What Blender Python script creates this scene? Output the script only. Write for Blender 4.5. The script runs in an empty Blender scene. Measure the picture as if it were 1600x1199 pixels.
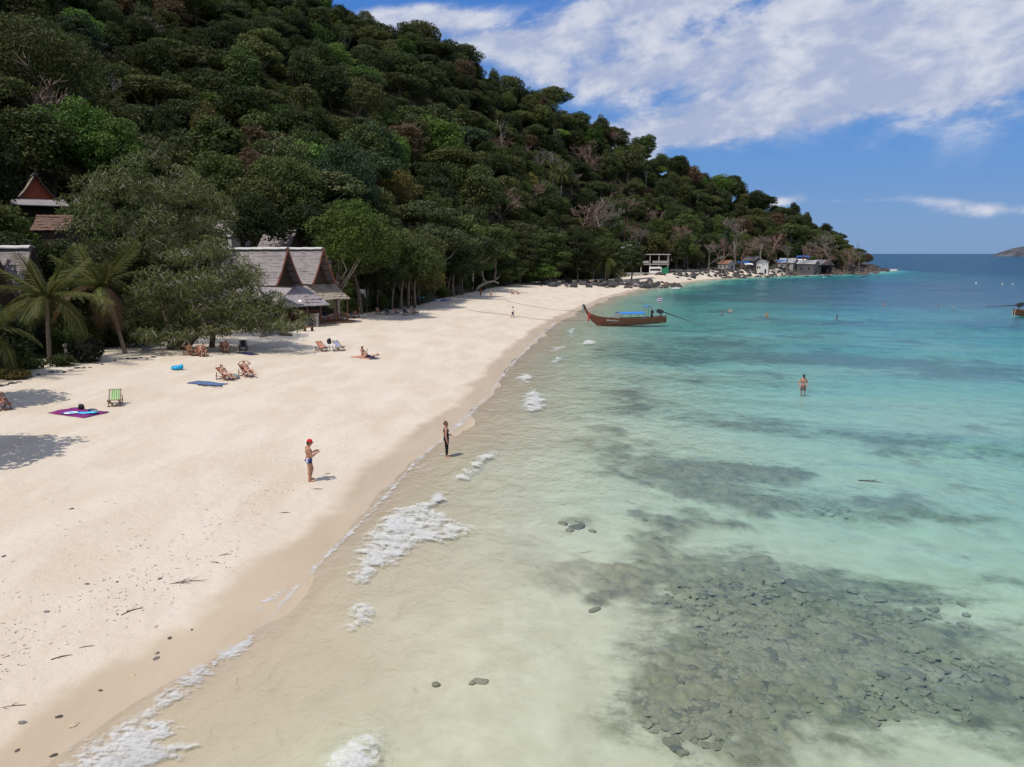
import bpy, bmesh, math, random
import numpy as np
from mathutils import Vector, Matrix

random.seed(7)
RNG = np.random.default_rng(7)
SC = bpy.context.scene
COL = SC.collection
R = math.radians

# ------------------------------------------------------------------ camera
F = 1220.0
PITCH = R(9.47)
CAMZ = 9.8
cam = bpy.data.cameras.new('camera')
cam.sensor_fit = 'HORIZONTAL'
cam.angle = 2 * math.atan(800 / F)
cam.clip_start = 0.1
cam.clip_end = 40000
camo = bpy.data.objects.new('camera', cam)
camo.location = (0, 0, CAMZ)
camo.rotation_euler = (R(90) - PITCH, 0, 0)
COL.objects.link(camo)
SC.camera = camo

# ------------------------------------------------------------------ light
SUN_DIR = Vector((-0.36, -0.34, 0.87)).normalized()        # towards the sun
SUN_EL = math.asin(SUN_DIR.z)
SUN_AZ = math.atan2(SUN_DIR.x, SUN_DIR.y)
sl = bpy.data.lights.new('sun', 'SUN')
sl.energy = 3.7
sl.angle = R(0.5)
sl.color = (1.0, 0.95, 0.87)
so = bpy.data.objects.new('sun', sl)
so.rotation_euler = SUN_DIR.to_track_quat('Z', 'Y').to_euler()
so.location = (0, 0, 60)
COL.objects.link(so)

SC.view_settings.view_transform = 'Standard'
SC.view_settings.look = 'None'
SC.view_settings.exposure = 0.0
SC.view_settings.gamma = 1.0
SC.view_settings.use_curve_mapping = False
SC.render.engine = 'CYCLES'
SC.cycles.use_denoising = True
try:
    SC.cycles.denoiser = 'OPENIMAGEDENOISE'
    SC.cycles.denoising_input_passes = 'RGB_ALBEDO_NORMAL'
except Exception:
    pass
SC.cycles.max_bounces = 8
SC.cycles.diffuse_bounces = 2
SC.cycles.glossy_bounces = 2
SC.cycles.transmission_bounces = 4
SC.cycles.transparent_max_bounces = 12
SC.cycles.caustics_reflective = False
SC.cycles.caustics_refractive = False
SC.cycles.sample_clamp_indirect = 4.0


def ray(px, py):
    u = (px - 800) / F
    v = (599.5 - py) / F
    d = np.array([u, math.cos(PITCH) + v * math.sin(PITCH), -math.sin(PITCH) + v * math.cos(PITCH)])
    return d / np.linalg.norm(d)


def on_plane(px, py, z=0.0):
    """where the line of sight through a pixel of the photo meets the level z"""
    d = ray(px, py)
    t = (z - CAMZ) / d[2]
    return np.array([d[0] * t, d[1] * t, z])


def at_range(px, py, r):
    """point on that line of sight at horizontal distance r"""
    d = ray(px, py)
    t = r / math.hypot(d[0], d[1])
    return Vector((d[0] * t, d[1] * t, CAMZ + d[2] * t))


def project(p):
    x, y, z = p[0], p[1], p[2] - CAMZ
    dep = y * math.cos(PITCH) - z * math.sin(PITCH)
    up = y * math.sin(PITCH) + z * math.cos(PITCH)
    return 800 + F * x / dep, 599.5 - F * up / dep, dep


# ------------------------------------------------------------------ sky
class NT:
    def __init__(self, tree):
        self.t = tree
        self.n = tree.nodes
        self.l = tree.links

    def new(self, kind, **kw):
        nd = self.n.new(kind)
        for k, v in kw.items():
            if k.startswith('i_'):
                nd.inputs[k[2:]].default_value = v
            else:
                setattr(nd, k, v)
        return nd

    def put(self, sock, v):
        if hasattr(v, 'is_output') or isinstance(v, bpy.types.NodeSocket):
            self.l.new(v, sock)
        else:
            sock.default_value = v

    def m(self, op, a, b=None, c=None, clamp=False):
        nd = self.n.new('ShaderNodeMath')
        nd.operation = op
        nd.use_clamp = clamp
        self.put(nd.inputs[0], a)
        if b is not None:
            self.put(nd.inputs[1], b)
        if c is not None:
            self.put(nd.inputs[2], c)
        return nd.outputs[0]

    def mix(self, f, a, b, blend='MIX'):
        nd = self.n.new('ShaderNodeMix')
        nd.data_type = 'RGBA'
        nd.blend_type = blend
        self.put(nd.inputs[0], f)
        for s, v in ((nd.inputs[6], a), (nd.inputs[7], b)):
            if isinstance(v, tuple) and len(v) == 3:
                v = (*v, 1)
            self.put(s, v)
        return nd.outputs[2]

    def smooth(self, x, lo, hi):
        nd = self.n.new('ShaderNodeMapRange')
        nd.interpolation_type = 'SMOOTHSTEP'
        self.put(nd.inputs[0], x)
        nd.inputs[1].default_value = lo
        nd.inputs[2].default_value = hi
        nd.inputs[3].default_value = 0
        nd.inputs[4].default_value = 1
        return nd.outputs[0]

    def noise(self, vec, scale, detail=4, rough=0.55, dist=0.0, out=0):
        nd = self.n.new('ShaderNodeTexNoise')
        if vec is not None:
            self.l.new(vec, nd.inputs['Vector'])
        nd.inputs['Scale'].default_value = scale
        nd.inputs['Detail'].default_value = detail
        nd.inputs['Roughness'].default_value = rough
        nd.inputs['Distortion'].default_value = dist
        return nd.outputs[out]

    def scale(self, vec, s):
        nd = self.n.new('ShaderNodeMapping')
        nd.inputs['Scale'].default_value = s
        self.l.new(vec, nd.inputs[0])
        return nd.outputs[0]


world = bpy.data.worlds.new('World')
SC.world = world
world.use_nodes = True
w = NT(world.node_tree)
w.n.clear()
sky = w.new('ShaderNodeTexSky', sky_type='NISHITA', sun_disc=False, sun_elevation=SUN_EL, sun_rotation=SUN_AZ,
            altitude=10.0, air_density=1.0, dust_density=0.4, ozone_density=3.0)
tc = w.new('ShaderNodeTexCoord')
nrm = w.new('ShaderNodeVectorMath', operation='NORMALIZE')
w.l.new(tc.outputs['Generated'], nrm.inputs[0])
sp = w.new('ShaderNodeSeparateXYZ')
w.l.new(nrm.outputs[0], sp.inputs[0])
az = w.m('ARCTAN2', sp.outputs[0], sp.outputs[1])
el = w.m('ARCSINE', sp.outputs[2])
# cloud sheet coordinates: a level layer seen in perspective
den = w.m('ADD', w.m('MAXIMUM', sp.outputs[2], 0.0), 0.10)
cx = w.m('DIVIDE', sp.outputs[0], den)
cy = w.m('DIVIDE', sp.outputs[1], den)
cmb = w.new('ShaderNodeCombineXYZ')
w.put(cmb.inputs[0], cx)
w.put(cmb.inputs[1], cy)
cmb.inputs[2].default_value = 3.7
cn1 = w.noise(cmb.outputs[0], 1.3, 8, 0.62, 0.25)
cn2 = w.noise(cmb.outputs[0], 3.6, 8, 0.66, 0.35)
cm2 = w.new('ShaderNodeCombineXYZ')
w.put(cm2.inputs[0], w.m('MULTIPLY', az, 9.0))
w.put(cm2.inputs[1], w.m('ADD', w.m('MULTIPLY', el, 17.0), w.m('MULTIPLY', az, -1.5)))
cm2.inputs[2].default_value = 1.3
cn3 = w.noise(cm2.outputs[0], 0.75, 9, 0.62, 0.35)
cn4 = w.noise(cm2.outputs[0], 2.3, 7, 0.58, 0.3)


def cloud_blob(px, py, wx, wy, tilt=0.0, amp=1.0):
    d = ray(px, py)
    a0 = math.atan2(d[0], d[1])
    e0 = math.asin(d[2])
    da = w.m('SUBTRACT', az, a0)
    de = w.m('SUBTRACT', el, e0)
    c, s = math.cos(tilt), math.sin(tilt)
    u = w.m('ADD', w.m('MULTIPLY', da, c * F / wx), w.m('MULTIPLY', de, s * F / wx))
    v = w.m('ADD', w.m('MULTIPLY', da, -s * F / wy), w.m('MULTIPLY', de, c * F / wy))
    q = w.m('ADD', w.m('MULTIPLY', u, u), w.m('MULTIPLY', v, v))
    return w.m('MULTIPLY', w.m('EXPONENT', w.m('MULTIPLY', q, -1.0)), amp)


blobs = [(1330, 40, 420, 62, 0.05, 0.58), (1230, 90, 300, 40, 0.05, 0.34), (1560, 70, 260, 66, 0.1, 0.58), (1290, 170, 280, 26, 0.16, 0.62), (1060, 195, 110, 34, 0.15, 0.85),
         (820, 66, 140, 19, 0.0, 0.85), (655, 30, 90, 15, 0.05, 0.95), (930, 118, 150, 28, -0.1, 0.5),
         (1480, 318, 75, 8, -0.12, 0.27), (1320, 315, 46, 4, 0.0, 0.45), (1215, 316, 40, 7, 0.15, 0.42), (1560, 330, 70, 9, 0.0, 0.30),
         (1700, 40, 300, 110, 0.1, 0.4), (1010, 8, 150, 26, 0.1, 0.7)]
tot = None
for b in blobs:
    g = cloud_blob(*b)
    tot = g if tot is None else w.m('ADD', tot, g)
# broken cloud over the rest of the sky, thickened out of view for fill light
away = w.m('MAXIMUM', w.smooth(el, 0.36, 0.6), w.smooth(w.m('ABSOLUTE', az), 0.65, 1.0))
rest = w.m('MULTIPLY', away, w.smooth(w.noise(cmb.outputs[0], 0.55, 3, 0.5), 0.36, 0.54))
tot = w.m('MAXIMUM', tot, w.m('MULTIPLY', rest, 0.9))
detail = w.m('ADD', w.m('MULTIPLY', w.m('SUBTRACT', cn1, 0.5), 0.7), w.m('ADD', w.m('MULTIPLY', w.m('SUBTRACT', cn4, 0.5), 0.95), w.m('MULTIPLY', w.m('SUBTRACT', cn3, 0.47), 3.8)))
cl = w.m('ADD', tot, w.m('MULTIPLY', detail, w.m('MINIMUM', w.m('ADD', w.m('MULTIPLY', tot, 1.6), 0.05), 0.85)))
cover = w.m('MULTIPLY', w.smooth(cl, 0.12, 0.85), 0.92)
lit = w.smooth(w.m('ADD', w.m('MULTIPLY', cn4, 0.5), w.m('MULTIPLY', cn3, 0.7)), 0.52, 0.74)
ccol = w.mix(lit, (0.42, 0.48, 0.65), (0.70, 0.72, 0.80))
hs = w.new('ShaderNodeHueSaturation')
hs.inputs['Saturation'].default_value = 1.18
hs.inputs['Value'].default_value = 0.95
hs.inputs['Hue'].default_value = 0.507
w.l.new(sky.outputs[0], hs.inputs['Color'])
b1 = w.new('ShaderNodeBackground')
b1.inputs[1].default_value = 0.09
# clear tropical air: paler low down, deep blue higher up
e1 = w.smooth(el, -0.02, 0.16)
e2 = w.smooth(el, 0.08, 0.42)
clear = w.mix(e2, w.mix(e1, (2.0, 3.55, 6.5), (1.25, 3.3, 7.5)), (0.45, 1.95, 6.7))
w.l.new(w.mix(0.88, hs.outputs[0], clear), b1.inputs[0])
b2 = w.new('ShaderNodeBackground')
b2.inputs[1].default_value = 1.0
w.l.new(ccol, b2.inputs[0])
ms = w.new('ShaderNodeMixShader')
w.l.new(cover, ms.inputs[0])
w.l.new(b1.outputs[0], ms.inputs[1])
w.l.new(b2.outputs[0], ms.inputs[2])
wo = w.new('ShaderNodeOutputWorld')
w.l.new(ms.outputs[0], wo.inputs[0])


# ------------------------------------------------------------------ helpers
def tag(o, label=None, cat=None, group=None, kind=None):
    if label:
        o['label'] = label
    if cat:
        o['category'] = cat
    if group:
        o['group'] = group
    if kind:
        o['kind'] = kind
    return o


def empty(name, loc=(0, 0, 0), rz=0.0):
    o = bpy.data.objects.new(name, None)
    o.empty_display_size = 0.3
    o.location = loc
    o.rotation_euler = (0, 0, rz)
    COL.objects.link(o)
    return o


def link(name, me, parent=None, loc=None, rot=None, scale=None):
    o = bpy.data.objects.new(name, me)
    COL.objects.link(o)
    if parent is not None:
        o.parent = parent
    if loc is not None:
        o.location = loc
    if rot is not None:
        o.rotation_euler = rot
    if scale is not None:
        o.scale = scale
    return o


def kids(o):
    return [c for c in ALLKIDS.get(o.name, [])] if False else list(o.children)


def copy_tree(o, parent=None):
    c = o.copy()
    COL.objects.link(c)
    if parent is not None:
        c.parent = parent
    for ch in list(o.children):
        copy_tree(ch, c)
    return c


def mesh_np(name, verts, faces, mats=(), smooth=False, face_mat=None):
    """verts (n,3), faces (m,k) with constant k -> mesh, fast"""
    verts = np.asarray(verts, np.float32)
    faces = np.asarray(faces, np.int32)
    me = bpy.data.meshes.new(name)
    k = faces.shape[1]
    me.vertices.add(len(verts))
    me.vertices.foreach_set('co', verts.ravel())
    me.loops.add(faces.size)
    me.loops.foreach_set('vertex_index', faces.ravel())
    me.polygons.add(len(faces))
    me.polygons.foreach_set('loop_start', np.arange(0, faces.size, k, dtype=np.int32))
    me.polygons.foreach_set('loop_total', np.full(len(faces), k, np.int32))
    for mt in mats:
        me.materials.append(mt)
    if face_mat is not None:
        me.polygons.foreach_set('material_index', np.asarray(face_mat, np.int32))
    me.polygons.foreach_set('use_smooth', np.full(len(faces), smooth, bool))
    me.update(calc_edges=True)
    me.validate()
    return me


def add_attr(me, name, vals, domain='POINT'):
    a = me.attributes.new(name, 'FLOAT', domain)
    a.data.foreach_set('value', np.asarray(vals, np.float32))


class MB:
    """collects shapes; build() links them as ONE mesh object"""

    def __init__(self):
        self.v = []
        self.f = []
        self.mi = []
        self.cur = 0

    def add(self, vs, fs):
        o = len(self.v)
        self.v += [tuple(float(c) for c in p) for p in vs]
        for q in fs:
            self.f.append([o + i for i in q])
            self.mi.append(self.cur)
        return self

    def box(self, c, s, rot=None):
        x, y, z = s[0] / 2, s[1] / 2, s[2] / 2
        vs = [Vector(p) for p in ((-x, -y, -z), (x, -y, -z), (x, y, -z), (-x, y, -z), (-x, -y, z), (x, -y, z), (x, y, z), (-x, y, z))]
        if rot is not None:
            vs = [rot @ p for p in vs]
        c = Vector(c)
        return self.add([p + c for p in vs], [(3, 2, 1, 0), (4, 5, 6, 7), (0, 1, 5, 4), (1, 2, 6, 5), (2, 3, 7, 6), (3, 0, 4, 7)])

    def beam(self, a, b, wd, ht, up=(0, 0, 1)):
        a, b = Vector(a), Vector(b)
        d = b - a
        L = d.length
        if L < 1e-6:
            return self
        y = d / L
        upv = Vector(up)
        x = y.cross(upv)
        if x.length < 1e-4:
            x = y.cross(Vector((1, 0, 0)))
        x.normalize()
        z = x.cross(y)
        m = Matrix((x, y, z)).transposed()
        return self.box((a + b) / 2, (wd, L, ht), m)

    def tube(self, pts, rad, n=6, cap=True):
        pts = [Vector(p) for p in pts]
        if not isinstance(rad, (list, tuple, np.ndarray)):
            rad = [rad] * len(pts)
        vs = []
        u = None
        for i, p in enumerate(pts):
            t = (pts[min(i + 1, len(pts) - 1)] - pts[max(i - 1, 0)])
            if t.length < 1e-9:
                t = Vector((0, 0, 1))
            t.normalize()
            if u is None:
                u = t.cross(Vector((0, 0, 1)))
                if u.length < 1e-3:
                    u = t.cross(Vector((1, 0, 0)))
            u = (u - t * u.dot(t)).normalized()
            v = t.cross(u)
            for k in range(n):
                a = 2 * math.pi * k / n
                vs.append(p + (u * math.cos(a) + v * math.sin(a)) * rad[i])
        fs = []
        for i in range(len(pts) - 1):
            for k in range(n):
                fs.append((i * n + k, i * n + (k + 1) % n, (i + 1) * n + (k + 1) % n, (i + 1) * n + k))
        if cap:
            fs.append(tuple(range(n))[::-1])
            fs.append(tuple((len(pts) - 1) * n + k for k in range(n)))
        return self.add(vs, fs)

    def ell(self, c, r, rot=None, nu=10, nv=7):
        if not isinstance(r, (list, tuple)):
            r = (r, r, r)
        c = Vector(c)
        vs = [Vector((0, 0, -r[2]))]
        for j in range(1, nv):
            ph = -math.pi / 2 + math.pi * j / nv
            for i in range(nu):
                th = 2 * math.pi * i / nu
                vs.append(Vector((r[0] * math.cos(ph) * math.cos(th), r[1] * math.cos(ph) * math.sin(th), r[2] * math.sin(ph))))
        vs.append(Vector((0, 0, r[2])))
        if rot is not None:
            vs = [rot @ p for p in vs]
        fs = [(0, 1 + (i + 1) % nu, 1 + i) for i in range(nu)]
        for j in range(nv - 2):
            for i in range(nu):
                a = 1 + j * nu
                fs.append((a + i, a + (i + 1) % nu, a + nu + (i + 1) % nu, a + nu + i))
        last = len(vs) - 1
        a = 1 + (nv - 2) * nu
        fs += [(a + i, a + (i + 1) % nu, last) for i in range(nu)]
        return self.add([p + c for p in vs], fs)

    def capsule(self, a, b, ra, rb, n=10):
        a, b = Vector(a), Vector(b)
        d = b - a
        L = d.length
        if L < 1e-5:
            return self.ell(a, max(ra, rb))
        t = d / L
        pts, rad = [], []
        for k in range(5):
            q = math.pi / 2 * k / 4
            pts.append(a - t * ra * math.cos(q))
            rad.append(max(ra * math.sin(q), 1e-4))
        for k in range(5):
            q = math.pi / 2 * k / 4
            pts.append(b + t * rb * math.sin(q))
            rad.append(max(rb * math.cos(q), 1e-4))
        return self.tube(pts, rad, n)

    def sheet(self, grid):
        """grid[i][j] of points"""
        ni, nj = len(grid), len(grid[0])
        vs = [p for row in grid for p in row]
        fs = [(i * nj + j, i * nj + j + 1, (i + 1) * nj + j + 1, (i + 1) * nj + j) for i in range(ni - 1) for j in range(nj - 1)]
        return self.add(vs, fs)

    def slab(self, grid, off):
        """closed thick sheet: grid and grid+off"""
        off = Vector(off)
        ni, nj = len(grid), len(grid[0])
        g2 = [[Vector(p) + off for p in row] for row in grid]
        n = ni * nj
        vs = [p for row in grid for p in row] + [p for row in g2 for p in row]
        fs = []
        for i in range(ni - 1):
            for j in range(nj - 1):
                q = (i * nj + j, i * nj + j + 1, (i + 1) * nj + j + 1, (i + 1) * nj + j)
                fs.append(q)
                fs.append(tuple(n + k for k in reversed(q)))
        ring = [j for j in range(nj)] + [i * nj + nj - 1 for i in range(1, ni)] + [(ni - 1) * nj + j for j in range(nj - 2, -1, -1)] + [i * nj for i in range(ni - 2, 0, -1)]
        for k in range(len(ring)):
            a, b = ring[k], ring[(k + 1) % len(ring)]
            fs.append((b, a, n + a, n + b))
        return self.add(vs, fs)

    def prism(self, poly, off):
        off = Vector(off)
        n = len(poly)
        vs = [Vector(p) for p in poly] + [Vector(p) + off for p in poly]
        fs = [tuple(range(n))[::-1], tuple(range(n, 2 * n))]
        for k in range(n):
            fs.append((k, (k + 1) % n, n + (k + 1) % n, n + k))
        return self.add(vs, fs)

    def mesh(self, name, mats, smooth=False):
        me = bpy.data.meshes.new(name)
        me.from_pydata(self.v, [], self.f)
        if not isinstance(mats, (list, tuple)):
            mats = [mats]
        for m in mats:
            me.materials.append(m)
        if len(mats) > 1:
            me.polygons.foreach_set('material_index', self.mi)
        if smooth:
            me.polygons.foreach_set('use_smooth', [True] * len(me.polygons))
        me.update()
        return me

    def build(self, name, mats, parent=None, smooth=False, loc=None, rz=None):
        return link(name, self.mesh(name, mats, smooth), parent, loc, None if rz is None else (0, 0, rz))


# ------------------------------------------------------------------ numpy noise
def _hash(ix, iy, seed):
    n = (ix.astype(np.int64) * 374761393 + iy.astype(np.int64) * 668265263 + seed * 1442695041) & 0xFFFFFFFF
    n = ((n ^ (n >> 13)) * 1274126177) & 0xFFFFFFFF
    return ((n ^ (n >> 16)) & 0xFFFF) / 65535.0


def vnoise(x, y, seed=0):
    x = np.asarray(x, float)
    y = np.asarray(y, float)
    ix, iy = np.floor(x), np.floor(y)
    fx, fy = x - ix, y - iy
    fx = fx * fx * (3 - 2 * fx)
    fy = fy * fy * (3 - 2 * fy)
    a = _hash(ix, iy, seed)
    b = _hash(ix + 1, iy, seed)
    c = _hash(ix, iy + 1, seed)
    d = _hash(ix + 1, iy + 1, seed)
    return (a * (1 - fx) + b * fx) * (1 - fy) + (c * (1 - fx) + d * fx) * fy


def fbm(x, y, seed=0, octv=4, gain=0.5):
    s, a, t = 0.0, 1.0, 0.0
    for k in range(octv):
        s = s + a * vnoise(x * 2 ** k + 17.3 * k, y * 2 ** k - 9.1 * k, seed + k)
        t += a
        a *= gain
    return s / t


def sstep(x, lo, hi):
    t = np.clip((np.asarray(x, float) - lo) / (hi - lo), 0, 1)
    return t * t * (3 - 2 * t)


# ------------------------------------------------------------------ materials
def new_mat(name):
    m = bpy.data.materials.new(name)
    m.use_nodes = True
    t = NT(m.node_tree)
    t.n.clear()
    out = t.new('ShaderNodeOutputMaterial')
    return m, t, out


def plain(name, col, rough=0.7, spec=0.3, var=0.12, scale=6.0, metal=0.0, bump=0.0, bscale=30.0, stretch=None):
    """painted or natural surface with a little mottling"""
    m, t, out = new_mat(name)
    p = t.new('ShaderNodeBsdfPrincipled')
    tcn = t.new('ShaderNodeTexCoord')
    vec = tcn.outputs['Object']
    if stretch:
        vec = t.scale(vec, stretch)
    n = t.noise(vec, scale, 4, 0.6)
    f = t.smooth(n, 0.3, 0.7)
    c = t.mix(f, tuple(min(1, x * (1 - var)) for x in col), tuple(min(1, x * (1 + var)) for x in col))
    t.l.new(c, p.inputs['Base Color'])
    p.inputs['Roughness'].default_value = rough
    p.inputs['Specular IOR Level'].default_value = spec
    p.inputs['Metallic'].default_value = metal
    if bump:
        b = t.new('ShaderNodeBump')
        b.inputs['Strength'].default_value = bump
        b.inputs['Distance'].default_value = 0.05
        t.l.new(t.noise(vec, bscale, 4, 0.6), b.inputs['Height'])
        t.l.new(b.outputs[0], p.inputs['Normal'])
    t.l.new(p.outputs[0], out.inputs[0])
    return m


def striped(name, c1, c2, n=10.0, axis=0):
    m, t, out = new_mat(name)
    p = t.new('ShaderNodeBsdfPrincipled')
    tcn = t.new('ShaderNodeTexCoord')
    s = t.new('ShaderNodeSeparateXYZ')
    t.l.new(tcn.outputs['Object'], s.inputs[0])
    q = t.m('FRACT', t.m('MULTIPLY', t.m('ADD', s.outputs[axis], 10.0), n))
    f = t.m('GREATER_THAN', q, 0.5)
    t.l.new(t.mix(f, c1, c2), p.inputs['Base Color'])
    p.inputs['Roughness'].default_value = 0.85
    p.inputs['Specular IOR Level'].default_value = 0.15
    t.l.new(p.outputs[0], out.inputs[0])
    return m


def foliage(name, trans=0.22, rough=0.55, col=None):
    """leaf colour = the object's own colour, varied leaf by leaf and tree by tree"""
    m, t, out = new_mat(name)
    oi = t.new('ShaderNodeObjectInfo')
    at = t.new('ShaderNodeAttribute', attribute_name='tint')
    r2 = t.m('ADD', t.m('MULTIPLY', oi.outputs['Random'], 0.5), 0.75)
    v = t.m('MULTIPLY', t.m('ADD', t.m('MULTIPLY', at.outputs['Fac'], 0.60), 0.72), r2)
    hsv = t.new('ShaderNodeHueSaturation')
    if col is None:
        t.l.new(oi.outputs['Color'], hsv.inputs['Color'])
    else:
        hsv.inputs['Color'].default_value = (*col, 1)
    t.put(hsv.inputs['Value'], v)
    hh = t.m('ADD', 0.495, t.m('MULTIPLY', t.m('SUBTRACT', t.m('FRACT', t.m('MULTIPLY', oi.outputs['Random'], 7.31)), 0.5), 0.035))
    t.put(hsv.inputs['Hue'], t.m('SUBTRACT', hh, t.m('MULTIPLY', at.outputs['Fac'], 0.012)))
    p = t.new('ShaderNodeBsdfPrincipled')
    t.l.new(hsv.outputs[0], p.inputs['Base Color'])
    p.inputs['Roughness'].default_value = rough
    p.inputs['Specular IOR Level'].default_value = 0.14
    tr = t.new('ShaderNodeBsdfTranslucent')
    t.l.new(t.mix(0.5, hsv.outputs[0], (0.10, 0.13, 0.02)), tr.inputs['Color'])
    mx = t.new('ShaderNodeMixShader')
    mx.inputs[0].default_value = trans
    t.l.new(p.outputs[0], mx.inputs[1])
    t.l.new(tr.outputs[0], mx.inputs[2])
    t.l.new(mx.outputs[0], out.inputs[0])
    return m


MAT = {}
MAT['leaf'] = foliage('leaf')
MAT['bark'] = plain('bark', (0.16, 0.125, 0.10), 0.85, 0.1, 0.35, 3.0, bump=0.6, bscale=9)
MAT['bark_pale'] = plain('bark_pale', (0.34, 0.30, 0.26), 0.85, 0.1, 0.3, 3.0, bump=0.5, bscale=9)
MAT['palm_bark'] = plain('palm_bark', (0.22, 0.17, 0.13), 0.85, 0.1, 0.3, 4.0, bump=0.6, bscale=12, stretch=(1, 1, 5))
MAT['dark_wood'] = plain('dark_wood', (0.055, 0.035, 0.025), 0.6, 0.3, 0.3, 5.0)
MAT['red_wood'] = plain('red_wood', (0.26, 0.085, 0.045), 0.6, 0.3, 0.25, 5.0)
MAT['chair_wood'] = plain('chair_wood', (0.20, 0.075, 0.04), 0.55, 0.3, 0.25, 8.0)
MAT['brown_wood'] = plain('brown_wood', (0.17, 0.10, 0.06), 0.65, 0.25, 0.3, 8.0)
MAT['white'] = plain('white', (0.78, 0.78, 0.76), 0.6, 0.3, 0.05)
MAT['black'] = plain('black', (0.016, 0.016, 0.018), 0.6, 0.3, 0.2)
MAT['grey'] = plain('grey', (0.33, 0.33, 0.33), 0.7, 0.2, 0.15)
MAT['metal'] = plain('metal', (0.30, 0.30, 0.31), 0.4, 0.5, 0.15, metal=0.7)
MAT['concrete'] = plain('concrete', (0.32, 0.31, 0.29), 0.85, 0.15, 0.2, 2.0, bump=0.3)

# ================================================================== TERRAIN
SHORE_PX = [(40, 1260), (95, 1199), (240, 1098), (330, 1040), (400, 992), (480, 900), (590, 792), (650, 722), (705, 676), (760, 622), (798, 572),
            (832, 536), (868, 506), (905, 487), (950, 467), (1000, 453), (1060, 443.5), (1110, 437), (1170, 433), (1240, 430.5),
            (1300, 429), (1360, 426), (1392, 422.5)]
shore = [(-70, -90), (-42, -45), (-24, -10), (-17.5, 3)] + [tuple(on_plane(a, b)[:2]) for a, b in SHORE_PX]
tip = shore[-1]
shore += [(tip[0] + 6, tip[1] + 22), (tip[0] - 5, tip[1] + 70), (tip[0] - 60, tip[1] + 140), (tip[0] - 140, tip[1] + 400), (-300, 1300)]
SHORE = np.array(shore)
POLY = np.array(shore + [(-1400, 1300), (-1400, -300), (-70, -300)])


def shore_dist(x, y):
    x = np.asarray(x, float)
    y = np.asarray(y, float)
    d2 = np.full(x.shape, 1e18)
    for i in range(len(SHORE) - 1):
        ax, ay = SHORE[i]
        bx, by = SHORE[i + 1]
        dx, dy = bx - ax, by - ay
        t = np.clip(((x - ax) * dx + (y - ay) * dy) / (dx * dx + dy * dy), 0, 1)
        d2 = np.minimum(d2, (x - ax - t * dx) ** 2 + (y - ay - t * dy) ** 2)
    ins = np.zeros(x.shape, bool)
    n = len(POLY)
    for i in range(n):
        ax, ay = POLY[i]
        bx, by = POLY[(i + 1) % n]
        c = (ay > y) != (by > y)
        xi = (bx - ax) * (y - ay) / ((by - ay) if by != ay else 1e-9) + ax
        ins ^= c & (x < xi)
    return np.sqrt(d2) * np.where(ins, 1, -1)


# foot of the vegetation, and the ridge line: pixel knots turned into bearing, distance, height
TOE = [(-400, 640, 1.4), (0, 592, 1.4), (70, 575, 1.4), (200, 548, 1.5), (330, 528, 1.5), (430, 514, 1.5), (530, 496, 1.6), (600, 486, 1.6), (660, 476, 1.6), (740, 457, 1.6),
       (830, 442, 1.6), (900, 437, 1.6), (960, 433, 1.6), (1010, 425, 1.6), (1080, 421, 1.6), (1150, 419.5, 1.6), (1290, 418.5, 1.6), (1345, 417.5, 1.6)]
toe_az, toe_r = [], []
for a, b, z in TOE:
    if a > 940:
        continue
    p = on_plane(a, b, z)
    toe_az.append(math.atan2(p[0], p[1]))
    toe_r.append(math.hypot(p[0], p[1]))
for a, rr in [(960, 266), (1010, 306), (1080, 326), (1150, 370), (1240, 408), (1290, 416), (1345, 422), (1370, 430)]:
    d = ray(a, 396)
    toe_az.append(math.atan2(d[0], d[1]))
    toe_r.append(rr)
RIDGE = [(-300, -330, 240), (0, -160, 265), (200, -60, 285), (390, -14, 300), (500, 6, 310), (580, 36, 320), (650, 66, 330), (720, 84, 340), (765, 128, 350), (850, 160, 365), (930, 196, 390), (1030, 246, 405),
         (1100, 284, 425), (1200, 326, 452), (1265, 350, 468), (1310, 368, 468), (1350, 392, 460), (1368, 410, 452)]
rid_az, rid_r, rid_h = [], [], []
for a, b, rr in RIDGE:
    d = ray(a, b)
    rid_az.append(math.atan2(d[0], d[1]))
    rid_r.append(rr)
    rid_h.append(max(2.0, CAMZ + d[2] / math.hypot(d[0], d[1]) * rr - (8.5 if a < 1250 else 7.5)))


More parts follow.
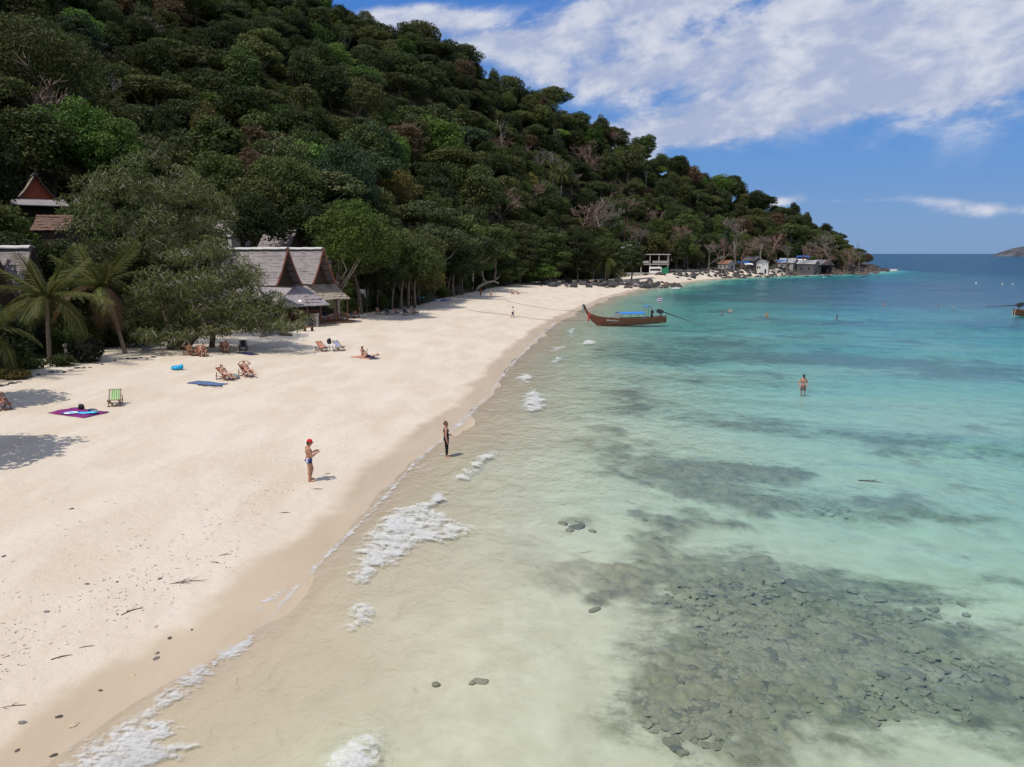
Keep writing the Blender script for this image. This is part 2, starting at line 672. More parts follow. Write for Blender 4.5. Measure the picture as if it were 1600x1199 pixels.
def height(x, y, s=None):
    x = np.asarray(x, float)
    y = np.asarray(y, float)
    if s is None:
        s = shore_dist(x, y)
    r = np.hypot(x, y)
    a = np.arctan2(x, y)
    beach = np.where(s < 9, 0.072 * s, 0.648 + 0.034 * (s - 9))
    beach = np.minimum(beach, 1.35 + 0.004 * s)
    beach = beach + 2.1 * sstep(s, 2, 11) * sstep(a, 0.13, 0.215)
    r0 = np.interp(a, toe_az, toe_r)
    rr = np.interp(a, rid_az, rid_r)
    hr = np.interp(a, rid_az, rid_h)
    u = np.clip((r - r0 - 6) / np.maximum(rr - r0 - 6, 1), 0, 1)
    g = 0.25 * u + 0.75 * u ** 1.55
    gl_ = 0.10 * u + 0.90 * u ** 2.0
    g = gl_ + (g - gl_) * sstep(a, -0.46, -0.30)          # the garden side rises more slowly
    hill = (hr - 1.5) * g
    back = np.clip((r - rr) / 260, 0, 1)
    hill = hill * (1 - 0.75 * sstep(back, 0, 1))
    hill = hill * sstep(s, 4, 26) * sstep(np.abs(a), 2.6, 2.0)
    rough = (fbm(x / 23, y / 23, 3, 3) - 0.5) * 5.0 * sstep(u, 0.1, 0.4) * sstep(s, 20, 60)
    land = beach + hill + rough + (fbm(x / 3.1, y / 3.1, 5, 3) - 0.5) * 0.10 * sstep(s, 4, 14)
    t = -s
    dep = np.where(t < 6, 0.034 * t, np.where(t < 18, 0.204 + 0.045 * (t - 6), 0.744 + 0.009 * (t - 18)))
    dep = np.minimum(dep, 1.22 + 0.45 * sstep(x, 12, 48))
    dep = dep + (fbm(x / 17, y / 17, 11, 3) - 0.5) * (0.10 * sstep(t, 4, 12) + 0.40 * sstep(t, 14, 40))
    far = sstep(r + (fbm(x / 90, y / 90, 19, 3) - 0.5) * 240 + 0.25 * (x - 60), 500, 760)
    dep = dep + far * 22 + sstep(t, 20, 60) * sstep(r, 70, 160) * 0.25
    return np.where(s > 0, land, -dep)


def ground(x, y):
    return float(height(np.array([x]), np.array([y]))[0])


def hit(px, py):
    """first point of the terrain on the line of sight through a pixel of the photo"""
    d = ray(px, py)
    h = math.hypot(d[0], d[1])
    t = np.geomspace(8, 700, 2600) / h
    z = CAMZ + d[2] * t
    below = np.nonzero(z < height(d[0] * t, d[1] * t))[0]
    k = below[0] if len(below) else len(t) - 1
    q = t[k]
    return Vector((d[0] * q, d[1] * q, CAMZ + d[2] * q))


# polar sheet round the camera's foot, fine in the bearing of the bay
ang = np.concatenate([np.arange(-180, -48, 4.0), np.arange(-48, 48, 0.24), np.arange(48, 180, 4.0)])
ang = np.radians(ang)


def polar(radii):
    A, RR = np.meshgrid(ang, radii)
    na, nr = len(ang), len(radii)
    X, Y = (RR * np.sin(A)).ravel(), (RR * np.cos(A)).ravel()
    i, j = np.meshgrid(np.arange(nr - 1), np.arange(na), indexing='ij')
    j2 = (j + 1) % na
    f = np.stack([i * na + j, (i + 1) * na + j, (i + 1) * na + j2, i * na + j2], -1).reshape(-1, 4)[:, ::-1]
    return X, Y, f


rad_t = np.concatenate([[0.05], np.geomspace(2.5, 12, 110), np.geomspace(12.08, 50, 300), np.geomspace(50.6, 700, 250), np.geomspace(740, 14000, 24)])
X, Y, f = polar(rad_t)
S = shore_dist(X, Y)
Z = height(X, Y, S)

# coral and weed on the sea floor: where the patches lie
REEF = [(1180, 1030, 190, 130, 1.0), (1060, 1130, 150, 90, 0.8), (1330, 1060, 160, 90, 0.75), (1480, 1010, 200, 90, 0.95), (1570, 1090, 120, 60, 0.7), (1150, 920, 150, 60, 0.8), (1400, 925, 180, 26, 0.5), (1560, 905, 100, 22, 0.5),
        (1250, 795, 190, 28, 0.72), (1480, 800, 140, 16, 0.6), (1080, 740, 150, 28, 0.5), (1400, 690, 200, 15, 0.55), (960, 640, 120, 50, 0.45), (1150, 660, 130, 18, 0.45),
        (980, 560, 130, 24, 0.7), (1250, 560, 240, 14, 0.6), (1500, 580, 180, 16, 0.6), (1100, 530, 160, 9, 0.6), (1350, 505, 200, 5, 0.5),
        (1200, 468, 170, 6, 1.0), (1420, 462, 220, 9, 1.1), (1560, 458, 160, 14, 1.1), (1330, 443, 200, 7, 1.0), (1150, 452, 90, 5, 0.8), (1070, 470, 40, 10, 0.6),
        (900, 832, 36, 13, 0.9), (1005, 818, 40, 14, 0.6), (928, 963, 22, 9, 0.9), (752, 1082, 24, 10, 0.8), (680, 1090, 14, 6, 0.7)]
reef = np.zeros(len(X))
for (a, b, wx, wy, amp) in REEF:
    c = on_plane(a, b, -0.8)
    e1, e2 = on_plane(a, b - wy, -0.8), on_plane(a, b + wy, -0.8)
    rr = math.hypot(c[0], c[1])
    rw = wx * rr / F
    rd = max((e1[1] - e2[1]) / 2, 0.4)
    th = math.atan2(c[0], c[1])
    dx, dy = X - c[0], Y - c[1]
    lat = dx * math.cos(th) - dy * math.sin(th)
    dep = dx * math.sin(th) + dy * math.cos(th)
    reef = reef + amp * np.exp(-(lat / rw) ** 2 - (dep / rd) ** 2)
rn = fbm(X / 2.6, Y / 2.6, 31, 5, 0.6)
rn2 = fbm(X / 14, Y / 14, 37, 4)
far_mix = sstep(np.hypot(X, Y), 60, 200)
nz = rn * (1 - far_mix) + rn2 * far_mix
reef = np.clip(reef * 0.85 + 0.30 * sstep(fbm(X / 9, Y / 6, 61, 4), 0.40, 0.62) * sstep(-S, 9, 20), 0, 1.1)
reefv = sstep(reef * 1.05 + (nz - 0.5) * 2.6 * (0.22 + 0.6 * reef) + 0.25 * (rn2 - 0.5), 0.18, 1.15) * sstep(-S, 3, 9)
stony = sstep(reef, 0.35, 0.9) * sstep(-S, 4, 10) * (1 - far_mix)


def worley(x, y, seed):
    """distance to the nearest and second nearest scattered point, and the nearest point's own number"""
    ix, iy = np.floor(x), np.floor(y)
    f1 = np.full(x.shape, 9.0)
    f2 = np.full(x.shape, 9.0)
    cid = np.zeros(x.shape)
    for di in (-1, 0, 1):
        for dj in (-1, 0, 1):
            cx_, cy_ = ix + di, iy + dj
            px_, py_ = cx_ + _hash(cx_, cy_, seed), cy_ + _hash(cx_, cy_, seed + 1)
            d = np.hypot(x - px_, y - py_)
            hid = _hash(cx_, cy_, seed + 2)
            nearer = d < f1
            f2 = np.where(nearer, f1, np.minimum(f2, d))
            cid = np.where(nearer, hid, cid)
            f1 = np.where(nearer, d, f1)
    return f1, f2, cid


wx_, wy_ = X + 0.7 * fbm(X * 1.1, Y * 1.1, 43, 3), Y + 0.7 * fbm(X * 1.1, Y * 1.1, 44, 3)
f1a, f2a, cida = worley(wx_ / 0.62, wy_ / 0.62, 81)
f1b, f2b, cidb = worley(wx_ / 0.24, wy_ / 0.24, 91)
cob = sstep(f2a - f1a, 0.0, 0.30) * (0.35 + 0.65 * cida) * 0.13 + sstep(f2b - f1b, 0.0, 0.35) * (0.3 + 0.7 * cidb) * 0.07
nearm = 1 - sstep(np.hypot(X, Y), 45, 80)
patch = sstep(reef * 0.95 + (rn - 0.5) * 2.5 + (rn2 - 0.5) * 1.0 + (fbm(X / 6, Y / 6, 39, 4) - 0.5) * 1.2, 0.32, 0.95) * sstep(-S, 4, 10)
Zd = Z + patch * (cob - 0.05) * nearm + patch * (rn - 0.5) * 0.25 * nearm

# ground material
gm, g, gout = new_mat('ground')
tcg = g.new('ShaderNodeNewGeometry')
pos = tcg.outputs['Position']
a_s = g.new('ShaderNodeAttribute', attribute_name='shore').outputs['Fac']
a_r = g.new('ShaderNodeAttribute', attribute_name='reef').outputs['Fac']
a_v = g.new('ShaderNodeAttribute', attribute_name='inland').outputs['Fac']
n_big = g.noise(pos, 0.16, 4, 0.55)
n_mid = g.noise(pos, 0.9, 5, 0.6)
n_fin = g.noise(pos, 14.0, 4, 0.65)
n_grain = g.noise(pos, 60.0, 3, 0.7)
track = g.noise(g.scale(pos, (1.0, 0.30, 1)), 0.55, 5, 0.6, 0.4)
sand = g.mix(g.smooth(track, 0.34, 0.68), (0.560, 0.465, 0.350), (0.632, 0.550, 0.440))
sand = g.mix(g.m('MULTIPLY', g.smooth(n_big, 0.35, 0.7), 0.5), sand, (0.655, 0.575, 0.470))
sand = g.mix(g.m('MULTIPLY', g.smooth(n_fin, 0.55, 0.8), 0.16), sand, (0.40, 0.31, 0.23))
sand = g.mix(g.m('MULTIPLY', g.smooth(n_grain, 0.62, 0.75), 0.22), sand, (0.30, 0.23, 0.17))
# wrack line of fine dark bits
wl = g.m('ABSOLUTE', g.m('SUBTRACT', a_s, g.m('ADD', 4.4, g.m('MULTIPLY', g.m('SUBTRACT', n_mid, 0.5), 2.2))))
wr = g.m('MULTIPLY', g.smooth(g.m('MULTIPLY', wl, -1.0), -0.9, 0.0), g.smooth(g.noise(pos, 9.0, 5, 0.75), 0.56, 0.70))
sand = g.mix(g.m('MULTIPLY', wr, 0.55), sand, (0.16, 0.11, 0.08))
# wet band
edge = g.m('ADD', a_s, g.m('MULTIPLY', g.m('SUBTRACT', n_big, 0.5), -2.6))
edge = g.m('ADD', edge, g.m('MULTIPLY', g.m('SUBTRACT', n_mid, 0.5), -0.9))
wet = g.smooth(g.m('MULTIPLY', edge, -1.0), -2.3, -1.35)
wetc = g.mix(g.smooth(track, 0.3, 0.7), (0.465, 0.365, 0.25), (0.52, 0.415, 0.29))
sand = g.mix(wet, sand, wetc)
# sea floor
sub = g.smooth(g.m('MULTIPLY', a_s, -1.0), 0.0, 1.2)
floor_c = g.mix(g.smooth(n_mid, 0.3, 0.7), (0.56, 0.49, 0.335), (0.655, 0.585, 0.415))
floor_c = g.mix(g.smooth(g.m('ADD', a_s, g.m('MULTIPLY', g.m('SUBTRACT', n_big, 0.5), 10)), -7.5, -0.5), floor_c, (0.51, 0.42, 0.285))
floor_c = g.mix(g.m('MULTIPLY', g.smooth(g.noise(g.scale(pos, (1.0, 0.55, 1)), 0.7, 8, 0.68, 0.8), 0.48, 0.72), 0.26), floor_c, (0.36, 0.325, 0.215))
floor_c = g.mix(g.m('MULTIPLY', g.smooth(g.noise(pos, 2.6, 6, 0.7), 0.6, 0.78), 0.30), floor_c, (0.25, 0.23, 0.15))
sand = g.mix(sub, sand, floor_c)
vor = g.new('ShaderNodeTexVoronoi', feature='F1')
vor.inputs['Scale'].default_value = 2.3
g.l.new(pos, vor.inputs['Vector'])
vors = g.new('ShaderNodeSeparateXYZ')
g.l.new(vor.outputs['Color'], vors.inputs[0])
coral = g.mix(g.smooth(g.noise(pos, 1.7, 6, 0.7), 0.32, 0.7), (0.095, 0.090, 0.056), (0.26, 0.235, 0.135))
a_c = g.new('ShaderNodeAttribute', attribute_name='cell').outputs['Fac']
a_p = g.new('ShaderNodeAttribute', attribute_name='patch').outputs['Fac']
coral = g.mix(g.m('MULTIPLY', g.smooth(a_c, 0.45, 0.95), 0.5), coral, (0.25, 0.235, 0.135))
coral = g.mix(g.m('MULTIPLY', g.smooth(a_c, 0.40, 0.05), 0.6), coral, (0.085, 0.08, 0.065))
rfn = g.m('ADD', g.m('MULTIPLY', g.noise(g.scale(pos, (0.7, 1.25, 1)), 0.42, 9, 0.70, 0.3), 0.62), g.m('MULTIPLY', g.noise(pos, 1.9, 7, 0.72), 0.38))
reeff = g.m('MULTIPLY', g.smooth(g.m('ADD', rfn, g.m('MULTIPLY', a_r, 0.24)), 0.53, 0.76), g.smooth(a_r, 0.08, 0.5))
reeff = g.m('MULTIPLY', g.m('MAXIMUM', reeff, g.m('MULTIPLY', a_p, 0.92)), 0.92)
sand = g.mix(reeff, sand, coral)
# forest floor
ff = g.mix(g.smooth(n_mid, 0.35, 0.65), (0.035, 0.030, 0.018), (0.055, 0.060, 0.022))
sand = g.mix(g.smooth(g.m('ADD', a_v, g.m('MULTIPLY', g.m('SUBTRACT', n_mid, 0.5), 0.8)), 0.35, 0.75), sand, ff)
a_k = g.new('ShaderNodeAttribute', attribute_name='rocky').outputs['Fac']
rockc = g.mix(g.smooth(n_mid, 0.35, 0.65), (0.045, 0.04, 0.036), (0.15, 0.125, 0.10))
sand = g.mix(g.smooth(g.m('ADD', a_k, g.m('MULTIPLY', g.m('SUBTRACT', n_big, 0.5), 0.9)), 0.35, 0.6), sand, rockc)
gp = g.new('ShaderNodeBsdfPrincipled')
g.l.new(sand, gp.inputs['Base Color'])
wsurf = g.m('MULTIPLY', wet, g.m('SUBTRACT', 1.0, sub))
g.put(gp.inputs['Roughness'], g.m('SUBTRACT', 0.95, g.m('MULTIPLY', wsurf, 0.55)))
g.put(gp.inputs['Specular IOR Level'], g.m('ADD', 0.10, g.m('MULTIPLY', wsurf, 0.12)))
vft = g.new('ShaderNodeTexVoronoi', feature='SMOOTH_F1')
vft.inputs['Scale'].default_value = 2.4
g.l.new(g.scale(pos, (1, 0.8, 1)), vft.inputs['Vector'])
tramp = g.m('MULTIPLY', vft.outputs['Distance'], g.m('MULTIPLY', g.smooth(g.noise(pos, 0.22, 4, 0.6), 0.42, 0.6), 0.45))
hgt = g.m('ADD', g.m('ADD', tramp, g.m('MULTIPLY', g.noise(pos, 3.3, 5, 0.62), 0.55)), g.m('ADD', g.m('MULTIPLY', n_fin, 0.16), g.m('MULTIPLY', track, 0.35)))
gb = g.new('ShaderNodeBump')
gb.inputs['Distance'].default_value = 0.16
g.put(gb.inputs['Strength'], g.m('SUBTRACT', 0.55, g.m('MULTIPLY', wet, 0.45)))
g.l.new(hgt, gb.inputs['Height'])
g.l.new(gb.outputs[0], gp.inputs['Normal'])
g.l.new(gp.outputs[0], gout.inputs[0])

me = mesh_np('ground', np.stack([X, Y, Zd], -1), f, [gm], True)
add_attr(me, 'shore', S)
add_attr(me, 'reef', reef * sstep(-S, 3, 9))
add_attr(me, 'cell', np.where(cida > 0.3, cida, cidb))
add_attr(me, 'gap', (1 - sstep(f2a - f1a, 0.02, 0.16)) * nearm)
add_attr(me, 'patch', patch)
add_attr(me, 'rocky', sstep(np.arctan2(X, Y), 0.315, 0.35) * sstep(S, -3, 0.5) * (1 - sstep(np.hypot(X, Y), 640, 740)))
A_ = np.arctan2(X, Y)
r0_ = np.interp(A_, toe_az, toe_r)
inland = sstep(np.hypot(X, Y) - r0_, 1, 9) * sstep(S, 6, 14)
add_attr(me, 'inland', inland)
beach = link('beach', me)
tag(beach, 'pale sand beach running down into the sea floor and up under the forest', None, None, 'structure')

# ================================================================== WATER
WAVES = [  # crests of the small breakers: pixel polylines, height, width
    ([(90, 1205), (170, 1155), (240, 1105), (330, 1045), (398, 1000)], 0.06, 0.6),
    ([(490, 1215), (540, 1180), (592, 1140)], 0.16, 0.6),
    ([(552, 912), (575, 860), (625, 815), (690, 785)], 0.09, 0.8),
    ([(548, 985), (566, 945), (590, 930)], 0.06, 0.5),
    ([(706, 752), (735, 735), (772, 706)], 0.10, 0.6),
    ([(818, 640), (836, 618), (850, 602)], 0.09, 0.7),
    ([(804, 590), (830, 586)], 0.08, 0.6), ([(862, 566), (880, 556)], 0.09, 0.7), ([(886, 524), (898, 512)], 0.1, 0.8), ([(965, 478), (990, 466)], 0.1, 1.0)]
rad_w = np.concatenate([[0.05], np.geomspace(3.0, 14000, 700)])
def sea_z(X, Y):
    """height of the water surface: wavelets running to the beach, and the small breakers"""
    X = np.asarray(X, float)
    Y = np.asarray(Y, float)
    Sw = shore_dist(X, Y)
    rw_ = np.hypot(X, Y)
    dpt = sstep(-Sw, 3, 32)
    Zw = np.zeros(X.shape)
    wrng = np.random.default_rng(5)
    for k in range(16):
        L = 1.7 * 1.22 ** k
        th = R(200) + wrng.normal(0, 0.45)
        amp = 0.0065 * L ** 0.72
        kx, ky = math.sin(th) * 2 * math.pi / L, math.cos(th) * 2 * math.pi / L
        ph = wrng.uniform(0, 6.28)
        fade = np.clip(1.4 - (rw_ * 0.012) * 3.2 / L, 0, 1)
        warp = (fbm(X / (2.5 * L), Y / (2.5 * L), 50 + k, 2) - 0.5) * 7
        q = np.sin(kx * X + ky * Y + ph + warp)
        Zw += amp * fade * (q + 0.3 * (q * q - 0.5)) * (0.12 + 0.88 * dpt)
    Zw *= np.where(rw_ > 900, 0, 1)
    for pts, hh, ww in WAVES:
        P = np.array([on_plane(a, b)[:2] for a, b in pts])
        d2 = np.full(X.shape, 1e9)
        endf = np.zeros(X.shape)
        n = len(P) - 1
        for i in range(n):
            ax, ay = P[i]
            dx, dy = P[i + 1] - P[i]
            t = np.clip(((X - ax) * dx + (Y - ay) * dy) / (dx * dx + dy * dy), 0, 1)
            dd = (X - ax - t * dx) ** 2 + (Y - ay - t * dy) ** 2
            better = dd < d2
            d2 = np.where(better, dd, d2)
            endf = np.where(better, (i + t) / n, endf)
        Zw += hh * np.exp(-d2 / (ww * ww)) * (0.35 + 0.65 * np.sin(np.clip(endf, 0, 1) * math.pi))
    return Zw


X, Y, f = polar(rad_w)
Zw = sea_z(X, Y)

wm, t, out = new_mat('sea_water')
posn = t.new('ShaderNodeNewGeometry').outputs['Position']


def crest(sx_, sy_, turn):
    mp = t.new('ShaderNodeMapping')
    mp.inputs['Rotation'].default_value = (0, 0, R(turn))
    mp.inputs['Scale'].default_value = (sx_, sy_, 1)
    t.l.new(posn, mp.inputs[0])
    return mp.outputs[0]


h1 = t.m('ADD', t.m('MULTIPLY', t.noise(crest(1.15, 0.72, 28), 0.9, 5, 0.58, 0.5), 0.6), t.m('MULTIPLY', t.noise(crest(1.3, 0.7, -35), 1.25, 4, 0.55, 0.4), 0.4))
h2 = t.noise(crest(1.1, 0.8, 10), 3.6, 3, 0.5, 0.4)
h3 = t.noise(t.scale(posn, (0.6, 1.1, 1)), 0.11, 5, 0.6, 0.2)
camd = t.new('ShaderNodeVectorMath', operation='LENGTH')
t.l.new(posn, camd.inputs[0])
farf = t.smooth(camd.outputs['Value'], 60, 320)
hh = t.m('ADD', t.m('MULTIPLY', h1, 0.40), t.m('MULTIPLY', h2, 0.06))
hh = t.m('ADD', hh, t.m('MULTIPLY', h3, t.m('MULTIPLY', farf, 1.6)))
bp = t.new('ShaderNodeBump')
t.put(bp.inputs['Strength'], t.m('ADD', 0.56, t.m('MULTIPLY', t.smooth(camd.outputs['Value'], 25, 110), 0.30)))
bp.inputs['Distance'].default_value = 0.85
t.l.new(hh, bp.inputs['Height'])
fr = t.new('ShaderNodeFresnel')
fr.inputs['IOR'].default_value = 1.33
t.l.new(bp.outputs[0], fr.inputs['Normal'])
gl = t.new('ShaderNodeBsdfGlossy')
gl.inputs['Roughness'].default_value = 0.10
gl.inputs['Color'].default_value = (1, 1, 1, 1)
t.l.new(bp.outputs[0], gl.inputs['Normal'])
trn = t.new('ShaderNodeBsdfTransparent')
mx = t.new('ShaderNodeMixShader')
t.put(mx.inputs[0], t.m('MINIMUM', fr.outputs[0], t.m('SUBTRACT', 0.60, t.m('MULTIPLY', t.smooth(camd.outputs['Value'], 60, 480), 0.34))))
t.l.new(trn.outputs[0], mx.inputs[1])
t.l.new(gl.outputs[0], mx.inputs[2])
t.l.new(mx.outputs[0], out.inputs[0])
va = t.new('ShaderNodeVolumeAbsorption')
va.inputs['Color'].default_value = (0.0, 0.760, 0.815, 1)
va.inputs['Density'].default_value = 0.215
vs_ = t.new('ShaderNodeVolumeScatter')
vs_.inputs['Color'].default_value = (0.10, 0.42, 0.80, 1)
vs_.inputs['Density'].default_value = 0.022
ad_ = t.new('ShaderNodeAddShader')
t.l.new(va.outputs[0], ad_.inputs[0])
t.l.new(vs_.outputs[0], ad_.inputs[1])
t.l.new(ad_.outputs[0], out.inputs['Volume'])

na, nr = len(ang), len(rad_w)
top = np.stack([X, Y, Zw], -1)
rim = top[(nr - 1) * na:].copy()
rim[:, 2] = -60
V = np.concatenate([top, rim, [[0, 0, -60]]])
o2 = nr * na
j = np.arange(na)
j2 = (j + 1) % na
side = np.stack([(nr - 1) * na + j, (nr - 1) * na + j2, o2 + j2, o2 + j], -1)[:, ::-1]
bot = np.stack([o2 + j, o2 + j2, np.full(na, o2 + na), np.full(na, o2 + na)], -1)
me = mesh_np('sea', V, np.concatenate([f, side]), [wm], True)
bmw = bmesh.new()
bmw.from_mesh(me)
bmw.verts.ensure_lookup_table()
ring = [bmw.verts[o2 + k] for k in range(na)]
bmw.faces.new(ring)
bmw.faces.new([bmw.verts[k] for k in range(na)][::-1])
for fc in bmw.faces:
    fc.smooth = True
    fc.material_index = 0
bmesh.ops.recalc_face_normals(bmw, faces=list(bmw.faces))
bmw.to_mesh(me)
bmw.free()
sea = link('sea', me)
tag(sea, 'clear turquoise sea turning deep blue towards the horizon', None, None, 'structure')

# ================================================================== TREES
LC = dict(dark=(0.046, 0.060, 0.021), deep=(0.033, 0.046, 0.018), mid=(0.070, 0.096, 0.028), bright=(0.085, 0.150, 0.030), olive=(0.086, 0.100, 0.032), moss=(0.070, 0.086, 0.034),
          yellow=(0.165, 0.145, 0.042), rust=(0.105, 0.072, 0.042), greygreen=(0.092, 0.110, 0.038), blue=(0.036, 0.060, 0.030), palm=(0.088, 0.100, 0.030))
TWIG_PINK = (0.20, 0.135, 0.115)
TWIG_GREY = (0.19, 0.165, 0.145)


def leaf_quads(P, N, L, Wd, rng, jitter=0.6, droop=0.0):
    """bent diamond leaves/sprays at points P facing N -> verts, faces, tint"""
    n = len(P)
    N = N + rng.normal(0, jitter, (n, 3))
    N /= np.linalg.norm(N, axis=1, keepdims=True) + 1e-9
    T = rng.normal(0, 1, (n, 3))
    T[:, 2] -= droop
    T -= N * (T * N).sum(1, keepdims=True)
    T /= np.linalg.norm(T, axis=1, keepdims=True) + 1e-9
    B = np.cross(N, T)
    ln = (L * rng.uniform(0.65, 1.35, n))[:, None]
    wd = (Wd * rng.uniform(0.65, 1.35, n))[:, None]
    a = P - T * ln * 0.5
    c = P + T * ln * 0.5 - N * ln * 0.14
    b = P + B * wd * 0.5 + N * ln * 0.06
    d = P - B * wd * 0.5 + N * ln * 0.06
    V = np.stack([a, b, c, d], 1).reshape(-1, 3)
    Fc = np.arange(4 * n).reshape(n, 4)
    tint = np.repeat(rng.beta(2, 2, n), 4)
    return V, Fc, tint


def crown_mesh(name, lumps, n_leaf, L, Wd, seed, jitter=0.6, droop=0.0, up=0.25, fill=0.25, skip=0.18):
    """lumps: (cx,cy,cz,rx,ry,rz). leaves lie through the outer part of each lump; whole clumps are missing here and there"""
    rng = np.random.default_rng(seed)
    lumps = np.array(lumps, float)
    area = (lumps[:, 3] * lumps[:, 4] + lumps[:, 5] * lumps[:, 4] + lumps[:, 3] * lumps[:, 5])
    cnt = np.maximum((n_leaf * area / area.sum()).astype(int), 6)
    PP, NN = [], []
    for lp, c in zip(lumps, cnt):
        D = rng.normal(0, 1, (c, 3))
        D[:, 2] += up
        D /= np.linalg.norm(D, axis=1, keepdims=True)
        rr = np.where(rng.random(c) < fill, rng.uniform(0.35, 0.9, c), rng.uniform(0.82, 1.1, c))
        lob = fbm(D[:, 0] * 2.3 + lp[0], D[:, 1] * 2.3 + D[:, 2] * 1.9 + lp[1], seed, 2)
        keep = lob > skip + rng.normal(0, 0.04, c)
        rr = rr * (0.72 + 0.56 * lob)
        P = lp[:3] + D * lp[3:6] * rr[:, None]
        PP.append(P[keep])
        NN.append(D[keep])
    P, N = np.concatenate(PP), np.concatenate(NN)
    V, Fc, ti = leaf_quads(P, N, L, Wd, rng, jitter, droop)
    me = mesh_np(name, V, Fc, [MAT['leaf']], False)
    add_attr(me, 'tint', ti)
    return me


def lumpy(R0, H0, zc, n, seed, flat=1.0, lr=(0.26, 0.42), top=0.35):
    """a crown of n clumps spread over an uneven ellipsoid: radius R0, half height H0, centre zc"""
    rng = np.random.default_rng(seed)
    out = [(0, 0, zc, R0 * 0.62, R0 * 0.62, H0 * 0.62)]
    gold = math.pi * (3 - math.sqrt(5))
    for k in range(n):
        zz = 1 - (k + 0.5) / n * 1.55
        q = math.sqrt(max(0, 1 - zz * zz))
        th = k * gold + rng.normal(0, 0.3)
        sc = rng.uniform(0.6, 1.02)
        r = R0 * rng.uniform(*lr)
        out.append((math.cos(th) * q * R0 * sc * 0.8, math.sin(th) * q * R0 * sc * 0.8, zc + zz * H0 * 0.8 * rng.uniform(0.75, 1.12), r, r * rng.uniform(0.85, 1.15), r * flat * rng.uniform(0.7, 1.0)))
    return out


def trunk_mb(h, r, lumps, seed, limbs=6, lean=0.06, fork=0.35):
    rng = np.random.default_rng(seed)
    m = MB()
    a = rng.uniform(0, 6.28)
    lx, ly = math.cos(a) * lean * h, math.sin(a) * lean * h
    pts = [Vector((lx * (q ** 1.4) + rng.normal(0, 0.02 * h) * q, ly * (q ** 1.4) + rng.normal(0, 0.02 * h) * q, -0.6 + (h + 0.6) * q)) for q in (0, 0.12, 0.35, 0.6, 0.85, 1.0)]
    m.tube(pts, [r * 1.35, r * 1.02, r * 0.85, r * 0.7, r * 0.48, r * 0.25], 7)
    idx = rng.permutation(len(lumps) - 1)[:limbs] + 1 if len(lumps) > 1 else []
    for i in idx:
        lp = lumps[i]
        q = rng.uniform(fork, 0.85)
        k = min(int(q * 5), 4)
        b = pts[k].lerp(pts[k + 1], q * 5 - k)
        e = Vector(lp[:3])
        mid = b.lerp(e, 0.5) + Vector((rng.normal(0, 0.05 * h), rng.normal(0, 0.05 * h), -0.04 * h))
        m.tube([b, mid, e], [r * 0.42, r * 0.28, r * 0.08], 5)
    return m


def twig_tree(name, h, spread, seed, mat, dens=1.0, levels=4):
    """leafless tree: forking limbs down to a haze of fine twigs"""
    rng = np.random.default_rng(seed)
    m = MB()
    tw = []

    def grow(p, d, ln, r, lev):
        d = d.normalized()
        e = p + d * ln
        mid = p + d * ln * 0.5 + Vector(rng.normal(0, 0.06 * ln, 3))
        if lev <= 2:
            m.tube([p, mid, e], [r, r * 0.85, r * 0.62], 5, False)
        else:
            tw.append((p, mid, r))
            tw.append((mid, e, r * 0.8))
        if lev >= levels:
            return
        nb = {0: 3, 1: 4, 2: 4, 3: 6}.get(lev, 5)
        for k in range(int(nb * (dens if lev >= 2 else 1) + 0.5)):
            q = rng.uniform(0.45, 1.0)
            b = p.lerp(e, q)
            nd = d + Vector(rng.normal(0, 0.55, 3)) * (0.9 if lev else 0.75)
            nd.z += 0.18
            nd.x *= spread
            nd.y *= spread
            grow(b, nd, ln * rng.uniform(0.48, 0.78), r * 0.5, lev + 1)
    grow(Vector((0, 0, -0.5)), Vector((rng.normal(0, 0.06), rng.normal(0, 0.06), 1)), h * 0.46, h * 0.02, 0)
    ntr = len(m.v)
    for (a, b, r) in tw:
        d = (b - a)
        s = d.cross(Vector(rng.normal(0, 1, 3)))
        if s.length < 1e-6:
            continue
        s = s.normalized() * max(r, 0.014 * h * 0.22)
        m.add([a - s, a + s, b + s * 0.6, b - s * 0.6], [(0, 1, 2, 3)])
    return m.mesh(name, mat)


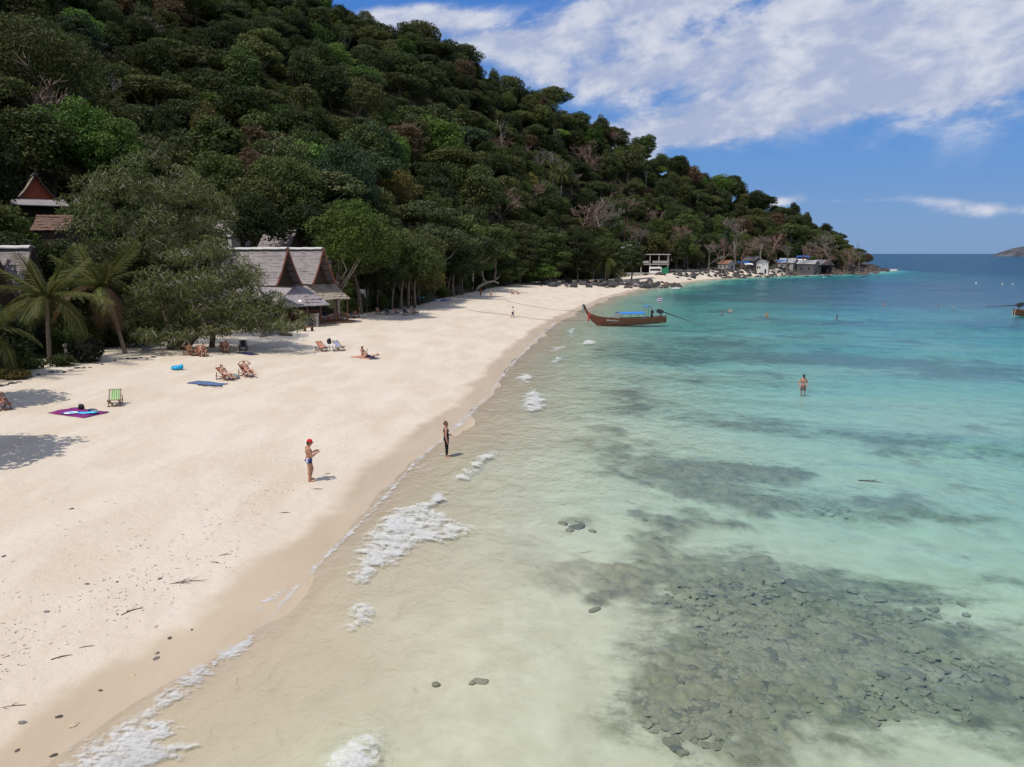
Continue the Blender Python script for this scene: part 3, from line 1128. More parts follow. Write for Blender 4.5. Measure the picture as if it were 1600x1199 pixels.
def frond_mesh(name, L, seed, sag=0.9, mat=None, nl=30, wd=0.62):
    """one palm frond growing along +x and up, drooping; leaflets hang from the midrib"""
    rng = np.random.default_rng(seed)
    pts = []
    for k in range(12):
        q = k / 11
        pts.append(np.array([L * (q - 0.13 * sag * q * q), 0, L * (0.42 * q - 0.62 * sag * q * q)]))
    V, Fc, ti = [], [], []
    for k in range(11):                           # midrib
        a, b = pts[k], pts[k + 1]
        wa, wb = 0.055 * (1 - k / 12), 0.055 * (1 - (k + 1) / 12)
        o = len(V)
        V += [a + [0, -wa, 0], a + [0, wa, 0], b + [0, wb, 0], b + [0, -wb, 0]]
        V += [a + [0, 0, -wa], a + [0, 0, wa], b + [0, 0, wb], b + [0, 0, -wb]]
        Fc += [[o, o + 1, o + 2, o + 3], [o + 4, o + 5, o + 6, o + 7]]
        ti += [1.0] * 8
    for k in range(nl):
        q = 0.14 + 0.86 * k / (nl - 1)
        x = q * 11
        i = min(int(x), 10)
        p = pts[i] + (pts[i + 1] - pts[i]) * (x - i)
        d = pts[i + 1] - pts[i]
        d /= np.linalg.norm(d)
        ll = wd * L * 0.36 * (math.sin(math.pi * min(1, 0.18 + 0.78 * q)) ** 0.7) + 0.05 * L
        for sg in (-1, 1):
            side = np.array([0, sg, 0])
            lz = rng.uniform(0.35, 0.85)
            e1 = p + (side * 0.72 + d * 0.55) * ll * 0.5 + np.array([0, 0, 0.02 * L - 0.12 * ll * lz])
            e2 = p + (side * 0.95 + d * 0.95) * ll * 0.78 * rng.uniform(0.85, 1.1) + np.array([0, 0, -0.62 * ll * lz])
            hw = d * (0.030 * L) * 0.26
            o = len(V)
            V += [p - hw * 0.5, p + hw * 0.5, e1 + hw, e1 - hw, e1 - hw, e1 + hw, e2 + hw * 0.2, e2 - hw * 0.2]
            Fc += [[o, o + 1, o + 2, o + 3], [o + 4, o + 5, o + 6, o + 7]]
            ti += [float(np.clip(rng.beta(2, 2), 0, 1))] * 8
    me = mesh_np(name, np.array(V), np.array(Fc), [mat or MAT['leaf']], False)
    add_attr(me, 'tint', ti)
    return me


FRONDS = [frond_mesh('frond', 1.0, 100 + k, sg) for k, sg in enumerate((0.25, 0.6, 1.0, 1.35))]


def palm(loc, h, fl, n, seed, lean=(0.1, 0.0), label='', group=None, col='palm', r=0.17, dry=0):
    rng = np.random.default_rng(seed)
    root = empty('palm_tree', loc, rng.uniform(0, 6.28) * 0)
    tag(root, label, 'palm', group)
    m = MB()
    pts, rad = [], []
    for k in range(15):
        q = k / 14
        pts.append((lean[0] * h * q ** 1.5, lean[1] * h * q ** 1.5, -0.5 + (h + 0.5) * q))
        rad.append(r * (1.5 - 1.1 * min(q * 3.2, 0.42) - 0.25 * q) * (1.06 if k % 2 else 0.97))
    m.tube(pts, rad, 9)
    m.build('trunk', MAT['palm_bark'], root, True)
    topp = Vector(pts[-1])
    for k in range(n):
        q = k / n
        el_ = math.radians(62 - 88 * q + rng.normal(0, 7))
        a = k * 2.39996 + rng.normal(0, 0.2)
        fi = min(3, int(q * 4))
        o = link('frond', FRONDS[fi], root, topp + Vector((math.cos(a), math.sin(a), 0)) * 0.12, (0, 0, 0))
        o.rotation_euler = (rng.normal(0, 0.25), -(el_ - 0.35), a)
        sc = fl * rng.uniform(0.82, 1.08)
        o.scale = (sc, sc, sc)
        c = np.array(LC[col]) * rng.uniform(0.8, 1.25)
        if k >= n - dry:
            c = np.array((0.15, 0.10, 0.055))
        o.color = (*c, 1)
    for k in range(5):
        a = k * 1.26
        mbb = MB()
        mbb.ell(topp + Vector((math.cos(a) * 0.2, math.sin(a) * 0.2, -0.22)), 0.13, None, 7, 5)
        if k == 0:
            nut = mbb
        else:
            nut.add(mbb.v, mbb.f)
    nut.build('coconut_cluster', MAT['brown_wood'], root, True)
    return root


# ------- tree patterns for the forest: (kind name, crown mesh, trunk mesh, colours)
PAT = {}


def pattern(key, lumps, n_leaf, L, Wd, seed, h, r, **kw):
    crown = crown_mesh('crown', lumps, n_leaf, L, Wd, seed, **kw)
    tr = trunk_mb(h, r, lumps, seed).mesh('trunk', MAT['bark_pale' if seed % 3 == 0 else 'bark'], True)
    PAT[key] = (crown, tr)


for k in range(5):
    pattern('round%d' % k, lumpy(3.9, 3.4 + 0.25 * k, 5.9, 24 + 2 * k, 20 + k, 0.85), 6200, 0.36, 0.24, 20 + k, 6.2, 0.19)
for k in range(3):
    pattern('flat%d' % k, lumpy(4.6, 2.1, 7.0, 26, 40 + k, 0.42, (0.22, 0.36)), 5200, 0.37, 0.24, 40 + k, 7.2, 0.18, jitter=0.45)
for k in range(3):
    pattern('loose%d' % k, lumpy(3.6, 3.6, 6.2, 34, 60 + k, 0.7, (0.15, 0.27)), 4600, 0.32, 0.16, 60 + k, 7.0, 0.17, jitter=0.9, skip=0.3)
for k in range(3):
    pattern('tall%d' % k, lumpy(2.9, 4.6, 7.6, 26, 80 + k, 0.9, (0.26, 0.42)), 5400, 0.34, 0.22, 80 + k, 8.5, 0.17)
TW = []
for k in range(5):
    mat = plain('twig', TWIG_PINK if k % 2 == 0 else TWIG_GREY, 0.9, 0.05, 0.25, 0.6)
    TW.append(twig_tree('branches', 9.5, 1.35, 300 + k, mat, 1.15))

# ------- near trees, one by one ---------------------------------------------------------------
NEAR = []                                          # (px, r, half width) zones kept free of forest trees


def near_tree(name, label, px, py_top, base, width_px, kind, col, seed, cat='tree', group=None, dens=1.0, L=0.36, pale=False, flat=0.85, clumps=30, shape=None, trunk_h=0.5, lean=0.06, **kw):
    """a tree whose foot stands at `base` (a pixel on the ground or (px, distance)) and whose top shows at py_top"""
    if isinstance(base[1], float):
        p = at_range(base[0], 500, base[1])
        z = ground(p.x, p.y)
        p = Vector((p.x, p.y, z))
    else:
        p = hit(*base)
    r = math.hypot(p.x, p.y)
    topz = at_range(px, py_top, r).z
    H = max(topz - p.z, 2.0)
    Rw = width_px * r / F / 2
    off = at_range(px, 400, r) - p
    root = empty(name, p)
    tag(root, label, cat, group)
    cz = H * kw.pop('cz', 0.60)
    Hh = H - cz
    lumps = lumpy(Rw * 0.98, Hh, cz, clumps, seed, flat, kw.pop('lr', (0.24, 0.40)))
    if shape:
        lumps = lumps + shape(Rw, Hh, cz)
    lumps = [(a + off.x, b + off.y, c, d, e, f_) for a, b, c, d, e, f_ in lumps]
    area = 12.6 * (Rw * Rw * 0.4 + Rw * Hh * 0.6)
    n = int(dens * area * 2.5 / (L * L * 0.66))
    n = min(max(n, 1500), 16000)
    cr = link('crown', crown_mesh('crown', lumps, n, L, L * kw.pop('lw', 0.62), seed, **kw), root)
    cr.color = (*LC[col], 1)
    tm = trunk_mb(cz * 1.05, max(0.12, H * 0.02), lumps, seed, 8, lean)
    tm.build('trunk', MAT['bark_pale' if pale else 'bark'], root, True)
    NEAR.append((p.x + off.x * 0.5, p.y + off.y * 0.5, Rw * 0.75))
    return root


# big feathery tree over the beach: built clump by clump, each where it hangs
def feather_tree():
    base = hit(272, 546)
    r0 = math.hypot(base.x, base.y)
    root = empty('feathery_tree', base)
    tag(root, 'huge grey-green feathery tree spreading low over the sunbathers on the sand', 'tree')
    rng = np.random.default_rng(77)
    L1 = []
    spec = []
    # upper dome, behind
    for k in range(40):
        a, b = rng.uniform(0, 6.28), math.sqrt(rng.random())
        spec.append((232 + 128 * b * math.cos(a), 345 + 76 * b * math.sin(a), rng.uniform(2, 10), rng.uniform(1.1, 2.0)))
    for k in range(12):
        q = k / 11
        spec.append((110 + 245 * q, 345 - 88 * math.sin(math.pi * min(1, 0.12 + q * 0.84)) ** 0.9 + rng.normal(0, 6), rng.uniform(3, 8), rng.uniform(0.9, 1.5)))
    # lower mass in front
    for k in range(84):
        a, b = rng.uniform(0, 6.28), math.sqrt(rng.random())
        spec.append((330 + 108 * b * math.cos(a), 448 + 62 * b * math.sin(a), rng.uniform(-3.5, 4), rng.uniform(0.9, 1.8)))
    # skirt over the sand
    for k in range(48):
        q = k / 47
        spec.append((212 + 268 * q, 524 - 24 * q * q + rng.normal(0, 4) + 5 * math.sin(q * 9), rng.uniform(-4.5, 0.5), rng.uniform(0.6, 1.1)))
    for k in range(10):
        spec.append((rng.uniform(400, 470), rng.uniform(455, 500), rng.uniform(-2, 2), rng.uniform(0.6, 1.1)))
    for (px, py, dr, rad) in spec:
        if py > 352 and py < 480 and px > 352 + max(0, py - 392) * 1.15:
            continue
        p = at_range(px, py, r0 + dr) - base
        L1.append((p.x, p.y, max(p.z, 0.9), rad * 0.98, rad * 0.98, rad * 0.6))
    me = crown_mesh('crown', L1, 33000, 0.50, 0.085, 78, jitter=0.75, droop=0.7, fill=0.3, skip=0.30)
    cr = link('crown', me, root)
    cr.color = (*LC['greygreen'], 1)
    m = MB()
    for k, (px, py, dr) in enumerate([(272, 500, 1.0), (330, 480, 0.5), (240, 440, 3.0), (390, 470, 0.0)]):
        e = at_range(px, py, r0 + dr) - base
        st = Vector((0.25 * k - 0.4, 0.3 * (k % 2), -0.5))
        m.tube([st, st.lerp(e, 0.4) + Vector((0, 0, 0.9)), e], [0.32, 0.22, 0.08], 7)
    e = hit(330, 543) - base
    m.tube([e + Vector((0, 0, -0.3)), e + Vector((0.3, 0, 1.4)), e + Vector((-1.2, 0.3, 3.4)), e + Vector((-2.0, 0.3, 5))], [0.28, 0.24, 0.17, 0.07], 7)
    m.build('trunk', MAT['bark'], root, True)
    tw = MB()
    for lp in L1:
        c = Vector(lp[:3])
        for k in range(5):
            d = Vector(rng.normal(0, 1, 3))
            d.z = abs(d.z) * 0.35 - 0.1
            d.normalize()
            a = c + d * lp[3] * 0.35
            b = c + d * lp[3] * rng.uniform(0.95, 1.25)
            mid = a.lerp(b, 0.5) + Vector((0, 0, 0.18 * lp[3]))
            tw.tube([a, mid, b - Vector((0, 0, 0.15))], [0.028, 0.022, 0.010], 3, False)
    tag(tw.build('twigs', MAT['bark_pale'], root), kind='stuff')
    NEAR.append((base.x, base.y + 5, 9))
    return root


feather_tree()
near_tree('broadleaf_tree', 'bright green broadleaf tree with a leaning grey trunk beside the thatched restaurant', 552, 312, (527, 497), 136, 'round', 'bright', 501, L=0.34, pale=True, clumps=34, cz=0.64, dens=1.1)
near_tree('broadleaf_tree', 'round yellowish-green tree at the sand edge left of the blue kayak', 640, 372, (628, 479), 100, 'round', 'mid', 502, L=0.34, clumps=30, cz=0.58)
near_tree('broadleaf_tree', 'small bushy tree with yellow-tipped leaves above the blue kayak', 662, 418, (650, 474), 66, 'round', 'yellow', 503, L=0.32, clumps=22, cz=0.6, dens=0.7)
near_tree('broadleaf_tree', 'small round green tree by the crooked driftwood branch', 714, 396, (717, 461), 54, 'round', 'mid', 504, L=0.34, clumps=20, cz=0.58)
near_tree('broadleaf_tree', 'dark broad tree shading the loungers right of the restaurant', 588, 398, (590, 486), 84, 'round', 'deep', 505, L=0.34, clumps=26, cz=0.6)
near_tree('broadleaf_tree', 'twin-domed bright green tree standing out of the dark wood above the red-gabled house', 132, 152, (132, 146.0), 112, 'round', 'bright', 506, L=0.42, clumps=30, cz=0.62)
near_tree('broadleaf_tree', 'glossy green tree touching the twin-domed tree above the red-gabled house', 196, 174, (196, 143.0), 84, 'round', 'bright', 507, L=0.42, clumps=26, cz=0.6)
near_tree('broadleaf_tree', 'very dark tall tree at the picture edge above the red-gabled house', -8, 160, (-8, 112.0), 84, 'round', 'deep', 508, L=0.40, clumps=30, cz=0.55)
near_tree('broadleaf_tree', 'dark spreading tree whose crown fills the upper corner of the hillside', 70, 30, (70, 165.0), 190, 'round', 'olive', 509, L=0.5, clumps=36, cz=0.66, flat=0.5)
near_tree('broadleaf_tree', 'leafy tree with big light green leaves in front of the red-gabled house', 26, 322, (24, 100.0), 78, 'round', 'bright', 510, L=0.46, clumps=22, cz=0.62, dens=0.6)
near_tree('broadleaf_tree', 'dark glossy round tree behind the ridge of the restaurant roof', 540, 222, (540, 150.0), 112, 'round', 'blue', 511, L=0.42, clumps=34, cz=0.58)
near_tree('broadleaf_tree', 'dark green tree directly behind the feathery tree', 352, 232, (352, 140.0), 90, 'round', 'mid', 512, L=0.42, clumps=26, cz=0.58)
near_tree('broadleaf_tree', 'wide green tree rising behind the left end of the restaurant roof', 452, 240, (450, 138.0), 110, 'round', 'mid', 513, L=0.42, clumps=30, cz=0.58)
near_tree('broadleaf_tree', 'deep green tree between the restaurant roof and the feathery tree', 400, 300, (400, 122.0), 96, 'round', 'deep', 514, L=0.38, clumps=26, cz=0.6)
near_tree('broadleaf_tree', 'low dark tree overhanging the garden behind the coconut palms', 134, 402, (134, 78.0), 96, 'round', 'deep', 515, L=0.36, clumps=24, cz=0.55)
near_tree('broadleaf_tree', 'dark leafy tree between the brown-roofed hut and the coconut palms', 96, 366, (98, 90.0), 84, 'round', 'dark', 519, L=0.34, clumps=24, cz=0.55)
near_tree('broadleaf_tree', 'dark shady tree at the picture edge behind the left coconut palm', 4, 492, (0, 64.0), 64, 'round', 'deep', 516, L=0.34, clumps=20, cz=0.5)
near_tree('broadleaf_tree', 'yellow-leaved tree half hidden above the beach trees', 622, 258, (622, 175.0), 70, 'round', 'yellow', 517, L=0.42, clumps=22, cz=0.6, dens=0.75)
for k, (x, y, cz_, rw2, lab) in enumerate([(-26.4, 31.3, 7.0, 3.8, 'leafy tree just beyond the left edge whose shadow falls across the bare sand'), (-32.6, 43.0, 5.2, 3.6, 'second leafy tree beyond the left edge shading the sand by the garden')]):
    z = ground(x, y)
    root = empty('broadleaf_tree', (x, y, z))
    tag(root, lab, 'tree')
    lm = lumpy(rw2, 1.7, cz_, 26, 700 + k, 0.6, (0.2, 0.34))
    cr = link('crown', crown_mesh('crown', lm, 3400, 0.42, 0.26, 700 + k, skip=0.3), root)
    cr.color = (*LC['mid'], 1)
    trunk_mb(cz_, 0.2, lm, 700 + k, 9).build('trunk', MAT['bark'], root, True)
hedge = [(768, 372, 207.0, 74, 'mid'), (812, 358, 215.0, 82, 'dark'), (858, 350, 226.0, 80, 'mid'), (902, 356, 236.0, 84, 'deep'), (948, 362, 250.0, 80, 'mid'), (985, 372, 262.0, 60, 'dark'), (745, 402, 192.0, 56, 'bright'), (790, 405, 203.0, 74, 'mid'), (842, 408, 218.0, 70, 'bright')]
for k, (px, pt, rr, wp, col) in enumerate(hedge):
    near_tree('sea_hibiscus', '%s sea hibiscus tree %s' % (['wide layered', 'tall dark layered', 'wide mid-green layered', 'very dark spreading', 'wide green spreading', 'dark', 'low bright', 'low wide', 'low bright-leaved'][k], ['left of the beach boulders behind the crooked trunk', 'behind the low green bushes in mid beach', 'above the inland end of the rocky spit', 'behind the pale boulders of the spit', 'behind the lone palm on the spit', 'just left of the unfinished building', 'beside the crooked pale trunk', 'behind the far sitters on the sand', 'in front of the darker ones near the boulders'][k]), px, pt, (px, rr), wp, 'flat', col, 530 + k, group='spreading trees along the back of the beach', L=0.55, clumps=28, cz=0.5, flat=0.42, lr=(0.2, 0.34), jitter=0.45)

palm(hit(78, 566), 5.0, 4.7, 17, 1, (0.03, 0.02), 'coconut palm with bright fronds nearest the left edge of the beach', 'coconut palms in the garden')
palm(hit(196, 553), 5.6, 4.6, 17, 2, (-0.32, 0.05), 'leaning coconut palm with dry pale fronds beside the feathery tree', 'coconut palms in the garden', dry=5)
palm(Vector((*at_range(-12, 500, 63)[:2], 1.4)), 3.2, 3.6, 14, 3, (-0.1, 0), 'low coconut palm half out of the picture in the garden', 'coconut palms in the garden')
p = at_range(946, 430, 246)
palm(Vector((p.x, p.y, ground(p.x, p.y))), 7.0, 6.2, 20, 4, (0.02, 0), 'lone coconut palm behind the dark boulders past the longtail boat')
for k, (px, py, rr) in enumerate([(862, 268, 300), (876, 272, 305), (140, 290, 150), (318, 172, 205)]):
    p = at_range(px, py, rr)
    gz = ground(p.x, p.y)
    palm(Vector((p.x, p.y, gz)), max(p.z - gz, 6), 4.6, 13, 10 + k, (0.05, 0.03), 'slender palm standing above the trees of the hillside', 'palms on the hillside')

# leafless trees and others that stand out on the slope: pixel of the crown, distance
BARE = [(660, 235, 250, 0.9), (640, 185, 275, 1.0), (742, 262, 262, 1.0), (765, 240, 280, 1.0), (735, 190, 300, 0.9), (830, 285, 285, 0.9), (858, 240, 315, 1.0), (815, 215, 310, 0.9), (895, 265, 320, 1.0), (955, 272, 345, 1.0), (985, 300, 330, 0.9), (940, 332, 300, 1.0), (1020, 318, 345, 1.0), (1062, 318, 372, 0.9), (680, 290, 225, 0.8), (600, 215, 248, 1.0), (1110, 335, 392, 0.9), (912, 215, 350, 0.9), (215, 95, 225, 1.1), (285, 110, 235, 1.2), (308, 65, 250, 1.0), (225, 30, 245, 1.1), (440, 85, 270, 1.1), (470, 150, 262, 1.0), (500, 60, 290, 1.0), (405, 45, 275, 1.1), (135, 60, 220, 1.1), (590, 165, 270, 1.0), (545, 110, 285, 0.9), (690, 130, 310, 0.9), (340, 165, 215, 1.0), (845, 225, 315, 0.9), (620, 250, 215, 0.9), (1000, 348, 308, 1.15), (978, 330, 310, 1.00), (1058, 345, 327, 1.00), (1078, 360, 333, 1.10), (1040, 372, 321, 0.80), (1108, 378, 335, 1.00), (1132, 362, 351, 1.10), (1160, 372, 360, 1.00), (1187, 365, 369, 1.10), (1205, 358, 375, 1.20),
        (1232, 378, 376, 0.95), (1256, 372, 392, 1.10), (1280, 382, 392, 0.90), (1300, 355, 407, 1.00), (1325, 380, 407, 0.80), (1345, 388, 413, 0.80), (702, 222, 265, 1.10), (790, 205, 285, 1.30), (574, 200, 240, 1.00), (430, 130, 255, 1.20), (382, 190, 225, 1.20),
        (928, 238, 350, 1.10), (905, 305, 285, 0.90), (935, 300, 300, 0.90), (785, 278, 240, 0.80), (255, 70, 235, 1.20), (335, 40, 260, 1.10), (520, 120, 275, 1.00), (640, 150, 290, 0.90), (60, 95, 150, 1.00), (1150, 320, 357, 0.90), (880, 345, 262, 0.70), (953, 205, 392, 0.80)]
for k, (px, py, rr, sc) in enumerate(BARE):
    p = at_range(px, py, rr)
    gz = ground(p.x, p.y)
    H = max(p.z - gz + 3.5 * sc, 6.5)
    pink = k % 2 == 0
    root = empty('leafless_tree', (p.x, p.y, gz), random.uniform(0, 6.28))
    wh_ = ['above the feathery tree', 'above the restaurant', 'above the blue kayak', 'above the longtail boat', 'behind the unfinished building', 'behind the rusty-roofed shack', 'behind the black-roofed shack', 'behind the far row of shacks', 'on the tip of the headland'][int(np.searchsorted([400, 560, 760, 960, 1085, 1150, 1215, 1312], px))]
    hi_ = 'high on the slope ' if py < 215 else ('in mid slope ' if py < 312 else 'low on the slope ')
    tag(root, ('pinkish leafless twiggy tree ' if pink else 'grey leafless tree ') + hi_ + wh_, 'tree', 'leafless trees ' + hi_ + wh_)
    s_ = H / 10.8
    br = link('branches', TW[k % 5], root, scale=(s_ * 1.1, s_ * 1.1, s_))
    NEAR.append((p.x, p.y, 2.6))

EMERGENT = [(122, 62, 200, 'dark'), (287, 150, 205, 'olive'), (785, 182, 300, 'moss'), (385, 128, 235, 'dark'), (618, 208, 235, 'olive'), (290, 230, 165, 'mid'), (540, 85, 285, 'moss'), (742, 150, 320, 'olive'), (870, 196, 345, 'dark'), (1010, 262, 380, 'moss'), (1228, 330, 440, 'dark'), (176, 110, 190, 'mid'), (470, 205, 215, 'moss'), (330, 90, 240, 'dark'), (1090, 300, 400, 'olive')]
for k, (px, py, rr, col) in enumerate(EMERGENT):
    p = at_range(px, py, rr)
    gz = ground(p.x, p.y)
    H = max(p.z - gz, 9.5)
    root = empty('emergent_tree', (p.x, p.y, gz), k * 1.3)
    tag(root, 'tall pale-trunked tree with a thin %s crown %s' % (dict(dark='dark green', olive='olive', moss='mossy green', mid='mid-green')[col], ['near the upper left corner', 'above the big bright green tree', 'over the leafless trees in mid slope', 'in the upper left of the slope', 'above the leaning-trunk tree', 'just above the feathery tree', 'below the skyline left of the clouds', 'under the skyline in mid hill', 'below the skyline above the longtail boat', 'on the skyline above the unfinished building', 'on the skyline above the shacks', 'right of the corner tree', 'above the restaurant', 'left of the skyline trees', 'on the skyline before the headland'][k]), 'tree', 'tall trees above the forest')
    lm = lumpy(3.0, 1.7, H - 0.4, 16, 1200 + k, 0.5, (0.2, 0.34))
    cr = link('crown', crown_mesh('crown', lm, 1500, 0.42, 0.26, 1200 + k, skip=0.32), root)
    cr.color = (*LC[col], 1)
    trunk_mb(H - 0.8, 0.24, lm, 1200 + k, 9, 0.03, 0.62).build('trunk', MAT['bark_pale'], root, True)
    NEAR.append((p.x, p.y, 1.0))

# ------- the forest ---------------------------------------------------------------------------
KEEP_CLEAR = []                                     # the buildings' footprints
for px_, rr_, q_ in [(505, 104, 9), (450, 104, 11), (430, 90, 9), (475, 93, 8), (395, 95, 8), (400, 112, 8), (40, 82, 6), (8, 78, 6), (64, 136, 5), (80, 118, 4), (84, 100, 4.5), (308, 152, 4.5), (440, 128, 4.5), (362, 132, 4), (1008, 297, 12), (1136, 352, 7), (1176, 372, 8), (1192, 364, 5),
                     (1232, 392, 7), (1252, 400, 6), (1263, 390, 7), (1284, 400, 8), (1254, 412, 5)]:
    q = at_range(px_, 400, rr_)
    KEEP_CLEAR.append((q.x, q.y, q_))


SIGHT = [(22, 118, 141, 324), (335, 545, 103, 505), (-20, 62, 80, 485), (66, 124, 98, 374), (292, 330, 150, 328), (425, 462, 126, 384), (970, 1062, 292, 424)]    # gaps through which the houses show


def plant_forest():
    rng = np.random.default_rng(99)
    pts = []
    cell = {}
    tries = 0

    def ok(x, y, d):
        cx_, cy_ = int(x // 11), int(y // 11)
        for i in range(cx_ - 1, cx_ + 2):
            for j_ in range(cy_ - 1, cy_ + 2):
                for (a, b, dd) in cell.get((i, j_), ()):
                    if (a - x) ** 2 + (b - y) ** 2 < (0.5 * (d + dd)) ** 2:
                        return False
        return True
    N = 52000
    pxs = rng.uniform(-260, 1392, N)
    us = rng.random(N)
    for i in range(N):
        d = ray(pxs[i], 396)
        a = math.atan2(d[0], d[1])
        r0 = np.interp(a, toe_az, toe_r) + 3
        r1 = np.interp(a, rid_az, rid_r) + 22
        if r1 <= r0:
            continue
        r = math.sqrt(r0 * r0 + us[i] * (r1 * r1 - r0 * r0))
        x, y = r * math.sin(a), r * math.cos(a)
        sp = (rng.uniform(3.6, 7.6) if r > 240 else rng.uniform(4.6, 9.6)) if rng.random() < 0.8 else rng.uniform(7, 11)
        if pxs[i] > 1250:
            sp *= 0.7
        if any((x - nx) ** 2 + (y - ny) ** 2 < (nr_ + 1.2) ** 2 for nx, ny, nr_ in NEAR):
            continue
        if any((x - nx) ** 2 + (y - ny) ** 2 < nr_ ** 2 for nx, ny, nr_ in KEEP_CLEAR):
            continue
        if any(a0 - 1.0 * sp * F / r < pxs[i] < a1 + 1.0 * sp * F / r and r < rm and project((x, y, ground(x, y) + 1.75 * sp + 1.5))[1] < ym for a0, a1, rm, ym in SIGHT):
            continue
        if not ok(x, y, sp):
            continue
        cell.setdefault((int(x // 11), int(y // 11)), []).append((x, y, sp))
        pts.append((x, y, sp, pxs[i], r))
    P = np.array(pts)
    sd = shore_dist(P[:, 0], P[:, 1])
    P = P[sd > np.where(P[:, 3] > 1290, 6, 12)]
    P = np.column_stack([P, height(P[:, 0], P[:, 1])])
    # rough look at which ones show largest: paint discs from far to near
    idb = np.full((300, 400), -1)
    order = np.argsort(-P[:, 4])
    yy, xx = np.mgrid[0:300, 0:400]
    for i in order:
        x, y, sp, px, r, z = P[i]
        u, v, dep = project((x, y, z + 6.2))
        u, v, q = u / 4, v / 4, F * sp * 0.75 / dep / 4
        x0, x1, y0, y1 = int(max(u - q, 0)), int(min(u + q + 1, 400)), int(max(v - q, 0)), int(min(v + q + 1, 300))
        if x1 <= x0 or y1 <= y0:
            continue
        sub = (xx[y0:y1, x0:x1] - u) ** 2 + (yy[y0:y1, x0:x1] - v) ** 2 < q * q
        idb[y0:y1, x0:x1][sub] = i
    cnt = np.bincount(idb[idb >= 0].ravel(), minlength=len(P))
    return P, cnt

FOREST, SEEN = plant_forest()
frng = np.random.default_rng(123)
cols = ['dark', 'deep', 'mid', 'olive', 'moss', 'blue', 'bright', 'rust', 'yellow']
prob = np.array([0.20, 0.12, 0.23, 0.15, 0.14, 0.04, 0.06, 0.03, 0.03])
words = dict(dark='dark green', deep='very dark green', mid='mid-green', olive='olive green', moss='dull mossy green', blue='bluish dark green', bright='fresh bright green', rust='rusty brown', yellow='yellowish')
zones = [(0.22, 'at the hill foot'), (0.45, 'low on the slope'), (0.75, 'high on the slope'), (9, 'on the skyline')]
spots = [(110, 'above the red-gabled house'), (260, 'above the coconut palms'), (400, 'above the feathery tree'), (520, 'above the restaurant'), (640, 'above the leaning-trunk tree'), (740, 'above the blue kayak'), (850, 'above the crooked driftwood'),
         (960, 'above the longtail boat'), (1060, 'above the unfinished building'), (1150, 'above the rusty-roofed shack'), (1230, 'above the black-roofed shack'), (1300, 'above the far row of shacks'), (9999, 'at the tip of the headland')]
shapes = [('round', 5, 'round-crowned'), ('flat', 3, 'flat-topped'), ('loose', 3, 'loose-crowned'), ('tall', 3, 'tall-crowned')]
order = np.argsort(-SEEN)
single = set(order[:290].tolist())
spec = []
for i in range(len(FOREST)):
    x, y, sp, px, r, z = FOREST[i]
    a = math.atan2(x, y)
    u = (r - np.interp(a, toe_az, toe_r)) / (np.interp(a, rid_az, rid_r) - np.interp(a, toe_az, toe_r))
    big = fbm(np.array([x / 30]), np.array([y / 30]), 71, 2)[0]
    pr = prob.copy()
    if px > 1050:
        pr = np.array([0.2, 0.12, 0.16, 0.2, 0.14, 0.03, 0.05, 0.07, 0.03])
    if big > 0.55:
        pr[[0, 1]] *= 1.45
    elif big < 0.42:
        pr[[3, 4, 2]] *= 1.7
    c = cols[frng.choice(9, p=pr / pr.sum())]
    sh = frng.choice(4, p=[0.46, 0.2, 0.17, 0.17])
    kk = frng.integers(shapes[sh][1])
    s_ = (sp / 5.0) * frng.uniform(0.92, 1.2) * (1.0 if r > 150 else 1.02)
    if px > 1250:
        s_ *= 0.92
    spec.append((i, c, sh, kk, s_, u, frng.uniform(0, 6.28)))
for (i, c, sh, kk, s_, u, rz) in spec:
    if i not in single:
        continue
    x, y, sp, px, r, z = FOREST[i]
    zone = next(t for q, t in zones if u < q)
    spot = next(t for q, t in spots if px < q)
    root = empty('broadleaf_tree', (x, y, z), rz)
    hz = min(1.0, 1.25 / s_) if s_ > 1 else 1.0
    ax_ = 0.8 + 0.45 * ((i * 29) % 13) / 12
    root.scale = (s_ * ax_, s_ * (2 - ax_) * 0.98, s_ * (0.85 + 0.25 * ((i * 37) % 10) / 10) * (0.45 + 0.55 * hz))
    tag(root, '%s %s tree %s %s' % (words[c], shapes[sh][2], zone, spot), 'tree', '%s %s trees %s %s' % (words[c], shapes[sh][2], zone, spot))
    crm, trm = PAT['%s%d' % (shapes[sh][0], kk)]
    cr = link('crown', crm, root)
    v = (0.72 + 0.72 * ((i * 53) % 17) / 17) * (0.86 if px < 520 else 1.0)
    cr.color = (*(np.array(LC[c]) * v), 1)
    link('trunk', trm, root)

# the rest of the wood: one mass, instanced on points
src = bpy.data.collections.new('forest_source')
fmat = {c: foliage('leaf_' + c, col=LC[c]) for c in ['dark', 'deep', 'mid', 'olive', 'moss', 'rust', 'bright']}
for ci, c in enumerate(['dark', 'deep', 'mid', 'olive', 'moss', 'rust', 'bright']):
    for sh in range(4):
        crm, trm = PAT['%s%d' % (shapes[sh][0], (ci + sh) % shapes[sh][1])]
        nm = 'source_%02d' % (ci * 4 + sh)
        cm = crm.copy()
        cm.materials[0] = fmat[c]
        o = bpy.data.objects.new(nm, cm)
        src.objects.link(o)
rest = [q for q in spec if q[0] not in single]
V = [(FOREST[q[0]][0], FOREST[q[0]][1], FOREST[q[0]][5]) for q in rest]
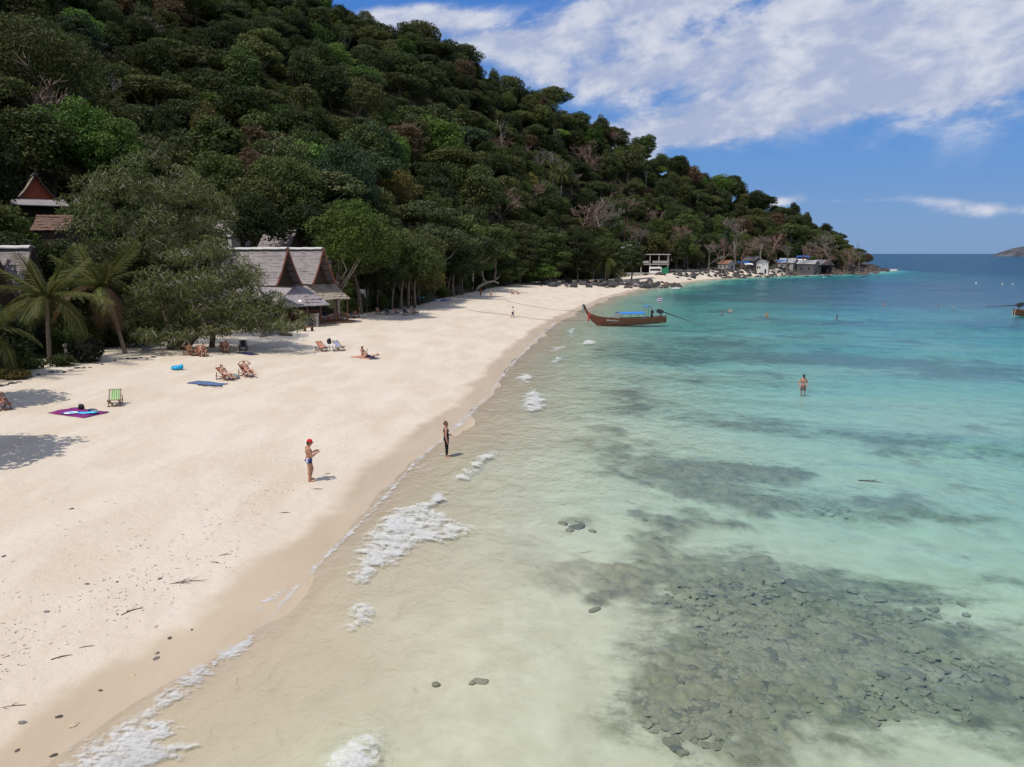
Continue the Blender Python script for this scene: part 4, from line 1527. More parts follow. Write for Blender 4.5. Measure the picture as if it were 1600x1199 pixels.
# undergrowth along the foot of the trees
ug = []
while len(ug) < 420:
    px_ = frng.uniform(-60, 1365)
    d = ray(px_, 396)
    a = math.atan2(d[0], d[1])
    r = np.interp(a, toe_az, toe_r) + (frng.uniform(5, 40) if px_ < 900 else frng.uniform(2, 60))
    x, y = r * math.sin(a), r * math.cos(a)
    if any((x - nx) ** 2 + (y - ny) ** 2 < nr_ ** 2 for nx, ny, nr_ in KEEP_CLEAR):
        continue
    if shore_dist(np.array([x]), np.array([y]))[0] < 13:
        continue
    ug.append((x, y))
while len(ug) < 490:                                # round the houses in the garden
    d = ray(frng.uniform(-40, 135), 396)
    r = frng.uniform(74, 132)
    x, y = r * d[0] / math.hypot(d[0], d[1]), r * d[1] / math.hypot(d[0], d[1])
    if not any((x - nx) ** 2 + (y - ny) ** 2 < (nr_ * 0.8) ** 2 for nx, ny, nr_ in KEEP_CLEAR):
        ug.append((x, y))
while len(ug) < 790:                                # and along the ridge
    d = ray(frng.uniform(480, 1372), 396)
    a = math.atan2(d[0], d[1])
    r = np.interp(a, rid_az, rid_r) + frng.uniform(-12, 8)
    if shore_dist(np.array([r * math.sin(a)]), np.array([r * math.cos(a)]))[0] > 10:
        ug.append((r * math.sin(a), r * math.cos(a)))
UG = np.array(ug)
nv0 = len(V)
for (x, y), z in zip(ug, height(UG[:, 0], UG[:, 1])):
    s_ = frng.uniform(0.22, 0.46) if len(V) - nv0 < 490 else frng.uniform(0.55, 0.85)
    V.append((x, y, z - 3.4 * s_))
    rest.append((0, ['dark', 'deep', 'mid', 'moss'][frng.integers(4)], 0, 0, s_, 0, frng.uniform(0, 6.28)))
me = bpy.data.meshes.new('forest')
me.from_pydata(V, [], [])
rest_ok = len(rest) == len(V)
cmap = dict(dark=0, deep=1, mid=2, olive=3, moss=4, rust=5, bright=6, blue=1, yellow=3)
a1 = me.attributes.new('pick', 'INT', 'POINT')
a1.data.foreach_set('value', np.array([cmap[q[1]] * 4 + q[2] for q in rest], np.int32))
add_attr(me, 'size', [q[4] for q in rest])
add_attr(me, 'turn', [q[6] for q in rest])
fo = link('forest', me)
tag(fo, 'dense mass of jungle trees covering the rest of the hill', None, None, 'stuff')
ng = bpy.data.node_groups.new('forest', 'GeometryNodeTree')
ng.interface.new_socket('Geometry', in_out='INPUT', socket_type='NodeSocketGeometry')
ng.interface.new_socket('Geometry', in_out='OUTPUT', socket_type='NodeSocketGeometry')
gi, go = ng.nodes.new('NodeGroupInput'), ng.nodes.new('NodeGroupOutput')
iop = ng.nodes.new('GeometryNodeInstanceOnPoints')
ci = ng.nodes.new('GeometryNodeCollectionInfo')
ci.inputs['Collection'].default_value = src
ci.inputs['Separate Children'].default_value = True
ci.inputs['Reset Children'].default_value = True


def gattr(name, typ):
    nd = ng.nodes.new('GeometryNodeInputNamedAttribute')
    nd.data_type = typ
    nd.inputs['Name'].default_value = name
    return nd.outputs[0]


iop.inputs['Pick Instance'].default_value = True
ng.links.new(gi.outputs[0], iop.inputs['Points'])
ng.links.new(ci.outputs[0], iop.inputs['Instance'])
ng.links.new(gattr('pick', 'INT'), iop.inputs['Instance Index'])
cxyz = ng.nodes.new('ShaderNodeCombineXYZ')
ng.links.new(gattr('turn', 'FLOAT'), cxyz.inputs[2])
ng.links.new(cxyz.outputs[0], iop.inputs['Rotation'])
ng.links.new(gattr('size', 'FLOAT'), iop.inputs['Scale'])
ng.links.new(iop.outputs[0], go.inputs[0])
mod = fo.modifiers.new('forest', 'NODES')
mod.node_group = ng

# ================================================================== BUILDINGS
def thatch_mat(name, c1, c2, sc=1.0):
    m, t, out = new_mat(name)
    p = t.new('ShaderNodeBsdfPrincipled')
    tcn = t.new('ShaderNodeTexCoord')
    v = t.scale(tcn.outputs['Object'], (6 * sc, 6 * sc, 1.6 * sc))
    n = t.noise(v, 1.5, 6, 0.7)
    v2 = t.noise(tcn.outputs['Object'], 0.6, 4, 0.6)
    c = t.mix(t.smooth(n, 0.3, 0.7), c1, c2)
    c = t.mix(t.m('MULTIPLY', t.smooth(v2, 0.45, 0.75), 0.5), c, tuple(x * 0.62 for x in c1))
    t.l.new(c, p.inputs['Base Color'])
    p.inputs['Roughness'].default_value = 0.95
    p.inputs['Specular IOR Level'].default_value = 0.08
    b = t.new('ShaderNodeBump')
    b.inputs['Strength'].default_value = 0.9
    b.inputs['Distance'].default_value = 0.08
    t.l.new(n, b.inputs['Height'])
    t.l.new(b.outputs[0], p.inputs['Normal'])
    t.l.new(p.outputs[0], out.inputs[0])
    return m


MAT['thatch'] = thatch_mat('thatch', (0.235, 0.205, 0.205), (0.36, 0.325, 0.325))
MAT['thatch_warm'] = thatch_mat('thatch_warm', (0.24, 0.195, 0.15), (0.40, 0.345, 0.28))
MAT['ridge_pale'] = thatch_mat('ridge_pale', (0.46, 0.44, 0.43), (0.62, 0.60, 0.58))
MAT['brown_roof'] = thatch_mat('brown_roof', (0.14, 0.085, 0.065), (0.20, 0.125, 0.10))
MAT['red_roof'] = thatch_mat('red_roof', (0.22, 0.07, 0.055), (0.30, 0.11, 0.085))
MAT['barge'] = plain('barge', (0.23, 0.085, 0.048), 0.6, 0.3, 0.2)
MAT['red_wall'] = plain('red_wall', (0.27, 0.065, 0.035), 0.7, 0.2, 0.2, 3.0)
MAT['plank_wall'] = plain('plank_wall', (0.06, 0.042, 0.03), 0.75, 0.2, 0.3, 3.0)
MAT['render_wall'] = plain('render_wall', (0.40, 0.39, 0.36), 0.85, 0.1, 0.15, 1.0)
MAT['stone'] = plain('stone', (0.27, 0.24, 0.21), 0.9, 0.1, 0.35, 2.0, bump=0.6, bscale=6)
MAT['blue_tarp'] = plain('blue_tarp', (0.03, 0.15, 0.55), 0.5, 0.4, 0.15, 2.0)
MAT['green_tarp'] = plain('green_tarp', (0.02, 0.16, 0.075), 0.55, 0.3, 0.2, 2.0)
MAT['tin'] = plain('tin', (0.30, 0.30, 0.31), 0.55, 0.4, 0.2, 1.5, metal=0.0)
MAT['tin_dark'] = plain('tin_dark', (0.10, 0.10, 0.105), 0.6, 0.3, 0.25, 1.5)
MAT['tin_rust'] = plain('tin_rust', (0.28, 0.13, 0.085), 0.7, 0.2, 0.3, 1.2)
MAT['white_roof'] = plain('white_roof', (0.74, 0.76, 0.78), 0.5, 0.3, 0.08, 1.0)


def gable_roof(parent, x0, y0, zt, L, hw, H, mat, barge=None, wall=None, wall_in=1.1, courses=13, curve=1.3, finial=0.0, ridge=None, seed=0, bw=0.22):
    """ridge along -x from (x0,y0,zt); the gable faces +x"""
    rng = np.random.default_rng(seed)

    def prof(u):
        return y0 + hw * u, zt - H * (1 - (1 - u) ** curve)
    root = link('roof', bpy.data.meshes.new('roof'), parent) if False else None
    roofs = []
    nx = 16
    for sg in (-1, 1):
        m = MB()
        for k in range(courses):
            u0 = max(0, k / courses - 0.02)
            u1 = min(1.0, (k + 1) / courses + 0.03)
            g = []
            for u, lift in ((u0, 0.0), (u1, 0.075)):
                row = []
                for i in range(nx + 1):
                    q = i / nx
                    yy, zz = prof(u)
                    jag = rng.normal(0, 0.025) if u == u1 else 0
                    row.append((x0 - L * q, y0 + sg * (yy - y0 + jag * 0.6), zz + lift + jag + 0.03 * math.sin(q * 9 + k)))
                g.append(row)
            if sg < 0:
                g = g[::-1]
            m.slab(g, (0, 0, -0.07))
        roofs.append(m)
    m = roofs[0]
    m.add(roofs[1].v, roofs[1].f)
    ro = m.build('roof', mat, parent)
    rc = MB()
    g = [[(x0 + 0.05 - (L + 0.05) * i / nx, y0 + s_, zt + 0.10 - abs(s_) * 0.75 + 0.02 * math.sin(i * 2.1)) for i in range(nx + 1)] for s_ in (-0.32, -0.1, 0.1, 0.32)]
    rc.slab(g, (0, 0, 0.09))
    rc.build('ridge_cap', MAT['ridge_pale'] if ridge is None else ridge, ro)
    if barge:
        for sg in (-1, 1):
            b = MB()
            pts = []
            for k in range(9):
                yy, zz = prof(k / 8)
                pts.append((yy - y0, zz))
            g0 = [[(x0 + 0.06, y0 + sg * a, c + 0.10) for a, c in pts], [(x0 + 0.06, y0 + sg * (a - 0.02), c - bw) for a, c in pts]]
            b.slab(g0, (0.09, 0, 0))
            if finial and sg > 0:
                b.tube([(x0 + 0.1, y0, zt - 0.1), (x0 + 0.14, y0, zt + finial * 0.5), (x0 + 0.32, y0, zt + finial)], [0.11, 0.09, 0.02], 5)
                b.tube([(x0 - L + 0.1, y0, zt - 0.1), (x0 - L - 0.05, y0, zt + finial * 0.5), (x0 - L - 0.25, y0, zt + finial)], [0.11, 0.09, 0.02], 5)
            b.build('bargeboard', barge, ro)
    if wall:
        wmb = MB()
        pts = [(x0 - wall_in, y0 + sg * (prof(k / 6)[0] - y0) * 0.97, prof(k / 6)[1] - 0.12) for sg, rg in ((-1, range(6, -1, -1)), (1, range(1, 7))) for k in rg]
        wmb.prism(pts, (-0.08, 0, 0))
        wmb.build('gable_wall', wall, parent)
        for k in range(1, 6):                      # rafters showing under the overhang
            for sg in (-1, 1):
                yy, zz = prof(k / 6)
                rf = MB()
                rf.beam((x0 + 0.02, y0 + sg * (yy - y0), zz - 0.16), (x0 - wall_in, y0 + sg * (yy - y0), zz - 0.16), 0.07, 0.09)
                rf.build('rafter', MAT['brown_wood'], parent)
    return ro


def frame_at(name, px, r, rdir, label, cat, z=None):
    p = at_range(px, 400, r)
    gz = ground(p.x, p.y) if z is None else z
    root = empty(name, (p.x, p.y, gz), math.atan2(rdir[1], rdir[0]))
    tag(root, label, cat)
    return root, gz


RD = (0.80, -0.60)
# --- restaurant with two thatched gables
rest, gz = frame_at('beach_restaurant', 505, 100.0, RD, 'open beach restaurant under two steep thatched gables with red bargeboards', 'restaurant')
RZ = gz
zt = 10.42 - gz
gable_roof(rest, 0, 0, zt, 14, 1.95, 4.35, MAT['thatch'], MAT['barge'], MAT['plank_wall'], 1.3, seed=1)
gable_roof(rest, 0, -5.27, zt - 0.02, 15, 1.95, 4.35, MAT['thatch'], MAT['barge'], MAT['plank_wall'], 1.3, seed=2)
gable_roof(rest, -3.4, 4.6, zt - 1.0, 10, 1.95, 4.0, MAT['thatch'], None, MAT['plank_wall'], 1.0, seed=3)
srng = np.random.default_rng(8)


def lean_to(y0, y1, xo, ztop, zlow, mat, seed):
    rng = np.random.default_rng(seed)
    m = MB()
    n, cs = 14, 6
    for k in range(cs):
        u0, u1 = max(0, k / cs - 0.03), (k + 1) / cs
        g = []
        for u, lift in ((u0, 0), (u1, 0.05)):
            row = []
            for i in range(n + 1):
                q = i / n
                jag = rng.normal(0, 0.05) if u == u1 else 0
                row.append((-1.2 + (xo + 1.2) * u + jag, y0 + (y1 - y0) * q, ztop + 0.3 + (zlow - ztop - 0.3) * u ** 0.85 + lift + jag * 0.4 + 0.04 * math.sin(7 * q + k)))
            g.append(row)
        m.slab(g[::-1], (0, 0, -0.08))
    return m


lean_to(-1.9, 2.7, 1.7, 4.4, 2.95, MAT['thatch_warm'], 4).build('porch_roof', MAT['thatch_warm'], rest)
lean_to(-8.6, -1.75, 3.1, 4.3, 2.45, MAT['thatch_warm'], 5).build('porch_roof', MAT['thatch'], rest)
sd_ = MB()
sd_.slab([[(-13, -7.2, 4.5), (3.0, -7.2, 4.5)], [(-13, -10.0, 2.7), (3.3, -10.0, 2.55)]], (0, 0, 0.12))
sd_.build('side_roof', MAT['thatch'], rest)
for (x, y) in [(1.3, 2.4), (1.4, 0.4), (1.5, -2.0), (2.5, -4.8), (2.6, -8.2), (-1.2, 2.9), (-1.2, -2.6), (-1.2, -8.4), (-6, 3), (-6, -2.6), (-6, -8.6)]:
    pm = MB()
    pm.tube([(x, y, -0.4), (x + 0.03, y, 1.6), (x, y, 3.2 if x > 0 else 4.6)], [0.11, 0.10, 0.09], 7)
    pm.build('post', MAT['brown_wood'], rest, True)
fl_ = MB()
fl_.box((-5.0, -3.4, 0.02), (13.6, 13.0, 0.34))
fl_.build('terrace_floor', MAT['brown_wood'], rest)
bw_ = MB()
bw_.box((-7.2, -2.6, 1.9), (0.15, 12.6, 3.6))
bw_.build('back_wall', MAT['plank_wall'], rest)
cnt_ = MB()
cnt_.box((-4.6, 0.2, 0.7), (0.7, 4.6, 1.05))
cnt_.box((-4.6, 0.2, 1.26), (0.95, 4.9, 0.07))
cnt_.build('bar_counter', MAT['red_wood'], rest)

# --- low stone wall with pale coping along the terrace
wl = empty('stone_wall', hit(470, 517))
tag(wl, 'low stone terrace wall with white coping stones below the restaurant', 'wall')
wbase = wl.location.copy()
wp = [hit(a, b) for a, b in [(408, 527), (432, 522), (455, 517), (478, 511), (500, 505), (518, 500), (530, 497)]]
nst = 0
for i in range(len(wp) - 1):
    a, b = wp[i], wp[i + 1]
    d = (b - a)
    L = d.length
    nseg = max(2, int(L / 0.75))
    for row in range(2):
        for k in range(nseg):
            q0, q1 = (k + 0.03 + 0.5 * (row % 2)) / nseg, (k + 0.97 + 0.5 * (row % 2)) / nseg
            q1 = min(q1, 1.0)
            if q1 - q0 < 0.05:
                continue
            p, q = a.lerp(b, q0), a.lerp(b, q1)
            m = MB()
            zz = 0.16 + 0.30 * row
            m.beam(p - wbase + Vector((0, 0, zz)), q - wbase + Vector((0, 0, zz + random.uniform(-.02, .02))), 0.36 + random.uniform(-.04, .05), 0.28)
            m.build('stone', MAT['stone'], wl)
    for k in range(max(1, nseg // 2)):
        n2 = max(1, nseg // 2)
        p, q = a.lerp(b, (k + 0.01) / n2), a.lerp(b, (k + 0.99) / n2)
        m = MB()
        m.beam(p - wbase + Vector((0, 0, 0.66)), q - wbase + Vector((0, 0, 0.66)), 0.46, 0.12)
        m.build('coping_stone', MAT['render_wall'], wl)
for (a, b) in [(494, 511), (526, 499)]:
    p = hit(a, b)
    m = MB()
    m.box((0, 0, 0.7), (0.6, 0.6, 1.5))
    m.box((0, 0, 1.5), (0.72, 0.72, 0.12))
    o = m.build('gate_post', MAT['stone'], None, loc=p)
    tag(o, 'squat stone gate post %s' % ('in the middle of the terrace wall' if a < 500 else 'at the far end of the terrace wall'), 'post', 'stone posts of the terrace wall')

# --- globe lamps
gm_, t, out = new_mat('opal_globe')
p = t.new('ShaderNodeBsdfPrincipled')
p.inputs['Base Color'].default_value = (0.82, 0.82, 0.8, 1)
p.inputs['Roughness'].default_value = 0.25
t.l.new(p.outputs[0], out.inputs[0])
for (px, py, base, lab) in [(469, 472, (470, 512), 'white globe lamp beside the left porch corner of the restaurant'), (493, 473, (493, 507), 'white globe lamp above the stone gate post of the terrace'), (529, 464, (528, 496), 'white globe lamp under the leaning grey tree trunk')]:
    b = hit(*base)
    r = math.hypot(b.x, b.y)
    tp = at_range(px, py, r)
    root = empty('globe_lamp', b)
    tag(root, lab, 'lamp', 'globe lamps along the restaurant terrace')
    h = tp.z - b.z
    m = MB()
    m.tube([(0, 0, -0.2), (tp.x - b.x, tp.y - b.y, h - 0.2)], 0.035, 6)
    m.build('pole', MAT['dark_wood'], root)
    m = MB()
    m.ell((tp.x - b.x, tp.y - b.y, h), 0.27, None, 14, 10)
    m.build('globe', gm_, root, True)

# --- tables and chairs on the terrace
def cafe_chair():
    root = empty('cafe_chair')
    m = MB()
    m.box((0, 0, 0.46), (0.44, 0.44, 0.05))
    m.build('seat', MAT['red_wood'], root)
    for x in (-0.19, 0.19):
        for y in (-0.19, 0.19):
            l = MB()
            l.beam((x, y, 0), (x, y, 0.44 if y > 0 else 0.95), 0.045, 0.045, (0, 1, 0))
            l.build('leg', MAT['red_wood'], root)
    b = MB()
    for k in range(3):
        b.box((0, -0.2, 0.62 + 0.13 * k), (0.36, 0.03, 0.07))
    b.build('backrest', MAT['red_wood'], root)
    return root


def cafe_table():
    root = empty('cafe_table')
    m = MB()
    m.box((0, 0, 0.74), (0.9, 0.9, 0.05))
    m.build('table_top', MAT['red_wood'], root)
    for x in (-0.38, 0.38):
        for y in (-0.38, 0.38):
            l = MB()
            l.beam((x, y, 0), (x, y, 0.715), 0.06, 0.06, (0, 1, 0))
            l.build('leg', MAT['red_wood'], root)
    return root


M_rest = Matrix.Translation(Vector((rest.location))) @ Matrix.Rotation(math.atan2(RD[1], RD[0]), 4, 'Z')
protoT, protoC = cafe_table(), cafe_chair()
first = True
tb = [(0.6, -0.6, 'behind the gate post'), (1.2, -3.6, 'by the left porch corner'), (-2.0, -4.0, 'deep under the porch'), (0.4, 2.2, 'under the right porch end')]
for k, (x, y, wh) in enumerate(tb):
    T = protoT if k == 0 else copy_tree(protoT)
    p = M_rest @ Vector((x, y, 0.19))
    T.location = p
    T.rotation_euler.z = 0.3 * k
    tag(T, 'red wooden dining table %s of the restaurant' % wh, 'table', 'dining tables on the restaurant terrace')
    for q, (dx, dy, rz, side) in enumerate([(0.0, -0.75, 0, 'on the sea side of'), (0.75, 0.1, math.pi / 2, 'to the right of'), (-0.75, 0, -math.pi / 2, 'to the left of')]):
        C = protoC if (k == 0 and q == 0) else copy_tree(protoC)
        C.location = M_rest @ Vector((x + dx, y + dy, 0.19))
        C.rotation_euler.z = rz + math.atan2(RD[1], RD[0])
        tag(C, 'red wooden dining chair %s the table %s' % (side, wh), 'chair', 'dining chairs on the restaurant terrace')

# --- thatched house at the left edge
h2, g2 = frame_at('thatched_house', 50, 78.0, (0.95, -0.31), 'grey thatched house behind the left coconut palm', 'house')
gable_roof(h2, 0, 0, 10.35 - g2, 12, 2.1, 5.0, MAT['thatch'], MAT['dark_wood'], MAT['plank_wall'], 0.8, seed=11)
m = MB()
m.box((-6, 0, 1.9), (10.5, 3.4, 3.9))
m.build('wall', MAT['plank_wall'], h2)
h3, g3 = frame_at('thatched_house', -16, 72.0, RD, 'thatched house mostly out of the picture with a dark raised gable board', 'house')
gable_roof(h3, 0, 0, 11.0 - g3, 10, 2.1, 5.0, MAT['thatch'], MAT['dark_wood'], MAT['plank_wall'], 0.8, seed=12, finial=0.8)
m = MB()
m.box((-5.5, 0, 2.2), (9, 3.4, 4.3))
m.build('wall', MAT['plank_wall'], h3)

# --- red-gabled house on the slope
d4 = (0.60, -0.80)
h4, g4 = frame_at('gabled_house', 68, 133.0, d4, 'old teak house with a red gable and curved pointed roof on the slope', 'house')
zt4 = at_range(68, 272, 133).z - g4
gable_roof(h4, 0, 0, zt4, 6.5, 2.9, 3.7, MAT['thatch_warm'], MAT['dark_wood'], MAT['red_wall'], 0.5, curve=1.5, finial=1.15, seed=13, ridge=MAT['thatch_warm'])
m = MB()
m.slab([[(-0.4, -3.2, zt4 - 3.6), (-0.4, 3.2, zt4 - 3.6)], [(2.3, -3.6, zt4 - 4.6), (2.3, 3.6, zt4 - 4.6)]][::-1], (0, 0, 0.12))
m.build('porch_roof', MAT['thatch'], h4)
m = MB()
m.box((-3.2, 0, (zt4 - 3.7) / 2 - 1), (5.6, 5.0, zt4 - 3.7 + 2))
m.build('wall', MAT['plank_wall'], h4)


def hut(name, px, pyr, r, rdir, L, hw, H, roofm, wallm, label, cat='house', wall_h=None, seed=0, open_front=False):
    root, gz_ = frame_at(name, px, r, rdir, label, cat)
    zt_ = at_range(px, pyr, r).z - gz_
    gable_roof(root, L / 2, 0, zt_, L, hw, H, roofm, MAT['grey'] if 'tin' in roofm.name else MAT['dark_wood'], wallm, 0.25, courses=5, curve=1.02, ridge=roofm, seed=seed, bw=0.14)
    wh = max(zt_ - H, 0.8)
    for (bx, by, sx, sy, nm) in [(0, -hw * 0.86, L * 0.9, 0.12, 'wall'), (0, hw * 0.86, L * 0.9, 0.12, 'wall'), (-L * 0.43, 0, 0.12, hw * 1.6, 'wall')] + ([] if open_front else [(L * 0.43, 0, 0.12, hw * 1.6, 'wall')]):
        m_ = MB()
        m_.box((bx, by, wh / 2 - 0.6), (sx, sy, wh + 1.2))
        m_.build('wall', wallm, root)
    m_ = MB()
    m_.box((L * 0.43 + 0.10, hw * 0.2, 0.95), (0.06, 0.9, 1.9))
    m_.build('door', MAT['dark_wood'], root)
    for sg in (-1, 1):
        wn = MB()
        wn.box((L * 0.1 * sg * 2, -hw * 0.86 - 0.08, wh * 0.55), (0.9, 0.06, 0.9))
        wn.build('window', MAT['black'], root)
    return root


hut('roofed_hut', 92, 338, 100.0, (0.98, 0.2), 3.6, 2.4, 1.6, MAT['brown_roof'], MAT['plank_wall'], 'hut with a plain brown roof below the red-gabled house', seed=20)
hut('roofed_hut', 308, 309, 152.0, (0.7, -0.7), 6, 2.8, 1.8, MAT['red_roof'], MAT['plank_wall'], 'hut with a dull red roof peeping over the feathery tree', seed=21)
hut('roofed_hut', 440, 361, 128.0, (0.85, -0.5), 7, 2.2, 3.4, MAT['thatch'], MAT['plank_wall'], 'grey thatched hut half hidden in trees behind the restaurant roof', seed=22)
hut('roofed_hut', 362, 346, 132.0, (0.85, -0.5), 5, 2.0, 2.4, MAT['thatch'], MAT['render_wall'], 'pale-walled hut between the feathery tree and the restaurant roof', seed=23)

# --- unfinished two-storey building beyond the boulders
ub = empty('unfinished_building', (0, 0, 0))
p = at_range(1008, 420, 297)
ub.location = (p.x, p.y, ground(p.x, p.y))
ub.rotation_euler.z = R(-8)
tag(ub, 'unfinished two-storey concrete building with a white roof beyond the boulders', 'building')
uz = ub.location.z


def upart(name, c, s, mat):
    m_ = MB()
    m_.box(c, s)
    return m_.build(name, mat, ub)


upart('floor_slab', (0, 0, 0.2), (17, 8, 1.4), MAT['concrete'])
upart('floor_slab', (0, 0, 3.9), (17, 8, 0.35), MAT['concrete'])
upart('roof_slab', (2.6, 0, 7.5), (12.5, 8.4, 0.3), MAT['render_wall'])
for k in range(6):
    for y in (-3.7, 3.5):
        upart('column', (-8 + 3.2 * k, y, 2.3), (0.35, 0.35, 3.0), MAT['concrete'])
        upart('column', (-8 + 3.2 * k, y, 5.72), (0.32, 0.32, 3.3), MAT['concrete'])
upart('back_wall', (0, 3.1, 2.3), (16.4, 0.2, 2.9), MAT['plank_wall'])
upart('back_wall', (0, 3.1, 5.7), (16.4, 0.2, 3.1), MAT['plank_wall'])
upart('balcony_rail', (-3.5, -3.95, 4.75), (9.4, 0.1, 0.9), MAT['concrete'])
upart('balcony_rail', (5.2, -3.95, 4.75), (5.4, 0.1, 0.9), MAT['concrete'])
upart('white_panel', (3.6, -3.95, 1.9), (4.4, 0.12, 2.2), MAT['white'])
upart('window', (3.6, -4.05, 2.0), (3.8, 0.06, 0.7), MAT['black'])
upart('end_wall', (8.35, -1.6, 5.7), (0.25, 3.6, 3.0), MAT['render_wall'])
m = MB()
m.slab([[(-9.5, -4.6, 7.7), (-2.9, -4.6, 7.7)], [(-9.0, 1.5, 11.0), (-4.6, 1.5, 11.0)]], (0, 0, 0.12))
m.build('pitched_roof', MAT['white_roof'], ub)
p = at_range(1040, 415, 290)
m = MB()
m.slab([[(-1.2, 0, 0), (1.2, 0.1, 0)], [(-1.3, 0.3, 2.0), (1.1, 0.5, 2.3)]], (0, 0.06, 0))
o = m.build('tarpaulin', MAT['green_tarp'], None, loc=(p.x, p.y, ground(p.x, p.y)))
tag(o, 'dark green tarpaulin hung at the right corner of the unfinished building', 'tarpaulin')

# --- shacks on the far shore
SH = [(1136, 405, 352.0, (0.5, -0.86), 6, 3.0, 1.9, 'tin_rust', 'grey', 'shack with a rusty red roof furthest left on the far shore', False),
      (1176, 399.5, 372.0, (0.3, -0.95), 9, 3.6, 2.4, 'tin_dark', 'tin_dark', 'shack with a black roof next to the blue and white tarpaulins', False),
      (1192, 405, 364.0, (0.3, -0.95), 4, 2.4, 1.2, 'tin', 'white', 'small pale lean shack right of the black-roofed shack', False),
      (1232, 402, 392.0, (0.75, -0.66), 8, 4.0, 2.6, 'tin', 'grey', 'grey-roofed shack with the highest gable in the far row', False),
      (1252, 403.5, 400.0, (0.4, -0.9), 7, 3.2, 1.8, 'white_roof', 'grey', 'shack with white roof sheets in the middle of the far row', False),
      (1263, 405, 390.0, (0.7, -0.7), 9, 3.4, 2.2, 'tin', 'tin_dark', 'wide grey shack with a sagging tin roof in the far row', False),
      (1284, 404.5, 400.0, (0.35, -0.93), 8, 4.6, 2.9, 'tin', 'tin_dark', 'open-fronted grey shack furthest right in the far row', True)]
for k, (px, pyr, rr, rd, L, hw, H, rm, wm2, lab, op) in enumerate(SH):
    hut('shack', px, pyr + 2.0, rr, rd, L, hw * 0.85, H * 0.78, MAT[rm], MAT[wm2], lab, 'shack', seed=30 + k, open_front=op)
for (px, py, rr, wd, dp, mat, lab) in [(1162, 410, 362, 5, 3, 'blue_tarp', 'blue tarpaulin awning beside the black-roofed shack'), (1170, 413, 360, 3.6, 2.5, 'white', 'white tarpaulin awning beside the black-roofed shack'),
                                       (1254, 401, 412, 7, 4, 'blue_tarp', 'bright blue tarpaulin stretched behind the grey shacks'), (1222, 408, 386, 5, 3, 'blue_tarp', 'blue tarpaulin awning at the left end of the far shacks')]:
    p = at_range(px, py, rr)
    gz_ = ground(p.x, p.y)
    root = empty('tarpaulin_awning', (p.x, p.y, gz_))
    tag(root, lab, 'awning')
    h = max(p.z - gz_, 1.8)
    m = MB()
    m.slab([[(-wd / 2, -dp / 2, h - 0.3), (0, -dp / 2, h - 0.15), (wd / 2, -dp / 2, h - 0.3)], [(-wd / 2, dp / 2, h + 0.3), (0, dp / 2, h + 0.4), (wd / 2, dp / 2, h + 0.3)]], (0, 0, 0.05))
    m.build('sheet', MAT[mat], root)
    for x in (-1, 1):
        for y in (-1, 1):
            q = MB()
            q.tube([(x * wd * 0.48, y * dp * 0.48, -0.3), (x * wd * 0.48, y * dp * 0.48, h + y * 0.26)], 0.06, 5)
            q.build('pole', MAT['brown_wood'], root)

# ================================================================== ROCKS
def rock_mesh(name, seed, sub=2, mat=None, flat=0.75):
    bm = bmesh.new()
    bmesh.ops.create_icosphere(bm, subdivisions=sub, radius=1.0)
    rng = np.random.default_rng(seed)
    cuts = [Vector(rng.normal(0, 1, 3)).normalized() for _ in range(9)]
    dist = rng.uniform(0.62, 0.95, 9)
    off = rng.uniform(0, 50, 2)
    for v in bm.verts:
        p = v.co.copy()
        for c, dd in zip(cuts, dist):
            q = p.dot(c)
            if q > dd:
                p -= c * (q - dd) * 0.9
        n = fbm(np.array([p.x * 1.7 + off[0] + p.z]), np.array([p.y * 1.7 + off[1] - p.z * 0.7]), seed, 3)[0]
        p *= 0.85 + 0.3 * n
        p.z *= flat
        v.co = p
    me = bpy.data.meshes.new(name)
    bm.to_mesh(me)
    bm.free()
    me.materials.append(mat)
    return me


def rock_material(name, c1, c2, c3=None):
    m, t, out = new_mat(name)
    p = t.new('ShaderNodeBsdfPrincipled')
    tcn = t.new('ShaderNodeNewGeometry').outputs['Position']
    oi = t.new('ShaderNodeObjectInfo')
    n = t.noise(tcn, 1.3, 6, 0.65)
    c = t.mix(t.smooth(n, 0.3, 0.7), c1, c2)
    c = t.mix(t.m('MULTIPLY', oi.outputs['Random'], 0.5), c, c3 or c2)
    c = t.mix(t.m('MULTIPLY', t.smooth(t.noise(tcn, 7, 4, 0.7), 0.5, 0.8), 0.35), c, tuple(x * 0.4 for x in c1))
    t.l.new(c, p.inputs['Base Color'])
    p.inputs['Roughness'].default_value = 0.85
    p.inputs['Specular IOR Level'].default_value = 0.25
    b = t.new('ShaderNodeBump')
    b.inputs['Strength'].default_value = 0.7
    b.inputs['Distance'].default_value = 0.12
    t.l.new(t.noise(tcn, 4.0, 5, 0.7), b.inputs['Height'])
    t.l.new(b.outputs[0], p.inputs['Normal'])
    t.l.new(p.outputs[0], out.inputs[0])
    return m


